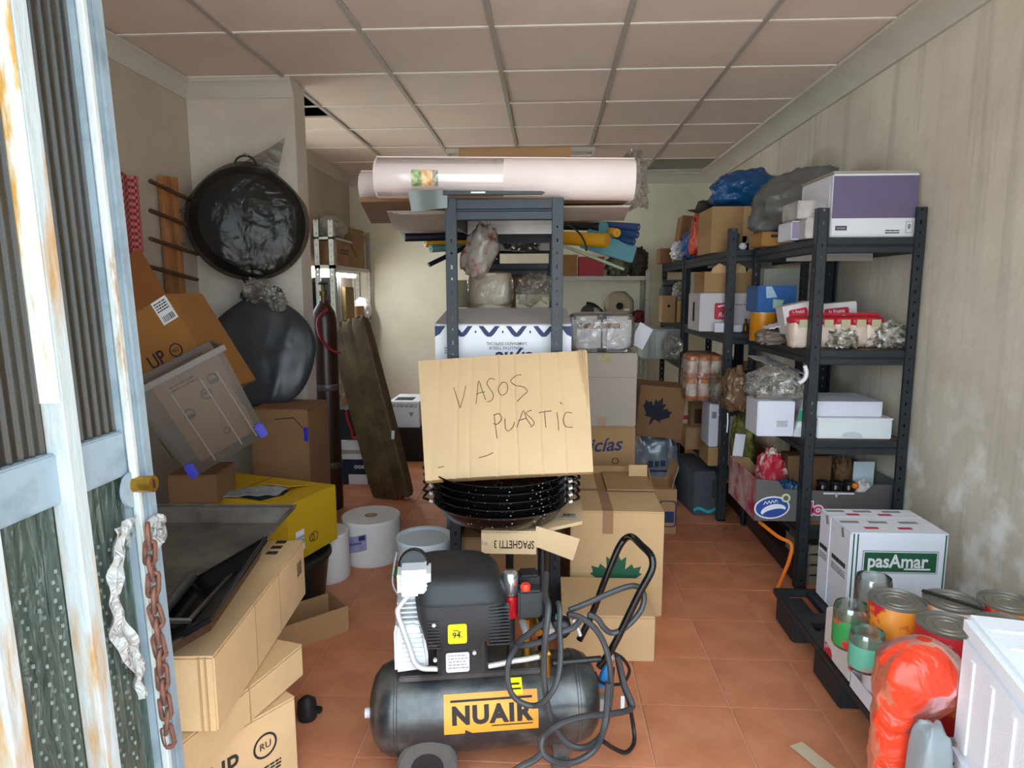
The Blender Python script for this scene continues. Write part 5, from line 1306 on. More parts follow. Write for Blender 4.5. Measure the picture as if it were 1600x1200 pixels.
def b2(u, v):
    a = 2 * PI * u; s = math.sin(PI * v) ** .55; r = R2 * (1 + .02 * math.sin(5 * a) * s)
    x, y = math.cos(a) * r * s, math.sin(a) * r * 1.08 * s
    wr = .012 * noise.fractal(Vector((x * 5 + 2, y * 2.2, v * 2)), 1, 2, 3) + .012 * math.exp(-((x - .13 - .25 * y) / .015) ** 2)
    return MX2 @ Vector((x, y, .05 * math.cos(PI * v) + wr))
mb.sheet(b2, 72, 30, .002); make('garbage_bag', mb, GB2, sp_, angle=80)
mb = MB(); mb.blob(.22, .06, .10, .8, .22, 2.5, 3, M=MX2 @ Matrix.Translation((.0, R2 * .96, -.02)) @ Matrix.Rotation(-PI / 2, 4, 'X')); make('gathered_bag_top', mb, GB2, sp_, angle=80)
# wooden peg rail on the left wall
a = at(268, 276, X=XL + .08); b = at(281, 470, X=XL + .08)
pr = thing('peg_rack', 'wooden upright rack with slanted dark pegs on the left wall', 'rack', (XL + .06, a.y, b.z - .12))
L_ = a.z - b.z + .12
make('upright', MB().box(-.015, 0, L_ / 2, .05, .062, L_), WOOD, pr, bevel=.003); make('front_batten', MB().box(.022, .022, L_ / 2, .022, .035, L_), WOOD, pr, bevel=.003)
for k, (v0, v1) in enumerate(((283, 318), (329, 358), (373, 397), (417, 437), (462, 476))):
    q0 = at(235 if k < 4 else 262, v0 if k < 4 else 466, X=XL + .11) - pr.location; q1 = at(308, v1, X=XL + .11) - pr.location
    make('peg', MB().cyl(q0, q1, .011, n=12), WOODD, pr)
for z in (L_ * .78, L_ * .55): make('bolt', MB().cyl((.03, .03, z), (.055, .045, z), .008, n=10), WOODD, pr)
# gingham cloth
gm = mat('gingham_cloth', 'b02a30', .9)
nt = gm.node_tree; ck = nt.nodes.new('ShaderNodeTexChecker'); ck.inputs['Scale'].default_value = 64; ck.inputs['Color1'].default_value = (*lin('8e1d26'), 1); ck.inputs['Color2'].default_value = (*lin('b4706e'), 1)
nt.links.new([n for n in nt.nodes if n.type == 'TEX_COORD'][0].outputs['Object'], ck.inputs['Vector']); nt.links.new(ck.outputs['Color'], nt.nodes['Principled BSDF'].inputs['Base Color'])
g0 = at(200, 272, X=XL + .05); g1 = at(208, 395, X=XL + .05)
gc = make('gingham_cloth', MB().sheet(lambda u, v: Vector((.012 * math.sin(u * 14) + .02, (u - .5) * .26, -(g0.z - g1.z + .1) * v)), 24, 10, .004), gm, None, (XL + .02, g0.y - .06, g0.z), angle=70)
tag(gc, 'red and white gingham cloth hanging on the left wall beside the door', 'cloth')
make('hook', MB().cyl((-.018, 0, 0), (.03, 0, -.002), .006, n=8), WOODD, gc)

# ------------------------------------------------------------------ left pile, from the floor up
def corner_box(label, p, d, w, depth, h, m, **k):
    """carton whose lower far right corner is p and whose right side runs back towards the door along -d"""
    d = Vector((d[0], d[1], 0)).normalized(); r = Vector((d.y, -d.x, 0))
    c = Vector(p) - d * (depth / 2) - r * (w / 2); th = carton(label, c, (w, depth, h), (0, 0, math.atan2(-d.x, d.y)), m, **k); return th


c3 = corner_box('lowest brown carton of the pile inside the open door, with a ring logo', (-.711, 1.70, 0), (.565, .825), .42, .40, .25, CARD)
text(c3, 'right', -.02, .15, .085, 'UP', INK, 0, sx=.8, bold=.001); ring(c3, 'right', .10, .155, .036, INK, .006); text(c3, 'right', .10, .155, .028, 'RU', INK, 0); lines(c3, 'right', .10, .08, .09, .03, 3, INK)
c2 = corner_box('second lowest brown carton of the pile inside the open door, turned askew', (-.722, 1.80, .252), (.27, .963), .34, .50, .100, CARD)
deco(c2, 'right', .02, .05, .003, .098, CORE, 'crease_line')
c1 = corner_box('long brown carton of the pile inside the open door, carrying the trays', (-.829, 2.12, .354), (-.075, 1.0), .36, .725, .195, CARD, seam='y')
w_, d_, h_ = SZ[c1.name]
for x in (-.10, .10): deco(c1, 'right', x, h_ / 2, .004, h_ - .004, CORE, 'crease_line')
deco(c1, 'right', .30, h_ * .62, .05, .05, CARD2, 'printed_block'); lines(c1, 'right', .30, h_ * .62, .045, .045, 4, INK); lines(c1, 'top', w_ / 2 - .07, .30, .035, .14, 3, INK, 0)
for x in (.02, .035): make('corner_ridge', MB().box(w_ / 2 - x, -d_ / 2 - .001, h_ / 2, .004, .003, h_ * .96), CARD2, c1, smooth=False)
ztr = .354 + h_ + .003
# big oven tray
TR = mat('oven_tray_steel', '837c74', .38, .55, .3, 5, hex2='4d463f')
e1 = at(459, 802, Z=.625)
def tray(name, label, loc, rot, w, d, h, lip, m, cat='tray'):
    th = thing(name, label, cat, loc, rot); t = .004; f = .03
    def ring_(k, z): x, y = w / 2 - f + k * f, d / 2 - f + k * f; return [(-x, -y, z), (x, -y, z), (x, y, z), (-x, y, z)]
    A = ring_(0, 0) + ring_(1, h) + [(x * (1 + lip * 2 / w), y * (1 + lip * 2 / d), h + .002) for x, y, z in ring_(1, h)] + [(x * (1 + lip * 2 / w), y * (1 + lip * 2 / d), h - .008) for x, y, z in ring_(1, h)]
    B = ring_(.15, -t) + ring_(1.1, h - t)
    mb = MB(); fs = [(0, 1, 2, 3)]
    for a_ in (0, 4, 8):
        for i in range(4): j = (i + 1) % 4; fs.append((a_ + i, a_ + 4 + i, a_ + 4 + j, a_ + j))
    mb.add(A, fs); mb.add(B, [(3, 2, 1, 0)] + [(i, (i + 1) % 4, 4 + (i + 1) % 4, 4 + i) for i in range(4)])
    make('tray_pan', mb, m, th, bevel=.0, angle=30)
    make('rolled_rim', MB().tube([Vector(A[8 + i]) for i in (0, 1, 2, 3, 0)], .005, 6, 1), m, th)
    return th


zc_ = e1.z
t1 = tray('oven_tray', 'large dull steel oven tray lying on the long carton inside the door', (e1.x - .29, e1.y - .36, .580), (math.radians(3.0), math.radians(0), math.radians(2)), .58, .72, .045, .012, TR)
e2 = at(424, 905, Z=.60)
t2 = tray('oven_tray', 'smaller black oven tray tilted against the large steel one', (e2.x - .085, e2.y - .20, .612), (math.radians(2), math.radians(-30), math.radians(7)), .24, .42, .03, .008, mat('black_tray_enamel', '111113', .2, .2, .2))
o = make('rolled_lip', MB().cyl((-.10, -.21, .04), (-.10, .21, .045), .014, n=14), mat('grey_bare_steel', '6a6866', .3, .7, .3, 8), t2)
# tub, yellow carton, bin, cartons above
tb1 = at(500, 958, Z=0)
btb = thing('black_tub', 'round black rubber tub on the floor under the yellow carton', 'tub', (tb1.x - .185, tb1.y + .10, 0)); make('tub_wall', MB().lathe([(.15, 0), (.165, .01), (.19, .20), (.20, .215), (.20, .23), (.185, .23), (.15, .02), (0, .02)], 40), BLACK, btb); make('tub_rim', MB().lathe([(.197, .218), (.205, .222), (.203, .234), (.193, .236), (.187, .228), (.197, .218)], 40), BLACK, btb)
YC = mat('mustard_carton', 'c9a012', .65, 0, .06, 4)
yq = at(498, 885, Y=2.66); yt = at(500, 757, Y=2.66)
yc = corner_box('mustard yellow carton resting on the black tub beside the pier', (yq.x, 2.93, .238), (.30, .954), .62, .34, .265, YC, flaps=False)
w_, d_, h_ = SZ[yc.name]
lf_ = 'front'
ww2 = w_ / 2
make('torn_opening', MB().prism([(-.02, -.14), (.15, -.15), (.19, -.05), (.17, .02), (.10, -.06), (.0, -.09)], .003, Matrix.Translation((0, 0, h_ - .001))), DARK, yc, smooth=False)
make('lifted_flap', MB().box(0, 0, 0, .16, .13, .004, Matrix.Translation((.12, .05, h_ + .016)) @ Matrix.Rotation(-.22, 4, 'X')), YC, yc, smooth=False)
deco(yc, 'top', -.05, .06, .012, .22, mat('mustard_dark', '9a7a10', .6), 'tape_line')
deco(yc, 'right', -.10, .09, .055, .09, WHITE, 'label'); bars(yc, 'right', -.10, .09, .04, .055, rot=PI / 2); ring(yc, 'right', -.02, .075, .018, INK, .004); ring(yc, 'right', .0, .075, .022, INK, .003)
o = flat_sheet('crumpled silver grey foil spilling from the mustard carton', [(yc.location.x - .16, yc.location.y - .20, .512), (yc.location.x + .14, yc.location.y - .12, .516), (yc.location.x + .17, yc.location.y - .02, .530), (yc.location.x - .10, yc.location.y - .10, .523)], .004, mat('silver_grey_film', 'a9adb0', .25, .2, .3, 14, .8, 16), 'foil_scrap', 'foil', sag=.01, nu=24)
# translucent storage bin
ang = math.radians(-26.5)
brw = at(318, 758, Y=2.42); brr = at(415, 690, Y=2.42); btr = at(348, 540, Y=2.42); btl = at(222, 606, Y=2.42)
bw_ = (btr - btl).length; bh_ = (btr - brr).length
ux = (btr - btl).normalized(); uz = (btr - brr).normalized()
ang = -math.atan2(ux.z, ux.x)
BW, BD, BH = bw_, .30, bh_
bot = (btl + btr) / 2 - Vector((math.sin(-ang) * -1, 0, math.cos(ang))) * BH
BYAW = .60; RBN = Euler((0, ang, BYAW)).to_matrix(); bn = thing('storage_bin', 'translucent storage bin with blue clips tilted on the left pile', 'bin', bot + Vector((0, BD / 2, 0)), (0, ang, BYAW)); SZ[bn.name] = (BW, BD, BH)
bn.location = (btl + brr) / 2 - RBN @ Vector((0, -BD / 2, BH / 2))
BINM = film('translucent_bin', '8f7f74', .26, .3, 2, .03, .15)
mb = MB(); s0 = .80
def ringb(k, z, e=0): x, y = BW / 2 * k - e, BD / 2 * k - e; return [(-x, -y, z), (x, -y, z), (x, y, z), (-x, y, z)]
O = ringb(.86, 0) + ringb(1, BH); I = ringb(.86, .004, .004) + ringb(1, BH, .004)
mb.add(O, [(3, 2, 1, 0)] + [(i, (i + 1) % 4, 4 + (i + 1) % 4, 4 + i) for i in range(4)]); make('bin_wall', mb, BINM, bn, smooth=False)
mb = MB(); x, y = BW / 2, BD / 2
for a_ in ((-x - .012, x + .012, -y - .012, -y + .002), (-x - .012, x + .012, y - .002, y + .012), (-x - .012, -x + .002, -y, y), (x - .002, x + .012, -y, y)): mb.span(*a_, BH - .018, BH + .004)
make('bin_rim', mb, film('bin_rim_plastic', '9c8e84', .6, .3, 2, .02, .15), bn, smooth=False)
for fx in (-.15, .16, .33): make('moulded_rib', MB().box(BW * fx, -BD / 2 * .94 - .002, BH / 2, .006, .006, BH * .9, Matrix.Rotation(.0, 4, 'X')), film('bin_rim_plastic', '', .6), bn, smooth=False)
CLIP = mat('blue_clip', '2a2ab0', .4)
for sx in (-1, 1): make('blue_clip', MB().box(sx * BW * .40, -BD * .43 - .01, .03, .035, .02, .06), CLIP, bn, bevel=.006)
ci = thing('carton', 'brown carton with grey icons seen inside the translucent bin', 'box', bn.location + RBN @ Vector((.02, 0, .03)), (0, ang, BYAW)); SZ[ci.name] = (BW * .66, BD * .66, BH * .86)
make('body', MB().box(0, 0, BH * .43, BW * .66, BD * .66, BH * .86), CARDB, ci, bevel=.003)
for x, z in ((-.06, .55), (.03, .66), (.08, .78)): ring(ci, 'front', x, BH * .86 * z, .022, INK, .007); 
for x in (-.06, .03, .08): deco(ci, 'front', x, BH * .86 * (.52 + (x + .06) * 1.7), .024, .012, INK, 'printed_icon')
ring(ci, 'front', .02, BH * .15, .014, INK, .004); lines(ci, 'front', -.02, BH * .76, .10, .03, 2, INK)
deco(bn, 'left', 0, BH * .3, .12, .09, mat('pale_bin_label', '9b958f', .6), 'paper_label'); lines(bn, 'left', 0, BH * .3, .10, .06, 4, INKG)
# upper left carton with shipping label
ul = at(256, 458, Y=2.70); ur = at(345, 598, Y=2.70)
an2 = -math.radians(27)
uz2 = (ul - ur).normalized(); an2 = -math.atan2(-uz2.x, uz2.z); UH = .47; UW = .36
cen = ul - Vector((math.cos(an2), 0, -math.sin(an2))) * (UW / 2) + Vector((-math.sin(an2), 0, -math.cos(an2))) * UH
uc = thing('carton', 'tilted brown carton with a white shipping label above the translucent bin', 'box', cen + Vector((0, .16, 0)), (0, an2, 0)); SZ[uc.name] = (UW, .30, UH)
make('body', MB().box(0, 0, UH / 2, UW, .30, UH), mat('warm_cardboard', '9a662f', .85, 0, .12, 5), uc, bevel=.004)
mb = MB(); mb.box(0, .0, .11, UW - .004, .004, .22, Matrix.Translation((0, -.146, UH)) @ Matrix.Rotation(math.radians(-6), 4, 'X')); make('open_flap', mb, mat('warm_cardboard_dark', '87501f', .85, 0, .12, 5), uc, smooth=False)
lbp = at(255, 485, Y=2.70); il = (Matrix.Translation(uc.location) @ Matrix.Rotation(an2, 4, 'Y')).inverted() @ lbp
deco(uc, 'front', il.x, il.z, .075, .105, WHITE, 'shipping_label', rot=.0); lines(uc, 'front', il.x, il.z + .022, .06, .045, 4, INK); bars(uc, 'front', il.x, il.z - .032, .058, .026, n=8)
pu = at(247, 575, Y=2.70); il = (Matrix.Translation(uc.location) @ Matrix.Rotation(an2, 4, 'Y')).inverted() @ pu; text(uc, 'front', il.x + .01, il.z + .03, .085, 'UP', INK, .0, sx=.8, bold=.001)
pu = at(275, 557, Y=2.70); il = (Matrix.Translation(uc.location) @ Matrix.Rotation(an2, 4, 'Y')).inverted() @ pu; ring(uc, 'front', il.x + .01, il.z + .025, .030, INK, .006); text(uc, 'front', il.x + .01, il.z + .025, .024, 'RU', INK)
# a hidden support carton and the brown carton behind the bin
sc_ = carton('brown carton standing on the floor behind the trays, under the mustard carton', (-1.60, 2.62, 0), (.36, .40, .234), (0, 0, .05), CARDB)
carton('brown carton on the mustard carton, propping up the translucent bin', (-1.50, 2.72, .506), (.20, .22, .125), (0, 0, .1), CARDB)
bk = pxbox('dark brown carton with a blue tape mark behind the translucent bin, against the pier', 395, 480, 640, 745, 3.28, .32, CARDB, z0=.0)
deco(bk, 'front', SZ[bk.name][0] / 2 - .012, SZ[bk.name][2] - .13, .022, .075, CLIP, 'blue_tape'); decop(bk, 'front', [(0, 0), (.10, .01), (.16, -.06), (.158, -.064), (.10, .004), (0, -.005)], INK, 'strap_line', cx=-.02, cy=SZ[bk.name][2] - .05)
# flattened open carton on the floor
lo = thing('carton', 'low open brown carton on the floor between the pile and the compressor', 'box', (-1.02, 2.42, 0), (0, 0, .70)); SZ[lo.name] = (.3, .2, .12)
lp0, lp1 = at(470, 1012, Z=0), at(545, 985, Z=0)
mid = (lp0 + lp1) / 2; dd = (lp1 - lp0); lo.location = mid; lo.rotation_euler = (0, 0, math.atan2(dd.y, dd.x)); LL = dd.length + .10
make('side_panel', MB().box(-.05, 0, .055, LL, .005, .11), CARD2, lo, smooth=False); make('side_panel', MB().box(-.05 + LL / 2 - .003, .09, .055, .005, .18, .11), CARD2, lo, smooth=False); make('bottom_panel', MB().box(-.05, .09, .003, LL, .18, .005), CARDB, lo, smooth=False); make('side_panel', MB().box(-.05, .18, .05, LL, .005, .10), CARD2, lo, smooth=False)
o = thing('black_casting', 'small black metal piece on the floor beside the lowest carton', 'metal', at(472, 1120, Z=.0)); o.location = at(470, 1140, Z=0) + Vector((0, .06, 0)); make('cast_body', MB().lathe([(0, 0), (.03, 0), (.034, .02), (.03, .06), (.012, .075), (0, .075)], 16), BLACK, o); make('cast_lug', MB().box(.035, 0, .03, .03, .02, .02), BLACK, o, bevel=.004)

# ------------------------------------------------------------------ between pier and middle rack
gp0 = at(515, 800, Z=0); gcx = gp0.x - .01
CYL = mat('maroon_cylinder_paint', '371a15', .35, .1, .2, 6)
gs_ = thing('gas_cylinder', 'tall maroon gas cylinder standing beside the pier', 'cylinder', (gcx, 4.06, 0)); GH = at(510, 470, Y=4.06).z
make('cylinder_body', MB().lathe([(.066, 0), (.074, .006), (.075, .05), (.075, GH - .12), (.068, GH - .07), (.045, GH - .03), (.03, GH - .012), (.03, GH)], 32), CYL, gs_)
make('valve', MB().lathe([(.018, GH), (.018, GH + .03), (.028, GH + .032), (.028, GH + .06), (.012, GH + .062), (.012, GH + .10), (0, GH + .10)], 16), mat('dark_brass', '5a4a28', .4, .7), gs_); make('valve_wheel', MB().lathe([(.03, GH + .10), (.036, GH + .105), (.03, GH + .115), (.0, GH + .112)], 16), BLACK, gs_)
for v in (606, 728): z = at(515, v, Y=4.0).z; make('steel_strap', MB().lathe([(.0765, z - .02), (.0775, z - .018), (.0775, z + .018), (.0765, z + .02)], 32), mat('dull_strap', '5f5854', .45, .4), gs_)
hz = GH - .05
o = make('red_hose', MB().tube([(.05, -.075, hz), (.0, -.11, hz - .06), (.01, -.12, hz - .16), (.07, -.12, hz - .24), (.13, -.10, hz - .27)], .008, 7, 5), mat('dark_red_hose', '8a1a26', .4), None, (gcx, 4.06, 0)); tag(o, 'thin red hose looped at the top of the maroon cylinder', 'hose')
# folded dark padded board leaning
DB = mat('dark_brown_leatherette', '46331f', .55, 0, .3, 7, .4, 14, hex2='6b5636')
b0, b1_ = at(549, 500, Y=4.36), at(622, 775, Y=4.28)
lb_ = thing('folded_mattress', 'dark brown folded padded mattress leaning beside the maroon cylinder', 'mattress', Vector((b1_.x, b1_.y, 0)), (0, 0, 0))
d_ = (b0 - Vector((b1_.x, b1_.y, .0))); Lm = d_.length
zq = d_.normalized(); xq = (Vector((1, 0, 0)) - zq * zq.x).normalized(); yq_ = zq.cross(xq)
Mq = Matrix(((xq.x, yq_.x, zq.x, 0), (xq.y, yq_.y, zq.y, 0), (xq.z, yq_.z, zq.z, 0), (0, 0, 0, 1)))
for k in range(3):
    make('padded_strip', MB().blob(.108, .10, Lm, .28, .05, 2.6, 150 + k, 32, 40, M=Mq @ Matrix.Translation((0, 0, .0)) @ Matrix.Rotation(-.25, 4, 'Z') @ Matrix.Translation((-.115 + .088 * k, -.0, 0))), DB, lb_, angle=70)
make('white_care_tag', MB().box(0, 0, 0, .02, .004, .055, Mq @ Matrix.Translation((.13, -.20, Lm * .36)) @ Matrix.Rotation(.3, 4, 'Y')), WHITE, lb_)
# toilet rolls
def jumbo(label, c, r, h):
    th = thing('jumbo_paper_roll', label, 'roll', c, (0, 0, 0), 'jumbo paper rolls')
    make('paper_body', MB().lathe([(r * .22, .005), (r * .97, 0), (r, .01)] + [(r * (1 - (.012 if i % 2 else 0)), .02 + (h - .04) * i / 5) for i in range(6)] + [(r, h - .01), (r * .97, h), (r * .22, h - .002), (r * .22, h - .05)], 48), mat('white_tissue', 'e6e2de', .9, 0, .06, 5, .2, 60), th)
    make('core_tube', MB().lathe([(r * .16, h - .04), (r * .16, h - .004), (r * .22, h - .002), (r * .22, h - .04)], 24), CARD2, th); make('core_hole', MB().lathe([(0, h - .035), (r * .16, h - .035)], 20), DARK, th)
    return th


jr = at(570, 888, Z=0); j1 = jumbo('larger white jumbo paper roll with a violet label standing on the floor', (jr.x, jr.y + .15, 0), .155, .232)
mb = MB(); mb.sheet(lambda u, v: Vector((.1562 * math.cos(-PI / 2 - .60 + .70 * u), .1562 * math.sin(-PI / 2 - .60 + .70 * u), .07 + .085 * v + .03 * u)), 10, 1, .001); make('violet_label', mb, mat('violet_label', 'a9a6cf', .5, 0, .3, 40), j1, angle=60)
mb = MB(); mb.sheet(lambda u, v: Vector((.1572 * math.cos(-PI / 2 - .16 + .22 * u), .1572 * math.sin(-PI / 2 - .16 + .22 * u), .145 + .024 * v + .01 * u)), 6, 1, .001); make('blue_logo', mb, NAVY, j1, angle=60)
mb = MB(); mb.sheet(lambda u, v: Vector((.1572 * math.cos(-PI / 2 - .56 + .5 * u), .1572 * math.sin(-PI / 2 - .56 + .5 * u), .112 + .010 * v + .02 * u)), 8, 1, .001); make('label_text_band', mb, mat('label_band', '6a68b0', .5, 0, .5, 90), j1, angle=60)
jr2 = at(512, 914, Z=0); jumbo('plain white jumbo paper roll half hidden by the mustard carton', (jr2.x - .035, jr2.y + .10, 0), .112, .235)
# white bucket
bu = at(662, 905, Y=2.72); bkt = thing('white_bucket', 'white ringed plastic bucket on the floor behind the compressor', 'bucket', (at(662, 850, Y=2.72).x, 2.74, 0)); BHh = at(662, 838, Y=2.74).z
BK = mat('white_bucket_plastic', 'cfdbe4', .4, 0, .05, 4)
make('bucket_wall', MB().lathe([(.095, 0), (.10, .005), (.112, BHh * .55), (.118, BHh * .60), (.114, BHh * .64), (.120, BHh * .72), (.116, BHh * .76), (.118, BHh * .9), (.123, BHh * .93), (.121, BHh), (.112, BHh), (.108, BHh * .5), (0, BHh * .5)], 44), BK, bkt)
make('bucket_lid', MB().lathe([(.0, BHh - .012), (.10, BHh - .012), (.112, BHh - .002), (.123, BHh + .003), (.125, BHh - .008)], 44), BK, bkt); make('wire_handle', MB().tube([(-.12, -.02, BHh * .8), (-.125, -.09, BHh * .45), (-.06, -.13, BHh * .28), (.02, -.135, BHh * .26), (.09, -.10, BHh * .4), (.12, -.02, BHh * .8)], .004, 6), WHITE2, bkt); make('green_grip', MB().cyl((-.128, -.03, BHh * .60), (-.125, -.07, BHh * .52), .010, n=10), mat('green_plastic', '2f7a35', .4), bkt)
# grey leaning metal plate by the middle rack
gpz = at(690, 715, Y=3.6)
pl_ = carton('flat grey metal panel standing on edge along the left of the middle rack', (cx0 - .045, 3.44, .0), (.02, 1.10, .42), (0, 0, 0), mat('grey_panel_paint', '6f7072', .45, .3, .12, 6), flaps=False, bevel=.003, name='metal_panel', cat='panel')
make('panel_lip', MB().box(.004, 0, .425, .03, 1.10, .012), mat('grey_panel_paint', '', .45), pl_, bevel=.002)
# cartons at the back left
bl1 = pxbox('white and navy carton with a barcode on the floor behind the maroon cylinder', 527, 584, 690, 790, 4.58, .34, WHITE, z0=0)
w_, d_, h_ = SZ[bl1.name]; deco(bl1, 'front', 0, h_ * .30, w_ - .003, h_ * .58, mat('deep_blue_print', '12253f', .6), 'navy_panel'); ring(bl1, 'front', .03, h_ * .42, .075, WHITE2, .004, sy=.55); text(bl1, 'front', .03, h_ * .43, .05, 'oos', WHITE, 0, lift=.003, bold=.001); deco(bl1, 'front', .02, h_ * .13, .14, .075, WHITE2, 'barcode_panel', t=.002); bars(bl1, 'front', .02, h_ * .13, .12, .055, n=7); deco(bl1, 'front', .0, h_ * .76, w_ - .004, .03, GREYW, 'tape')
bl2 = pxbox('white carton with dark print stacked by the back wall, left of the big flattened carton', 608, 655, 628, 665, 5.3, .42, WHITE, z0=at(630, 668, Y=5.3).z)
w_, d_, h_ = SZ[bl2.name]; lines(bl2, 'front', 0, h_ * .85, w_ - .03, .03, 2); deco(bl2, 'top', -.02, -.05, w_ * .6, .16, INK, 'dark_print'); decop(bl2, 'front', [(-.02, .02), (.02, .02), (0, -.02)], INKG, 'printed_mark', cx=.06, cy=h_ * .5)
z_ = bl2.location.z; pxbox('dark brown carton under the white printed one by the back wall', 600, 652, 668, 700, 5.25, .5, mat('very_dark_card', '2a1e16', .9), z0=0) if False else carton('dark brown carton under the white printed one by the back wall', (bl2.location.x - .02, bl2.location.y, 0), (.36, .5, z_ - .002), (0, 0, 0), mat('very_dark_card', '2a1e16', .9))
o = make('red_strap', MB().tube([at(u, v, Y=4.54) - at(545, 660, Y=4.54) for u, v in ((541, 640), (543, 656), (549, 672), (552, 684), (562, 682))], .010, 7, 5), mat('red_strap_plastic', 'b3202a', .4), None, at(545, 660, Y=4.54)); tag(o, 'bright red strap hanging behind the maroon cylinder', 'strap')
dkc = pxbox('dark green carton on the white and navy carton behind the cylinder', 530, 566, 640, 689, 4.62, .3, mat('dark_green_card', '1c2a28', .8), z0=SZ[bl1.name][2] + .001)
o = make('red_bar', MB().cyl((0, 0, 0), (.02, .02, .22), .014), mat('red_strap_plastic', '', .4), None, at(612, 800, Z=0) + Vector((0, .25, 0))); tag(o, 'red rod standing on the floor behind the bucket', 'rod')

# slotted angle shelf in the back left corner
sx0, sx1, sy0, sy1 = XL + .06, -1.80, 5.58, 6.76
as_ = thing('angle_shelf', 'pale slotted angle shelf in the back left corner', 'shelf', ((sx0 + sx1) / 2, (sy0 + sy1) / 2, 0)); hx, hy = (sx1 - sx0) / 2, (sy1 - sy0) / 2
for sx in (-1, 1):
    for sy in (-1, 1): make('post', post_mesh(2.0, -sx, -sy), WSH, as_, (sx * hx, sy * hy, 0), smooth=False)
zs = (1.86, 1.625, 1.12, .5)
for z in zs:
    if z == 1.86: make('shelf_board', MB().span(-hx, hx, -hy, -hy + .55, z - .02, z), WSH, as_, smooth=False)
    else: make('shelf_board', MB().span(-hx, hx, -hy, hy, z - .03, z), WSH, as_, smooth=False)
lt = thing('tube_light', 'lit fluorescent tube under the shelf in the back left corner', 'light', ((sx0 + sx1) / 2, (sy0 + sy1) / 2 + .0, 1.545)); make('tube', MB().cyl((.06, -.52, 0), (.06, .08, 0), .016), emit('lit_tube', 'f6fbff', 100), lt); make('housing', MB().box(.06, -.22, .032, .05, .66, .03), WHITE, lt)
bag('grey cloth sack on the top of the back left angle shelf', (-1.90, 5.86, 1.862), (.24, .40, .20), mat('grey_sack_cloth', '9a968c', .85, 0, .15, 8), 'cloth_sack', 'bag', .8, .2, 3, 161)
obx = carton('torn olive brown carton on the back left angle shelf', (-1.88, 6.33, 1.627), (.15, .34, .36), (0, 0, -.1), mat('olive_card', '8a7448', .85, 0, .15, 5), flaps=False)
make('torn_flap', MB().prism([(-.17, 0), (.17, 0), (.1, -.12), (-.05, -.2), (-.17, -.1)], .005, Matrix(((0, 0, 1, .082), (1, 0, 0, 0), (0, 1, 0, .30), (0, 0, 0, 1)))), CARDB, obx, smooth=False)
dcx = carton('dark brown printed carton on the back left angle shelf, near the pier', (-1.89, 5.85, 1.627), (.2, .40, .205), (0, 0, 0), CARDB); lines(dcx, 'right', 0, .12, .25, .05, 2, INK)
carton('olive brown carton on the middle level of the back left angle shelf', (-1.88, 5.98, 1.122), (.17, .26, .32), (0, 0, 0), mat('olive_card', '', .85)); carton('pale brown carton low on the middle level of the back left angle shelf', (-1.88, 6.32, 1.122), (.17, .26, .14), (0, 0, 0), CARD2)
bag('round white plastic bag on the middle level of the back left angle shelf', (-1.85, 6.58, 1.122), (.17, .22, .22), mat('bright_white_bag', 'e8e6ea', .45, 0, .05, 8), 'plastic_bag', 'bag', .9, .2, 2.4, 163)
o = thing('black_equipment', 'black equipment with pale rails on the middle level near the pier', 'equipment', (-1.93, 5.74, 1.122)); make('case', MB().box(0, 0, .2, .2, .16, .40), BLACK, o, bevel=.01)
for k in (-.06, .0, .06): make('pale_rail', MB().box(.105, k, .2, .012, .018, .40), WSH, o)

# ------------------------------------------------------------------ the compressor
TANK = mat('dusty_black_tank_paint', '1d2228', .33, .1, .2, 7, .06, 60, hex2='5f5d58', lo=.46, hi=.72, spec=.9)
DUST = mat('dusty_black_plastic', '222326', .5, 0, .2, 9, .05, 90)
RB_ = mat('grey_rubber', '57534e', .85, 0, .25, 12, .1, 50)
ALU = mat('cast_aluminium', 'd5d8dc', .45, .15, .15, 14, .05, 60)
TL, TRr = at(578, 1100, Y=1.735), at(934, 1050, Y=1.845)
cxm = (TL.x + TRr.x) / 2; cym = (TL.y + TRr.y) / 2
angc = math.atan2(TRr.y - TL.y, TRr.x - TL.x); TLn = math.hypot(TRr.x - TL.x, TRr.y - TL.y)
TRd = .128; TZ = .195
cp_ = thing('air_compressor', 'black wheeled air compressor with an orange badge in the middle of the floor', 'compressor', (cxm, cym, 0), (0, 0, angc))
CI = (Matrix.Translation(cp_.location) @ Matrix.Rotation(angc, 4, 'Z')).inverted()


def cl(u, v, Y): return CI @ at(u, v, Y=Y)


h2_ = TLn / 2
MXX = Matrix.Translation((0, 0, TZ)) @ Matrix.Rotation(PI / 2, 4, 'Y')
prof = [(0, -h2_), (.05, -h2_ + .004), (.09, -h2_ + .016), (.115, -h2_ + .036), (TRd, -h2_ + .065), (TRd, -h2_ + .075), (TRd + .002, -h2_ + .077), (TRd + .002, -h2_ + .083), (TRd, -h2_ + .085)]
prof = prof + [(r, -z) for r, z in prof[::-1]]
make('tank', MB().lathe(prof, 56, MXX), TANK, cp_)
make('drain_plug', MB().cyl((-h2_ - .012, -.02, TZ), (-h2_ + .01, -.02, TZ), .014, n=12), WHITE2, cp_)
wq = cl(668, 1193, 1.66)
for sy in (-1, 1):
    wh = make('wheel', MB().lathe([(.045, -.022), (.078, -.022), (.085, -.014), (.085, .014), (.078, .022), (.045, .022), (.045, -.022)], 40, Matrix.Rotation(PI / 2, 4, 'X')), RB_, cp_, (wq.x, sy * abs(wq.y), .0855))
    make('wheel_hub', MB().lathe([(0, -.020), (.02, -.024), (.022, -.014), (.046, -.012), (.046, .016), (0, .018)], 28, Matrix.Rotation(PI / 2, 4, 'X')), BLACK, wh)
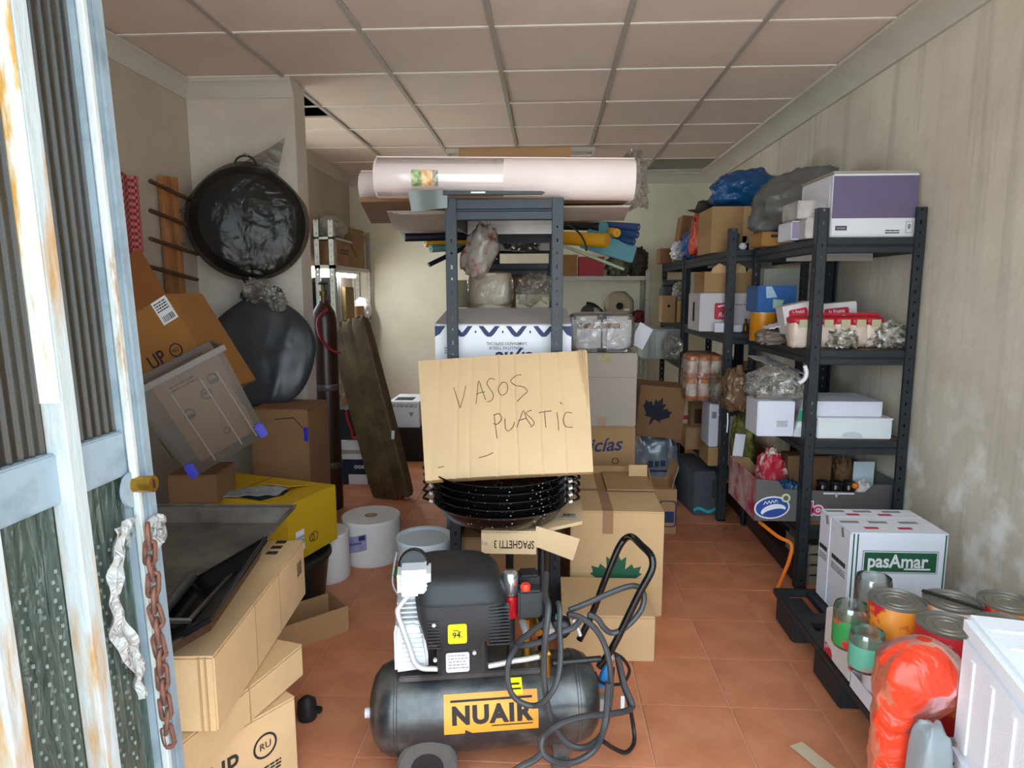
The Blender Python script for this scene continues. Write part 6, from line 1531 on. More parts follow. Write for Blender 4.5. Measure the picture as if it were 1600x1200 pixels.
make('axle', MB().cyl((wq.x, -abs(wq.y), .0855), (wq.x, abs(wq.y), .0855), .008), STEELG, cp_)
make('axle_bracket', MB().box(wq.x, 0, .075, .07, .17, .03).box(wq.x, -.075, .09, .06, .006, .06).box(wq.x, .075, .09, .06, .006, .06), TANK, cp_, bevel=.002)
fx_ = cl(880, 1170, 1.74).x
make('foot_bracket', MB().add([(fx_ - .03, -.07, .10), (fx_ + .03, -.07, .10), (fx_ + .022, -.06, .035), (fx_ - .022, -.06, .035), (fx_ - .03, .07, .10), (fx_ + .03, .07, .10), (fx_ + .022, .06, .035), (fx_ - .022, .06, .035)], [(0, 1, 2, 3), (7, 6, 5, 4), (0, 4, 5, 1), (1, 5, 6, 2), (2, 6, 7, 3), (3, 7, 4, 0)]), TANK, cp_, smooth=False)
for y in (-.05, .05): make('rubber_foot', MB().lathe([(.026, 0), (.030, .006), (.022, .036), (0, .036)], 20, Matrix.Translation((fx_, y, 0))), RB_, cp_)
# saddle on the tank
zt_ = TZ + TRd
make('saddle_plate', MB().span(cl(625, 1020, 1.75).x, cl(840, 1000, 1.8).x, -.07, .07, zt_ - .012, zt_ + .006), TANK, cp_, bevel=.003)
# motor cowl: rounded rings lofted upwards
yF = 1.665
def X_(u, v=980): return cl(u, v, yF).x
rings = []
zc_bot = zt_ - .045
for (v, ua, ub, yh0, yh1, e) in ((1050, 682, 766, -.122, .06, .25), (1003, 682, 762, -.124, .08, .25), (1000, 662, 792, -.126, .10, .3), (970, 652, 798, -.128, .11, .32), (945, 648, 796, -.126, .11, .35), (938, 648, 794, -.116, .11, .4), (915, 646, 786, -.106, .11, .5), (898, 644, 768, -.082, .105, .6), (886, 650, 744, -.045, .095, .75), (880, 662, 722, -.01, .08, .9)):
    Yr = cym + yh0 * .98 - .0
    z = (CI @ at(720, v, Y=cym + yh0)).z
    rings.append((z, (CI @ at(ua, v, Y=cym + yh0)).x, (CI @ at(ub, v, Y=cym + yh0)).x, yh0, yh1, e))
mb = MB(); nn = 48; vs = []; fs = []
for z, xa, xb, ya, yb, e in rings:
    for i in range(nn):
        t = 2 * PI * i / nn; c, s = math.cos(t), math.sin(t); pw = lambda q: math.copysign(abs(q) ** e, q)
        vs.append(((xa + xb) / 2 + (xb - xa) / 2 * pw(c), (ya + yb) / 2 + (yb - ya) / 2 * pw(s), z))
for j in range(len(rings) - 1):
    for i in range(nn): k = (i + 1) % nn; fs.append((j * nn + i, j * nn + k, (j + 1) * nn + k, (j + 1) * nn + i))
fs.append(tuple(reversed(range(nn)))); fs.append(tuple((len(rings) - 1) * nn + i for i in range(nn)))
mb.add(vs, fs); make('motor_cowl', mb, DUST, cp_, angle=40)
for k in range(12):      # cooling slats, right flank
    v = 952 + k * 5.2; p = CI @ at(788, v, Y=1.66)
    make('cooling_slat', MB().box(p.x - .012, -.118, p.z, .055, .022, .0035, Matrix.Identity(4)), BLACKG if False else mat('slat_plastic', '2c2d30', .35), cp_, smooth=False)
for k in range(9):
    p = CI @ at(678, 968 + k * 5.0, Y=1.655); make('cooling_slat', MB().box(p.x + .0, -.127, p.z, .032, .006, .003), mat('slat_plastic', '', .35), cp_, smooth=False)


def plate(u0, u1, v0, v1, y, m, name, t=.002, rnd=.006):
    a, b = CI @ at(u0, v1, Y=cym + y), CI @ at(u1, v0, Y=cym + y); w_, h_ = b.x - a.x, b.z - a.z; pts = []
    for sa, sb, q in ((1, 1, 0), (-1, 1, 1), (-1, -1, 2), (1, -1, 3)):
        for k in range(4): an = PI / 2 * (q + k / 3); pts.append((sa * (w_ / 2 - rnd) + rnd * math.cos(an), sb * (h_ / 2 - rnd) + rnd * math.sin(an)))
    M = Matrix(((1, 0, 0, (a.x + b.x) / 2), (0, 0, -1, y), (0, 1, 0, (a.z + b.z) / 2), (0, 0, 0, 1)))
    o = make(name, MB().prism(pts, t), m, cp_, smooth=False); o.matrix_local = M; return o, M @ Matrix.Translation((0, 0, t)), w_, h_


s1, M1, w1_, h1_ = plate(700, 729, 972, 1001, -.129, YELLOW, 'yellow_sticker')
text(cp_, M1, 0, -.004, .022, '94.', INK, .0, lift=0, bold=.0006); o = make('small_print', MB().box(-.004, .010, .0005, .016, .002, .001).box(.006, .006, .0005, .010, .002, .001), INK, cp_, smooth=False); o.matrix_local = M1
s2, M2, w2, h2 = plate(697, 733, 1016, 1045, -.127, mat('pale_rating_label', 'd2c8d0', .5, 0, .1, 20), 'rating_label')
SZ[cp_.name] = (0, 0, 0)
mbl = MB(); rnd_ = random.Random(3)
for i in range(5):
    x = -w2 * .4
    while x < w2 * .38: ww = rnd_.uniform(.003, .011); mbl.box(x + ww / 2, h2 * (.36 - .16 * i), .0005, ww, h2 * .05, .001); x += ww + .0025
o = make('small_print', mbl, INKG, cp_, smooth=False); o.matrix_local = M2
for u, v in ((678, 970), (680, 1024), (741, 1018)): p = CI @ at(u, v, Y=cym - .127); make('screw_head', MB().cyl((p.x, -.124, p.z), (p.x, -.131, p.z), .0055, n=12), STEELG, cp_)
# pump: crankcase, cylinder, head, air filter
def bx_(u0, u1, v0, v1, y0, y1, m, name, bevel=.006):
    a, b = CI @ at(u0, v1, Y=cym + y0), CI @ at(u1, v0, Y=cym + y0); return make(name, MB().span(a.x, b.x, y0, y1, a.z, b.z), m, cp_, bevel=bevel)


a = CI @ at(618, 1030, Y=cym - .085); b = CI @ at(668, 965, Y=cym - .085); cz_ = a.z
mb = MB(); 
FMc = Matrix(((1, 0, 0, 0), (0, 0, 1, -.085), (0, 1, 0, 0), (0, 0, 0, 1)))
mb.prism([(a.x, a.z - .02), (b.x, a.z - .012), (b.x + .0, a.z + .03), (b.x - .014, b.z - .01), (b.x - .035, b.z + .005), (a.x + .006, b.z), (a.x, b.z - .03)], .14, FMc); make('crankcase', mb, ALU, cp_, bevel=.008)
for k in range(7): make('crankcase_fin', MB().box((a.x + b.x) / 2 + .004, -.087, a.z + .014 + k * .0135, (b.x - a.x) * .62, .006, .004), ALU, cp_, smooth=False)
for k in range(6): p = CI @ at(646, 960 - k * 7, Y=cym - .05); make('cylinder_fin', MB().box(p.x - .0, -.03, p.z, .085, .11, .004), ALU, cp_, bevel=.001)
c_ = CI @ at(646, 945, Y=cym - .03); d2 = CI @ at(646, 915, Y=cym - .03); make('pump_cylinder', MB().cyl((c_.x, -.03, a.z + .06), (c_.x, -.03, d2.z), .036), ALU, cp_)
bx_(622, 673, 887, 926, -.10, -.005, mat('bright_aluminium', 'e6e9ee', .4, .1, .08, 14), 'cylinder_head', .012)
for k in range(4): p = CI @ at(647, 894 + k * 6, Y=cym - .093); make('head_fin', MB().box(p.x, -.101, p.z, .082 - .004 * k, .006, .005), WHITE2, cp_, bevel=.001)
af = CI @ at(647, 880, Y=cym - .02); make('air_filter', MB().lathe([(.034, -.05), (.04, -.046), (.042, -.02), (.042, .03), (.036, .035), (0, .035)], 32, Matrix.Translation((af.x, .0, af.z + .006)) @ Matrix.Rotation(math.radians(72), 4, 'X')), BLACK, cp_); 
make('filter_grille', MB().lathe([(.0, 0), (.026, .0), (.032, .004)], 24, Matrix.Translation((af.x, .0, af.z + .006)) @ Matrix.Rotation(math.radians(72), 4, 'X') @ Matrix.Translation((0, 0, .036))), DUST, cp_)
bx_(626, 634, 890, 960, .02, .05, BLACK, 'black_backing', .002)
pts = [CI @ at(u, v, Y=cym + y) for u, v, y in ((650, 917, -.10), (640, 928, -.115), (624, 948, -.125), (622, 960, -.128), (632, 990, -.13), (641, 1015, -.13), (648, 1035, -.13), (660, 1044, -.13), (680, 1045, -.125), (700, 1046, -.11))]
make('discharge_pipe', MB().tube(pts, .0075, 10, 4), mat('bare_aluminium_pipe', 'd8d6d2', .35, .3), cp_)
p = CI @ at(651, 915, Y=cym - .10); make('pipe_nut', MB().cyl((p.x, p.y + .01, p.z), (p.x - .012, p.y - .012, p.z - .014), .0115, n=6), mat('brass', '', .3), cp_)
pts = [CI @ at(u, v, Y=cym + y) for u, v, y in ((755, 1042, -.10), (778, 1038, -.10), (800, 1033, -.10), (822, 1030, -.095), (842, 1026, -.085))]
make('delivery_pipe', MB().tube(pts, .0075, 10, 4), mat('bare_aluminium_pipe', '', .35), cp_); make('brass_fitting', MB().cyl(pts[-1], pts[-1] + Vector((.03, .01, .004)), .010, n=8), mat('brass', '', .3), cp_); make('check_valve', MB().cyl((pts[-1].x + .03, -.06, zt_ - .03), (pts[-1].x + .03, -.06, zt_ + .04), .014, n=10), mat('brass', '', .3), cp_)
# badge
ba, bb = CI @ at(694, 1145, Y=1.655), CI @ at(842, 1087, Y=1.68)
def on_tank(x, z, r=TRd + .0022):
    dz__ = max(-.99, min(.99, (z - TZ) / r)); return Vector((x, -r * math.sqrt(1 - dz__ ** 2), z))
def tank_patch(x0, x1, z0, z1, m, name, r, nz=10, skew=0):
    return make(name, MB().sheet(lambda u, v: on_tank(x0 + (x1 - x0) * u, z0 + (z1 - z0) * v, r), 2, nz, .0012), m, cp_, angle=60)


BAD = mat('orange_badge', 'f09a2e', .45, 0, .06, 20)
def zat(v, yy=.12): return (CI @ at(770, v, Y=cym - yy)).z
z0b, z1b = zat(1140), zat(1090)
tank_patch(ba.x, bb.x, z0b, z1b, BAD, 'badge', TRd + .002)
hb = z1b - z0b; wb_ = bb.x - ba.x
tank_patch(ba.x + wb_ * .07, bb.x - wb_ * .26, z1b - hb * .17, z1b - hb * .12, INK, 'badge_bar', TRd + .0034, 2); tank_patch(bb.x - wb_ * .22, bb.x - wb_ * .06, z1b - hb * .17, z1b - hb * .12, INK, 'badge_bar', TRd + .0034, 2)
tank_patch(ba.x + wb_ * .5, bb.x - wb_ * .06, z0b + hb * .17, z0b + hb * .20, INK, 'badge_bar', TRd + .0034, 2)
# letters bent on to the tank
c = bpy.data.curves.new('lettering', 'FONT'); c.body = 'NUAIR'; c.size = hb * .62; c.align_x = 'CENTER'; c.align_y = 'CENTER'; c.extrude = .0006; c.offset = .0030; c.resolution_u = 3; c.space_character = 1.15
tmp = bpy.data.objects.new('tmp', c); COL.objects.link(tmp); me = bpy.data.meshes.new_from_object(tmp.evaluated_get(bpy.context.evaluated_depsgraph_get())); bpy.data.objects.remove(tmp)
bmx = bmesh.new(); bmx.from_mesh(me)
for q_ in range(-6, 7): bmesh.ops.bisect_plane(bmx, geom=bmx.verts[:] + bmx.edges[:] + bmx.faces[:], plane_co=(0, q_ * hb * .055, 0), plane_no=(0, 1, 0))
bmx.to_mesh(me); bmx.free()
xs = [v.co.x for v in me.vertices]; k_ = wb_ * .86 / (max(xs) - min(xs))
for v in me.vertices:
    q = on_tank((ba.x + bb.x) / 2 + v.co.x * k_, (z0b + z1b) / 2 + v.co.y * 1.0 - hb * .02, TRd + .0038 + v.co.z); v.co = q
me.materials.clear(); me.materials.append(INK); o = bpy.data.objects.new('lettering', me); COL.objects.link(o); o.parent = cp_
make('badge_notch', MB().add([on_tank(ba.x + wb_ * .22, z0b, TRd + .004), on_tank(ba.x + wb_ * .30, z0b, TRd + .004), on_tank(ba.x + wb_ * .22, z0b + hb * .12, TRd + .004)], [(0, 1, 2)]), INK, cp_, smooth=False)
xa, xb = (CI @ at(795, 1046, Y=cym - .1)).x, (CI @ at(818, 1046, Y=cym - .1)).x
tank_patch(xa, xb, TZ + .080, TZ + .110, YELLOW, 'yellow_sticker', TRd + .0022, 4)
tank_patch(xa + .004, xb - .004, TZ + .090, TZ + .093, INK, 'small_print', TRd + .0034, 2); tank_patch(xa + .006, xb - .008, TZ + .099, TZ + .102, INK, 'small_print', TRd + .0034, 2)
# regulator, gauge and pressure switch
p = CI @ at(799, 950, Y=cym - .02); make('regulator_bowl', MB().lathe([(.0, -.035), (.02, -.03), (.023, 0), (.023, .028), (.018, .034), (0, .034)], 24, Matrix.Translation((p.x, -.02, p.z))), mat('red_bowl', 'b3121c', .2), cp_)
q = CI @ at(798, 915, Y=cym - .02); make('regulator_body', MB().lathe([(.021, -.03), (.024, -.026), (.024, .024), (.020, .036), (.013, .04), (0, .04)], 24, Matrix.Translation((q.x, -.02, q.z))), mat('chrome', 'd4d8dc', .15, .9), cp_); make('regulator_stem', MB().cyl((p.x, -.02, zt_ - .01), (p.x, -.02, p.z - .03), .012, n=10), BLACK, cp_)
sw = bx_(811, 850, 930, 972, -.06, .05, mat('switch_box_plastic', '2f3134', .5, 0, .1), 'pressure_switch', .006)
bx_(814, 846, 905, 928, -.02, .04, BLACK, 'switch_housing', .006)
q = CI @ at(823, 924, Y=cym - .05); make('red_button', MB().lathe([(.014, 0), (.015, .012), (.011, .018), (0, .018)], 16, Matrix.Translation((q.x, -.045, q.z - .006))), mat('red_button_plastic', 'e03a1c', .4), cp_)
make('switch_stem', MB().cyl((q.x + .01, .0, zt_ - .01), (q.x + .01, 0, (CI @ at(823, 970, Y=cym)).z), .016, n=12), mat('brass', '', .3), cp_)
q = CI @ at(826, 988, Y=cym - .07)
for k in range(3): make('hose_coupling', MB().cyl((q.x + k * .035 - .01, -.03, q.z), (q.x + k * .035 - .005, -.085, q.z - .006), .011, n=12), (STEELG, mat('brass', '', .3), STEELG)[k], cp_)
# handle
HP = [(925, 960, .10), (943, 912, .10), (961, 868, .105), (970, 850, .105), (978, 841, .10), (988, 839, .06), (1002, 852, -.0), (1016, 866, -.05), (1020, 880, -.065), (1016, 896, -.07), (1000, 925, -.07), (980, 966, -.07), (957, 1012, -.07), (936, 1042, -.065)]
pts = [CI @ at(u, v, Y=cym + y + .06) for u, v, y in HP]
pts = [CI @ at(905, 1000, Y=cym + .155)] + pts
make('push_handle', MB().tube(pts, .0105, 10, 4), BLACKG, cp_)
p = CI @ at(905, 1028, Y=cym - .02); q = CI @ at(940, 1032, Y=cym - .02); make('handle_clamp', MB().cyl((p.x - .08, -.075, p.z - .004), (q.x, -.065, q.z), .009, n=10), BLACK, cp_)

# hoses, cable and gun hung round its right end
HOSE = mat('grey_black_hose', '3a3b3d', .5, 0, .15, 12)


def hose(label, pts, r, m, name='air_hose', cat='hose', group=None):
    P = [at(780 + u / 3.75, 880 + v / 3.75, Y=y) for u, v, y in pts]; c0 = P[0].copy()
    for p in P:
        if p.z < r: p.z = r
    c0 = P[0].copy(); o = make(name, MB().tube([p - c0 for p in P], r, 9, 5), m, None, c0); return tag(o, label, cat, group)


yf = cym - TRd - .02
hose('grey air hose hanging in one long loop over the right half of the compressor tank', [(275, 60, 1.78), (268, 180, 1.70), (288, 260, 1.64), (272, 420, 1.62), (262, 600, yf - .01), (270, 740, yf - .01), (295, 880, yf - .005), (340, 985, yf), (400, 1055, yf), (480, 1082, yf), (560, 1050, yf + .02), (612, 980, yf + .03), (640, 860, 1.72), (655, 720, 1.74), (645, 580, 1.75), (610, 460, 1.76), (550, 370, 1.76), (470, 315, 1.76), (400, 300, 1.75)], .0088, HOSE)
hose('grey air hose looping low to the floor at the right of the compressor', [(640, 700, 1.70), (625, 900, 1.69), (600, 1010, 1.66), (560, 1090, 1.62), (480, 1150, 1.60), (390, 1172, 1.58), (300, 1150, 1.56), (252, 1100, 1.56), (252, 1030, 1.57), (300, 975, 1.60), (400, 925, 1.63), (520, 895, 1.66), (640, 885, 1.70), (735, 868, 1.74), (778, 845, 1.77), (770, 800, 1.78), (735, 720, 1.79), (712, 620, 1.80), (690, 540, 1.80)], .0088, HOSE)
hose('grey hose curled over the orange badge and the tank', [(100, 490, 1.68), (62, 560, 1.645), (48, 640, yf - .005), (62, 740, yf - .01), (110, 805, yf - .01), (190, 835, yf - .01), (255, 815, yf - .022), (320, 735, yf - .02), (352, 630, yf), (360, 500, 1.66), (352, 380, 1.68), (355, 270, 1.70), (345, 230, 1.72)], .0078, HOSE)
hose('black hose hung over the push handle of the compressor', [(410, 275, 1.78), (520, 232, 1.80), (640, 178, 1.82), (760, 135, 1.83), (820, 142, 1.82), (848, 190, 1.81), (838, 260, 1.80), (790, 330, 1.79), (720, 390, 1.78), (660, 408, 1.78), (615, 380, 1.77), (575, 325, 1.77), (520, 300, 1.77)], .0085, HOSE)
hose('grey hose crossing the fittings between cowl and switch box', [(80, 470, 1.72), (150, 480, 1.70), (260, 455, 1.69), (360, 405, 1.69), (430, 380, 1.70), (470, 340, 1.72)], .0085, HOSE)
hose('short grey hose slanting up beside the switch box', [(110, 465, 1.70), (170, 415, 1.68), (230, 370, 1.67), (290, 335, 1.66)], .0085, HOSE)
hose('black power cable trailing on the floor right of the compressor', [(690, 560, 1.82), (720, 700, 1.83), (760, 820, 1.86), (785, 950, 1.88), (790, 1050, 1.85), (745, 1108, 1.80), (680, 1090, 1.78), (610, 1045, 1.74)], .0065, BLACK, 'power_cable', 'cable')
hose('thin black cable curling behind the hoses right of the compressor', [(660, 520, 1.86), (720, 555, 1.88), (762, 620, 1.90), (745, 680, 1.90), (700, 710, 1.90), (600, 700, 1.86), (560, 640, 1.82)], .005, BLACK, 'power_cable', 'cable')
hose('hose end lying on the floor in front of the compressor', [(250, 1110, 1.56), (210, 1150, 1.545), (150, 1180, 1.53), (90, 1215, 1.52), (20, 1250, 1.50)], .0088, HOSE)
gq = at(942, 1062, Y=1.90); gun = thing('blow_gun', 'blue handled blow gun hanging among the hoses', 'tool', gq, (0, .35, 0)); make('gun_grip', MB().blob(.03, .026, .085, .7, .05, 3, 2), mat('bright_blue_plastic', '2f8fd8', .35), gun, (0, 0, -.03)); make('gun_nozzle', MB().cyl((0, 0, .05), (-.012, 0, .13), .008, n=10), STEELG, gun); make('gun_trigger', MB().tube([(.014, 0, -.02), (.026, 0, .01), (.016, 0, .05)], .004, 6), BLACK, gun)
gq = at(938, 1100, Y=1.93); o = thing('plug', 'grey mains plug with pale tag hanging behind the hoses', 'plug', gq); make('plug_body', MB().blob(.07, .05, .06, .5, .05, 3, 4), mat('grey_plug', '9a958f', .5), o, (0, 0, -.03)); make('paper_tag', MB().box(.07, 0, 0, .012, .003, .06), WHITE, o)
gq = at(900, 975, Y=1.80); o = thing('spray_can_head', 'teal and red trigger sprayer lying on the compressor fittings', 'tool', gq); make('teal_trigger', MB().tube([(-.06, 0, .02), (-.04, 0, .01), (-.025, -.01, -.02)], .010, 8), mat('teal_plastic', '2f9a94', .4), o); make('silver_lever', MB().tube([(-.01, -.01, .02), (.005, -.01, -.01), (.012, -.01, -.03)], .006, 8), STEELG, o); make('red_cap', MB().lathe([(.018, 0), (.02, .02), (0, .024)], 16), RED, o, (-.075, -.02, -.03)); make('dark_body', MB().blob(.06, .05, .06, .7, .1, 3, 5), BLACK, o, (-.045, .0, -.04))

# ------------------------------------------------------------------ pallet and goods at the right
PALM = mat('black_recycled_plastic', '26282b', .6, 0, .25, 12, .2, 60)
px0, px1, py0, py1, pz = .985, 1.60, 1.70, 2.735, .13
pal = thing('plastic_pallet', 'black plastic pallet on the floor by the right wall', 'pallet', ((px0 + px1) / 2, (py0 + py1) / 2, 0)); hw, hd = (px1 - px0) / 2, (py1 - py0) / 2
make('deck_border', MB().span(-hw, -hw + .035, -hd, hd, pz - .03, pz).span(hw - .035, hw, -hd, hd, pz - .03, pz).span(-hw + .035, hw - .035, hd - .03, hd, pz - .03, pz).span(-hw + .035, hw - .035, -hd, -hd + .03, pz - .03, pz), PALM, pal, bevel=.004)
for y0, y1 in ((-.47, -.36), (-.30, -.20), (-.12, -.02), (.06, .16), (.22, .30)): make('deck_slat', MB().span(-hw + .03, hw - .03, y0, y1, pz - .028, pz - .003), PALM, pal, bevel=.003)
make('deck_bridge', MB().span(-hw + .13, -hw + .18, -hd + .02, hd - .02, pz - .030, pz - .004), PALM, pal, bevel=.003)
for bxx in (-hw + .06, 0, hw - .06):
    for byy, bl_ in ((-hd + .08, .14), (-.02, .22), (hd - .13, .20)): make('foot_block', MB().span(bxx - .055, bxx + .055, byy - bl_ / 2, byy + bl_ / 2, 0, pz - .028), PALM, pal, bevel=.008)
PA, PB = at(1330, 832, Y=2.42), at(1484, 832, Y=2.42); pw_, ph_ = PB.x - PA.x, PA.z - pz - .001
for k, (y, lab, dp_) in enumerate(((2.42, 'front white food carton with a green brand panel, on the black pallet', .17), (2.595, 'rear white food carton behind the one with the green brand panel', .10))):
    o = carton(lab, ((PA.x + PB.x) / 2, y + dp_ / 2, pz + .001), (pw_, dp_, ph_), (0, 0, 0), mat('bluish_white_carton', 'e3e6f0', .6, 0, .04, 4), None, 'x', group='white food cartons on the pallet'); w_, d_, h_ = SZ[o.name]
    for x in (-.15, -.03, .10): deco(o, 'top', x * pw_ / .4, dp_ * .18, .07, .022, INKG, 'smudged_print')
    for x in (-.09, .05): deco(o, 'top', x * pw_ / .4, -dp_ * .2, .05, .018, RED, 'smudged_print')
    deco(o, 'left', .02, h_ - .024, .02, .036, INKG, 'corner_print', rot=.3); lines(o, 'left', .0, h_ * .60, dp_ * .7, .035, 1, INK); lines(o, 'left', .0, h_ * .50, dp_ * .7, .03, 3, INKG)
    if k == 0:
        for x in (-w_ / 2 + .012, -w_ / 2 + .027, w_ / 2 - .010): deco(o, 'front', x, h_ / 2, .005, h_ - .01, GREEN, 'green_stripe')
        gw = w_ * .74; gz = at(1406, 879, Y=2.42).z - pz; gxx = at(1406, 879, Y=2.42).x - o.location.x
        deco(o, 'front', gxx, gz, gw + .012, .088, GREEN, 'panel_outline'); deco(o, 'front', gxx, gz, gw + .008, .084, WHITE2, 'panel_outline', t=.0016); deco(o, 'front', gxx, gz, gw, .076, GREEN, 'green_panel', t=.0022)
        text(o, 'front', gxx - .01, gz + .002, .072, 'pasAmar', WHITE, 0, lift=.0026, bold=.0016, sx=gw * .86 / .265, shear=0); deco(o, 'front', gxx + gw * .24, gz - .026, gw * .36, .006, WHITE, 'underline', t=.0034)
# cans in two tiers of shrink-wrapped trays
CANL = [mat('tomato_can_label', 'e08a2a', .4, 0, .5, 9, hex2='c01f28', lo=.47, hi=.53), mat('pale_can_label', 'd8d4dc', .4, 0, .4, 6, hex2='e8a02a', lo=.5, hi=.56), mat('red_can_label', 'c8252c', .4, 0, .5, 8, hex2='e6d6cc', lo=.5, hi=.58)]
LID = mat('tinplate_lid', '8e8a82', .4, .5, .1, 10)
def can(label, x, y, z, k, r=.078, h=.165, grp='catering tins on the pallet'):
    th = thing('catering_tin', label, 'tin', (x, y, z), (0, 0, k * 1.1), grp)
    make('label_wrap', MB().lathe([(r * .99, .008), (r, .009), (r, h - .009), (r * .99, h - .008)], 40), CANL[k % 3], th)
    make('tin_body', MB().lathe([(r * .95, 0), (r * 1.01, .002), (r * 1.01, .007), (r * .985, .009), (r * .985, h - .009), (r * 1.01, h - .007), (r * 1.015, h), (r * .97, h), (r * .95, h - .007), (r * .78, h - .006), (r * .75, h - .003), (r * .66, h - .003), (r * .63, h - .006), (r * .5, h - .006), (r * .47, h - .003), (r * .38, h - .003), (r * .35, h - .006), (0, h - .006)], 40), LID, th)
    return th


zt0 = pz + .004; zt1 = zt0 + .172
cpos = [(1.068, 1.935, 'left far'), (1.230, 1.935, 'middle far, under a bar'), (1.130, 1.788, 'left near'), (1.392, 1.935, 'right far'), (1.292, 1.786, 'right near')]
for k, (x_, y_, nm) in enumerate(cpos):
    can('upper tier catering tin on the black pallet, ' + nm, x_, y_, zt1, k); can('lower tier catering tin on the black pallet, below the ' + nm.split(',')[0] + ' tin', x_, y_, zt0, k + 1)
q = Vector((1.225, 1.93, 0)); o = make('black_bar', MB().box(0, 0, 0, .014, .16, .006), BLACK, None, (q.x, q.y, zt1 + .169), (0, 0, .75)); tag(o, 'thin black bar lying across the lid of the middle catering tin', 'bar')
def ctray(label, z, x0, x1, y0, y1, hh):
    th = thing('carton_tray', label, 'tray', ((x0 + x1) / 2, (y0 + y1) / 2, z)); a, b = (x1 - x0) / 2, (y1 - y0) / 2
    for sx in (-1, 1): make('tray_wall', MB().span(min(sx * a, sx * (a - .003)), max(sx * a, sx * (a - .003)), -b, b, 0, hh), WHITE2, th, smooth=False)
    for sy in (-1, 1): make('tray_wall', MB().span(-a, a, min(sy * b, sy * (b - .003)), max(sy * b, sy * (b - .003)), 0, hh), WHITE2, th, smooth=False)
    make('tray_bottom', MB().span(-a, a, -b, b, -.003, -.0005), WHITE2, th, smooth=False); return th


ctray('upper white cardboard tray round the catering tins on the pallet', zt1 - .003, px0 + .002, 1.476, 1.703, 2.020, .045); ctray('lower white cardboard tray round the catering tins on the pallet', zt0, px0 + .002, 1.476, 1.703, 2.020, .05)
# glass jars with pictures at the left of the tins
def gjar(label, u, v, z, r, h, m, yy=0):
    q = at(u, v, Z=z if v > 950 else z + h); q.y = max(q.y, yy); th = thing('glass_jar', label, 'jar', (q.x, q.y, z), (0, 0, 0), 'pictured plastic jars'); make('jar_wall', MB().lathe([(r * .9, 0), (r, .01), (r, h * .9), (r * .93, h), (r * .90, h), (r * .96, h * .89)], 32), film('jar_plastic', 'cfd8d4', .12, .05, 3, .02, 1.2), th)
    make('picture_label', MB().lathe([(r * 1.003, h * .08), (r * 1.006, h * .085), (r * 1.006, h * .68), (r * 1.003, h * .685)], 32), m, th); make('jar_base', MB().lathe([(0, .003), (r * .88, .003)], 24), WHITE2, th); return th


LAB1 = mat('green_red_picture_label', '2f8f4a', .4, 0, .5, 7, hex2='c92a30', lo=.48, hi=.52); LAB2 = mat('teal_red_label', '5fae94', .4, 0, .5, 7, hex2='d04a4a', lo=.54, hi=.6)
zj = pz + .003
crt = carton('low white carton with red print at the left edge of the pallet, under the jars', (px0 + .10, 2.13, zj), (.19, .20, .165), (0, 0, 0), mat('red_white_carton', 'd8d2d0', .5, 0, .4, 8, hex2='b8242c', lo=.52, hi=.58), flaps=False)
gjar('plastic jar with a green and red picture label, left of the catering tins, farther one', 1327, 1008, zj + .166, .052, .135, LAB1); gjar('plastic jar with a teal label, left of the catering tins, nearer one', 1352, 1043, zj + .166, .048, .115, LAB2)
gjar('clear empty jar behind the catering tins', 1394, 925, .30, .055, .175, CLEAR, 2.085)
# red net bag, grey bag, foam box
REDB = film('red_translucent_bag', 'ff5530', .90, .3, 9, .7)
rb = at(1440, 1085, Y=1.60)
o = thing('red_bag', 'bright red orange plastic bag standing between pallet and white foam box', 'bag', (rb.x - .02, 1.575, 0))
vs_ = MB()
def rbf(u, v):
    a = 2 * PI * u; z = .545 * (1 - v) ; prof_ = [(0, .0), (.05, .03), (.095, .10), (.11, .18), (.098, .26), (.075, .34), (.062, .45), (.062, .56), (.066, .8), (.058, 1.0)]
    for i in range(len(prof_) - 1):
        if prof_[i][1] <= v <= prof_[i + 1][1]:
            t = (v - prof_[i][1]) / (prof_[i + 1][1] - prof_[i][1]); r = prof_[i][0] * (1 - t) + prof_[i + 1][0] * t; break
    r *= 1 + .13 * noise.fractal(Vector((math.cos(a) * 1.6, math.sin(a) * 1.6, v * 5)), .8, 2, 3); off = -.045 * max(0, min(1, (v - .2) / .2))
    return Vector((r * math.cos(a) + off, r * math.sin(a) * .8, z))
vs_.sheet(rbf, 48, 44, .002); make('bag_film', vs_, REDB, o, angle=80)
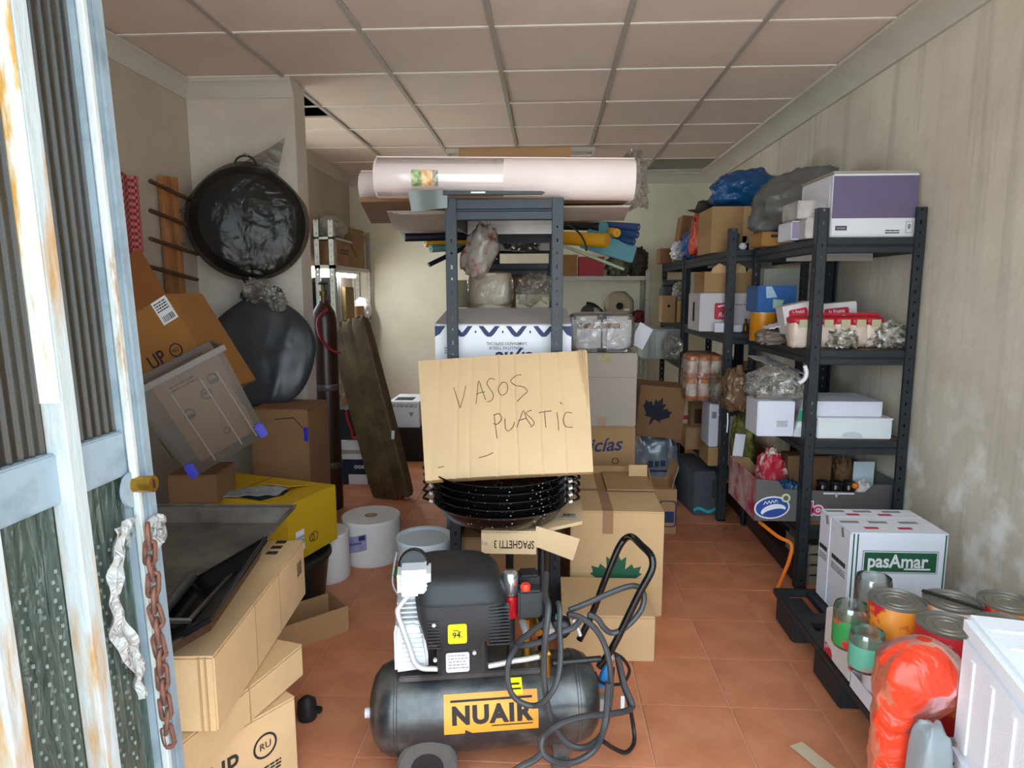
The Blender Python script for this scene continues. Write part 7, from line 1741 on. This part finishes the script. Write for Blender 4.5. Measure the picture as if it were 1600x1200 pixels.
make('bag_contents', MB().blob(.15, .12, .14, .7, .15, 3, 8, M=Matrix.Translation((0, 0, .37))), mat('pinkish_white_contents', 'e0b8a8', .6, 0, .3, 8), o, angle=70); make('bag_contents', MB().blob(.10, .09, .36, .6, .15, 3, 9, M=Matrix.Translation((-.045, 0, .005))), mat('orange_contents', 'e06a3a', .6, 0, .3, 10), o, angle=70)
gq = at(1472, 1132, Y=1.46); bag('pale grey plastic bag in front of the red bag, beside the white foam box', (gq.x - .02, 1.46, 0), (.085, .10, gq.z), mat('pale_grey_bag', '8f989c', .4, 0, .1, 6, .25, 10), 'plastic_bag', 'bag', .5, .05, 2.2, 171, nu=40)
fq = at(1507, 957, Y=1.5); fa = -math.radians(12.8)
FOAM = mat('white_foam', 'eceff6', .7, 0, .03, 20, .2, 200)
dv = Vector((math.sin(-fa), math.cos(-fa), 0)); rv = Vector((dv.y, -dv.x, 0))
FW, FD, FH = .40, .55, .325
cen = Vector((fq.x, fq.y, 0)) - dv * FD / 2 + rv * FW / 2
for k in range(2):
    o = thing('foam_box', ('upper', 'lower')[1 - k] + ' white foam box of the stack of two inside the door on the right', 'box', (cen.x, cen.y, k * (fq.z / 2 + .001)), (0, 0, fa), 'white foam boxes'); hh = fq.z / 2
    make('box_body', MB().box(0, 0, hh * .42, FW, FD, hh * .84), FOAM, o, bevel=.010); make('box_lid', MB().box(0, 0, hh * .92, FW + .006, FD + .006, hh * .155), FOAM, o, bevel=.012)
    for y in (-.2, -.1, 0, .1, .2): make('moulded_rib', MB().box(-FW / 2 - .001, y, hh * .40, .006, .02, hh * .7), FOAM, o, bevel=.002)
    for y in (-.2, -.12, -.04, .04, .12, .2): make('lid_rib', MB().box(.0, y, hh - .001, FW * .86, .012, .006), FOAM, o, bevel=.002)
# strip of tape on the floor
tq = at(1270, 1183, Z=.006); o = make('floor_tape', MB().box(0, 0, 0, .05, .13, .0015), mat('pale_floor_tape', 'c9b79a', .5), None, (tq.x, tq.y, .0052), (0, 0, .45)); tag(o, 'torn strip of pale tape stuck to the floor tiles', 'tape')
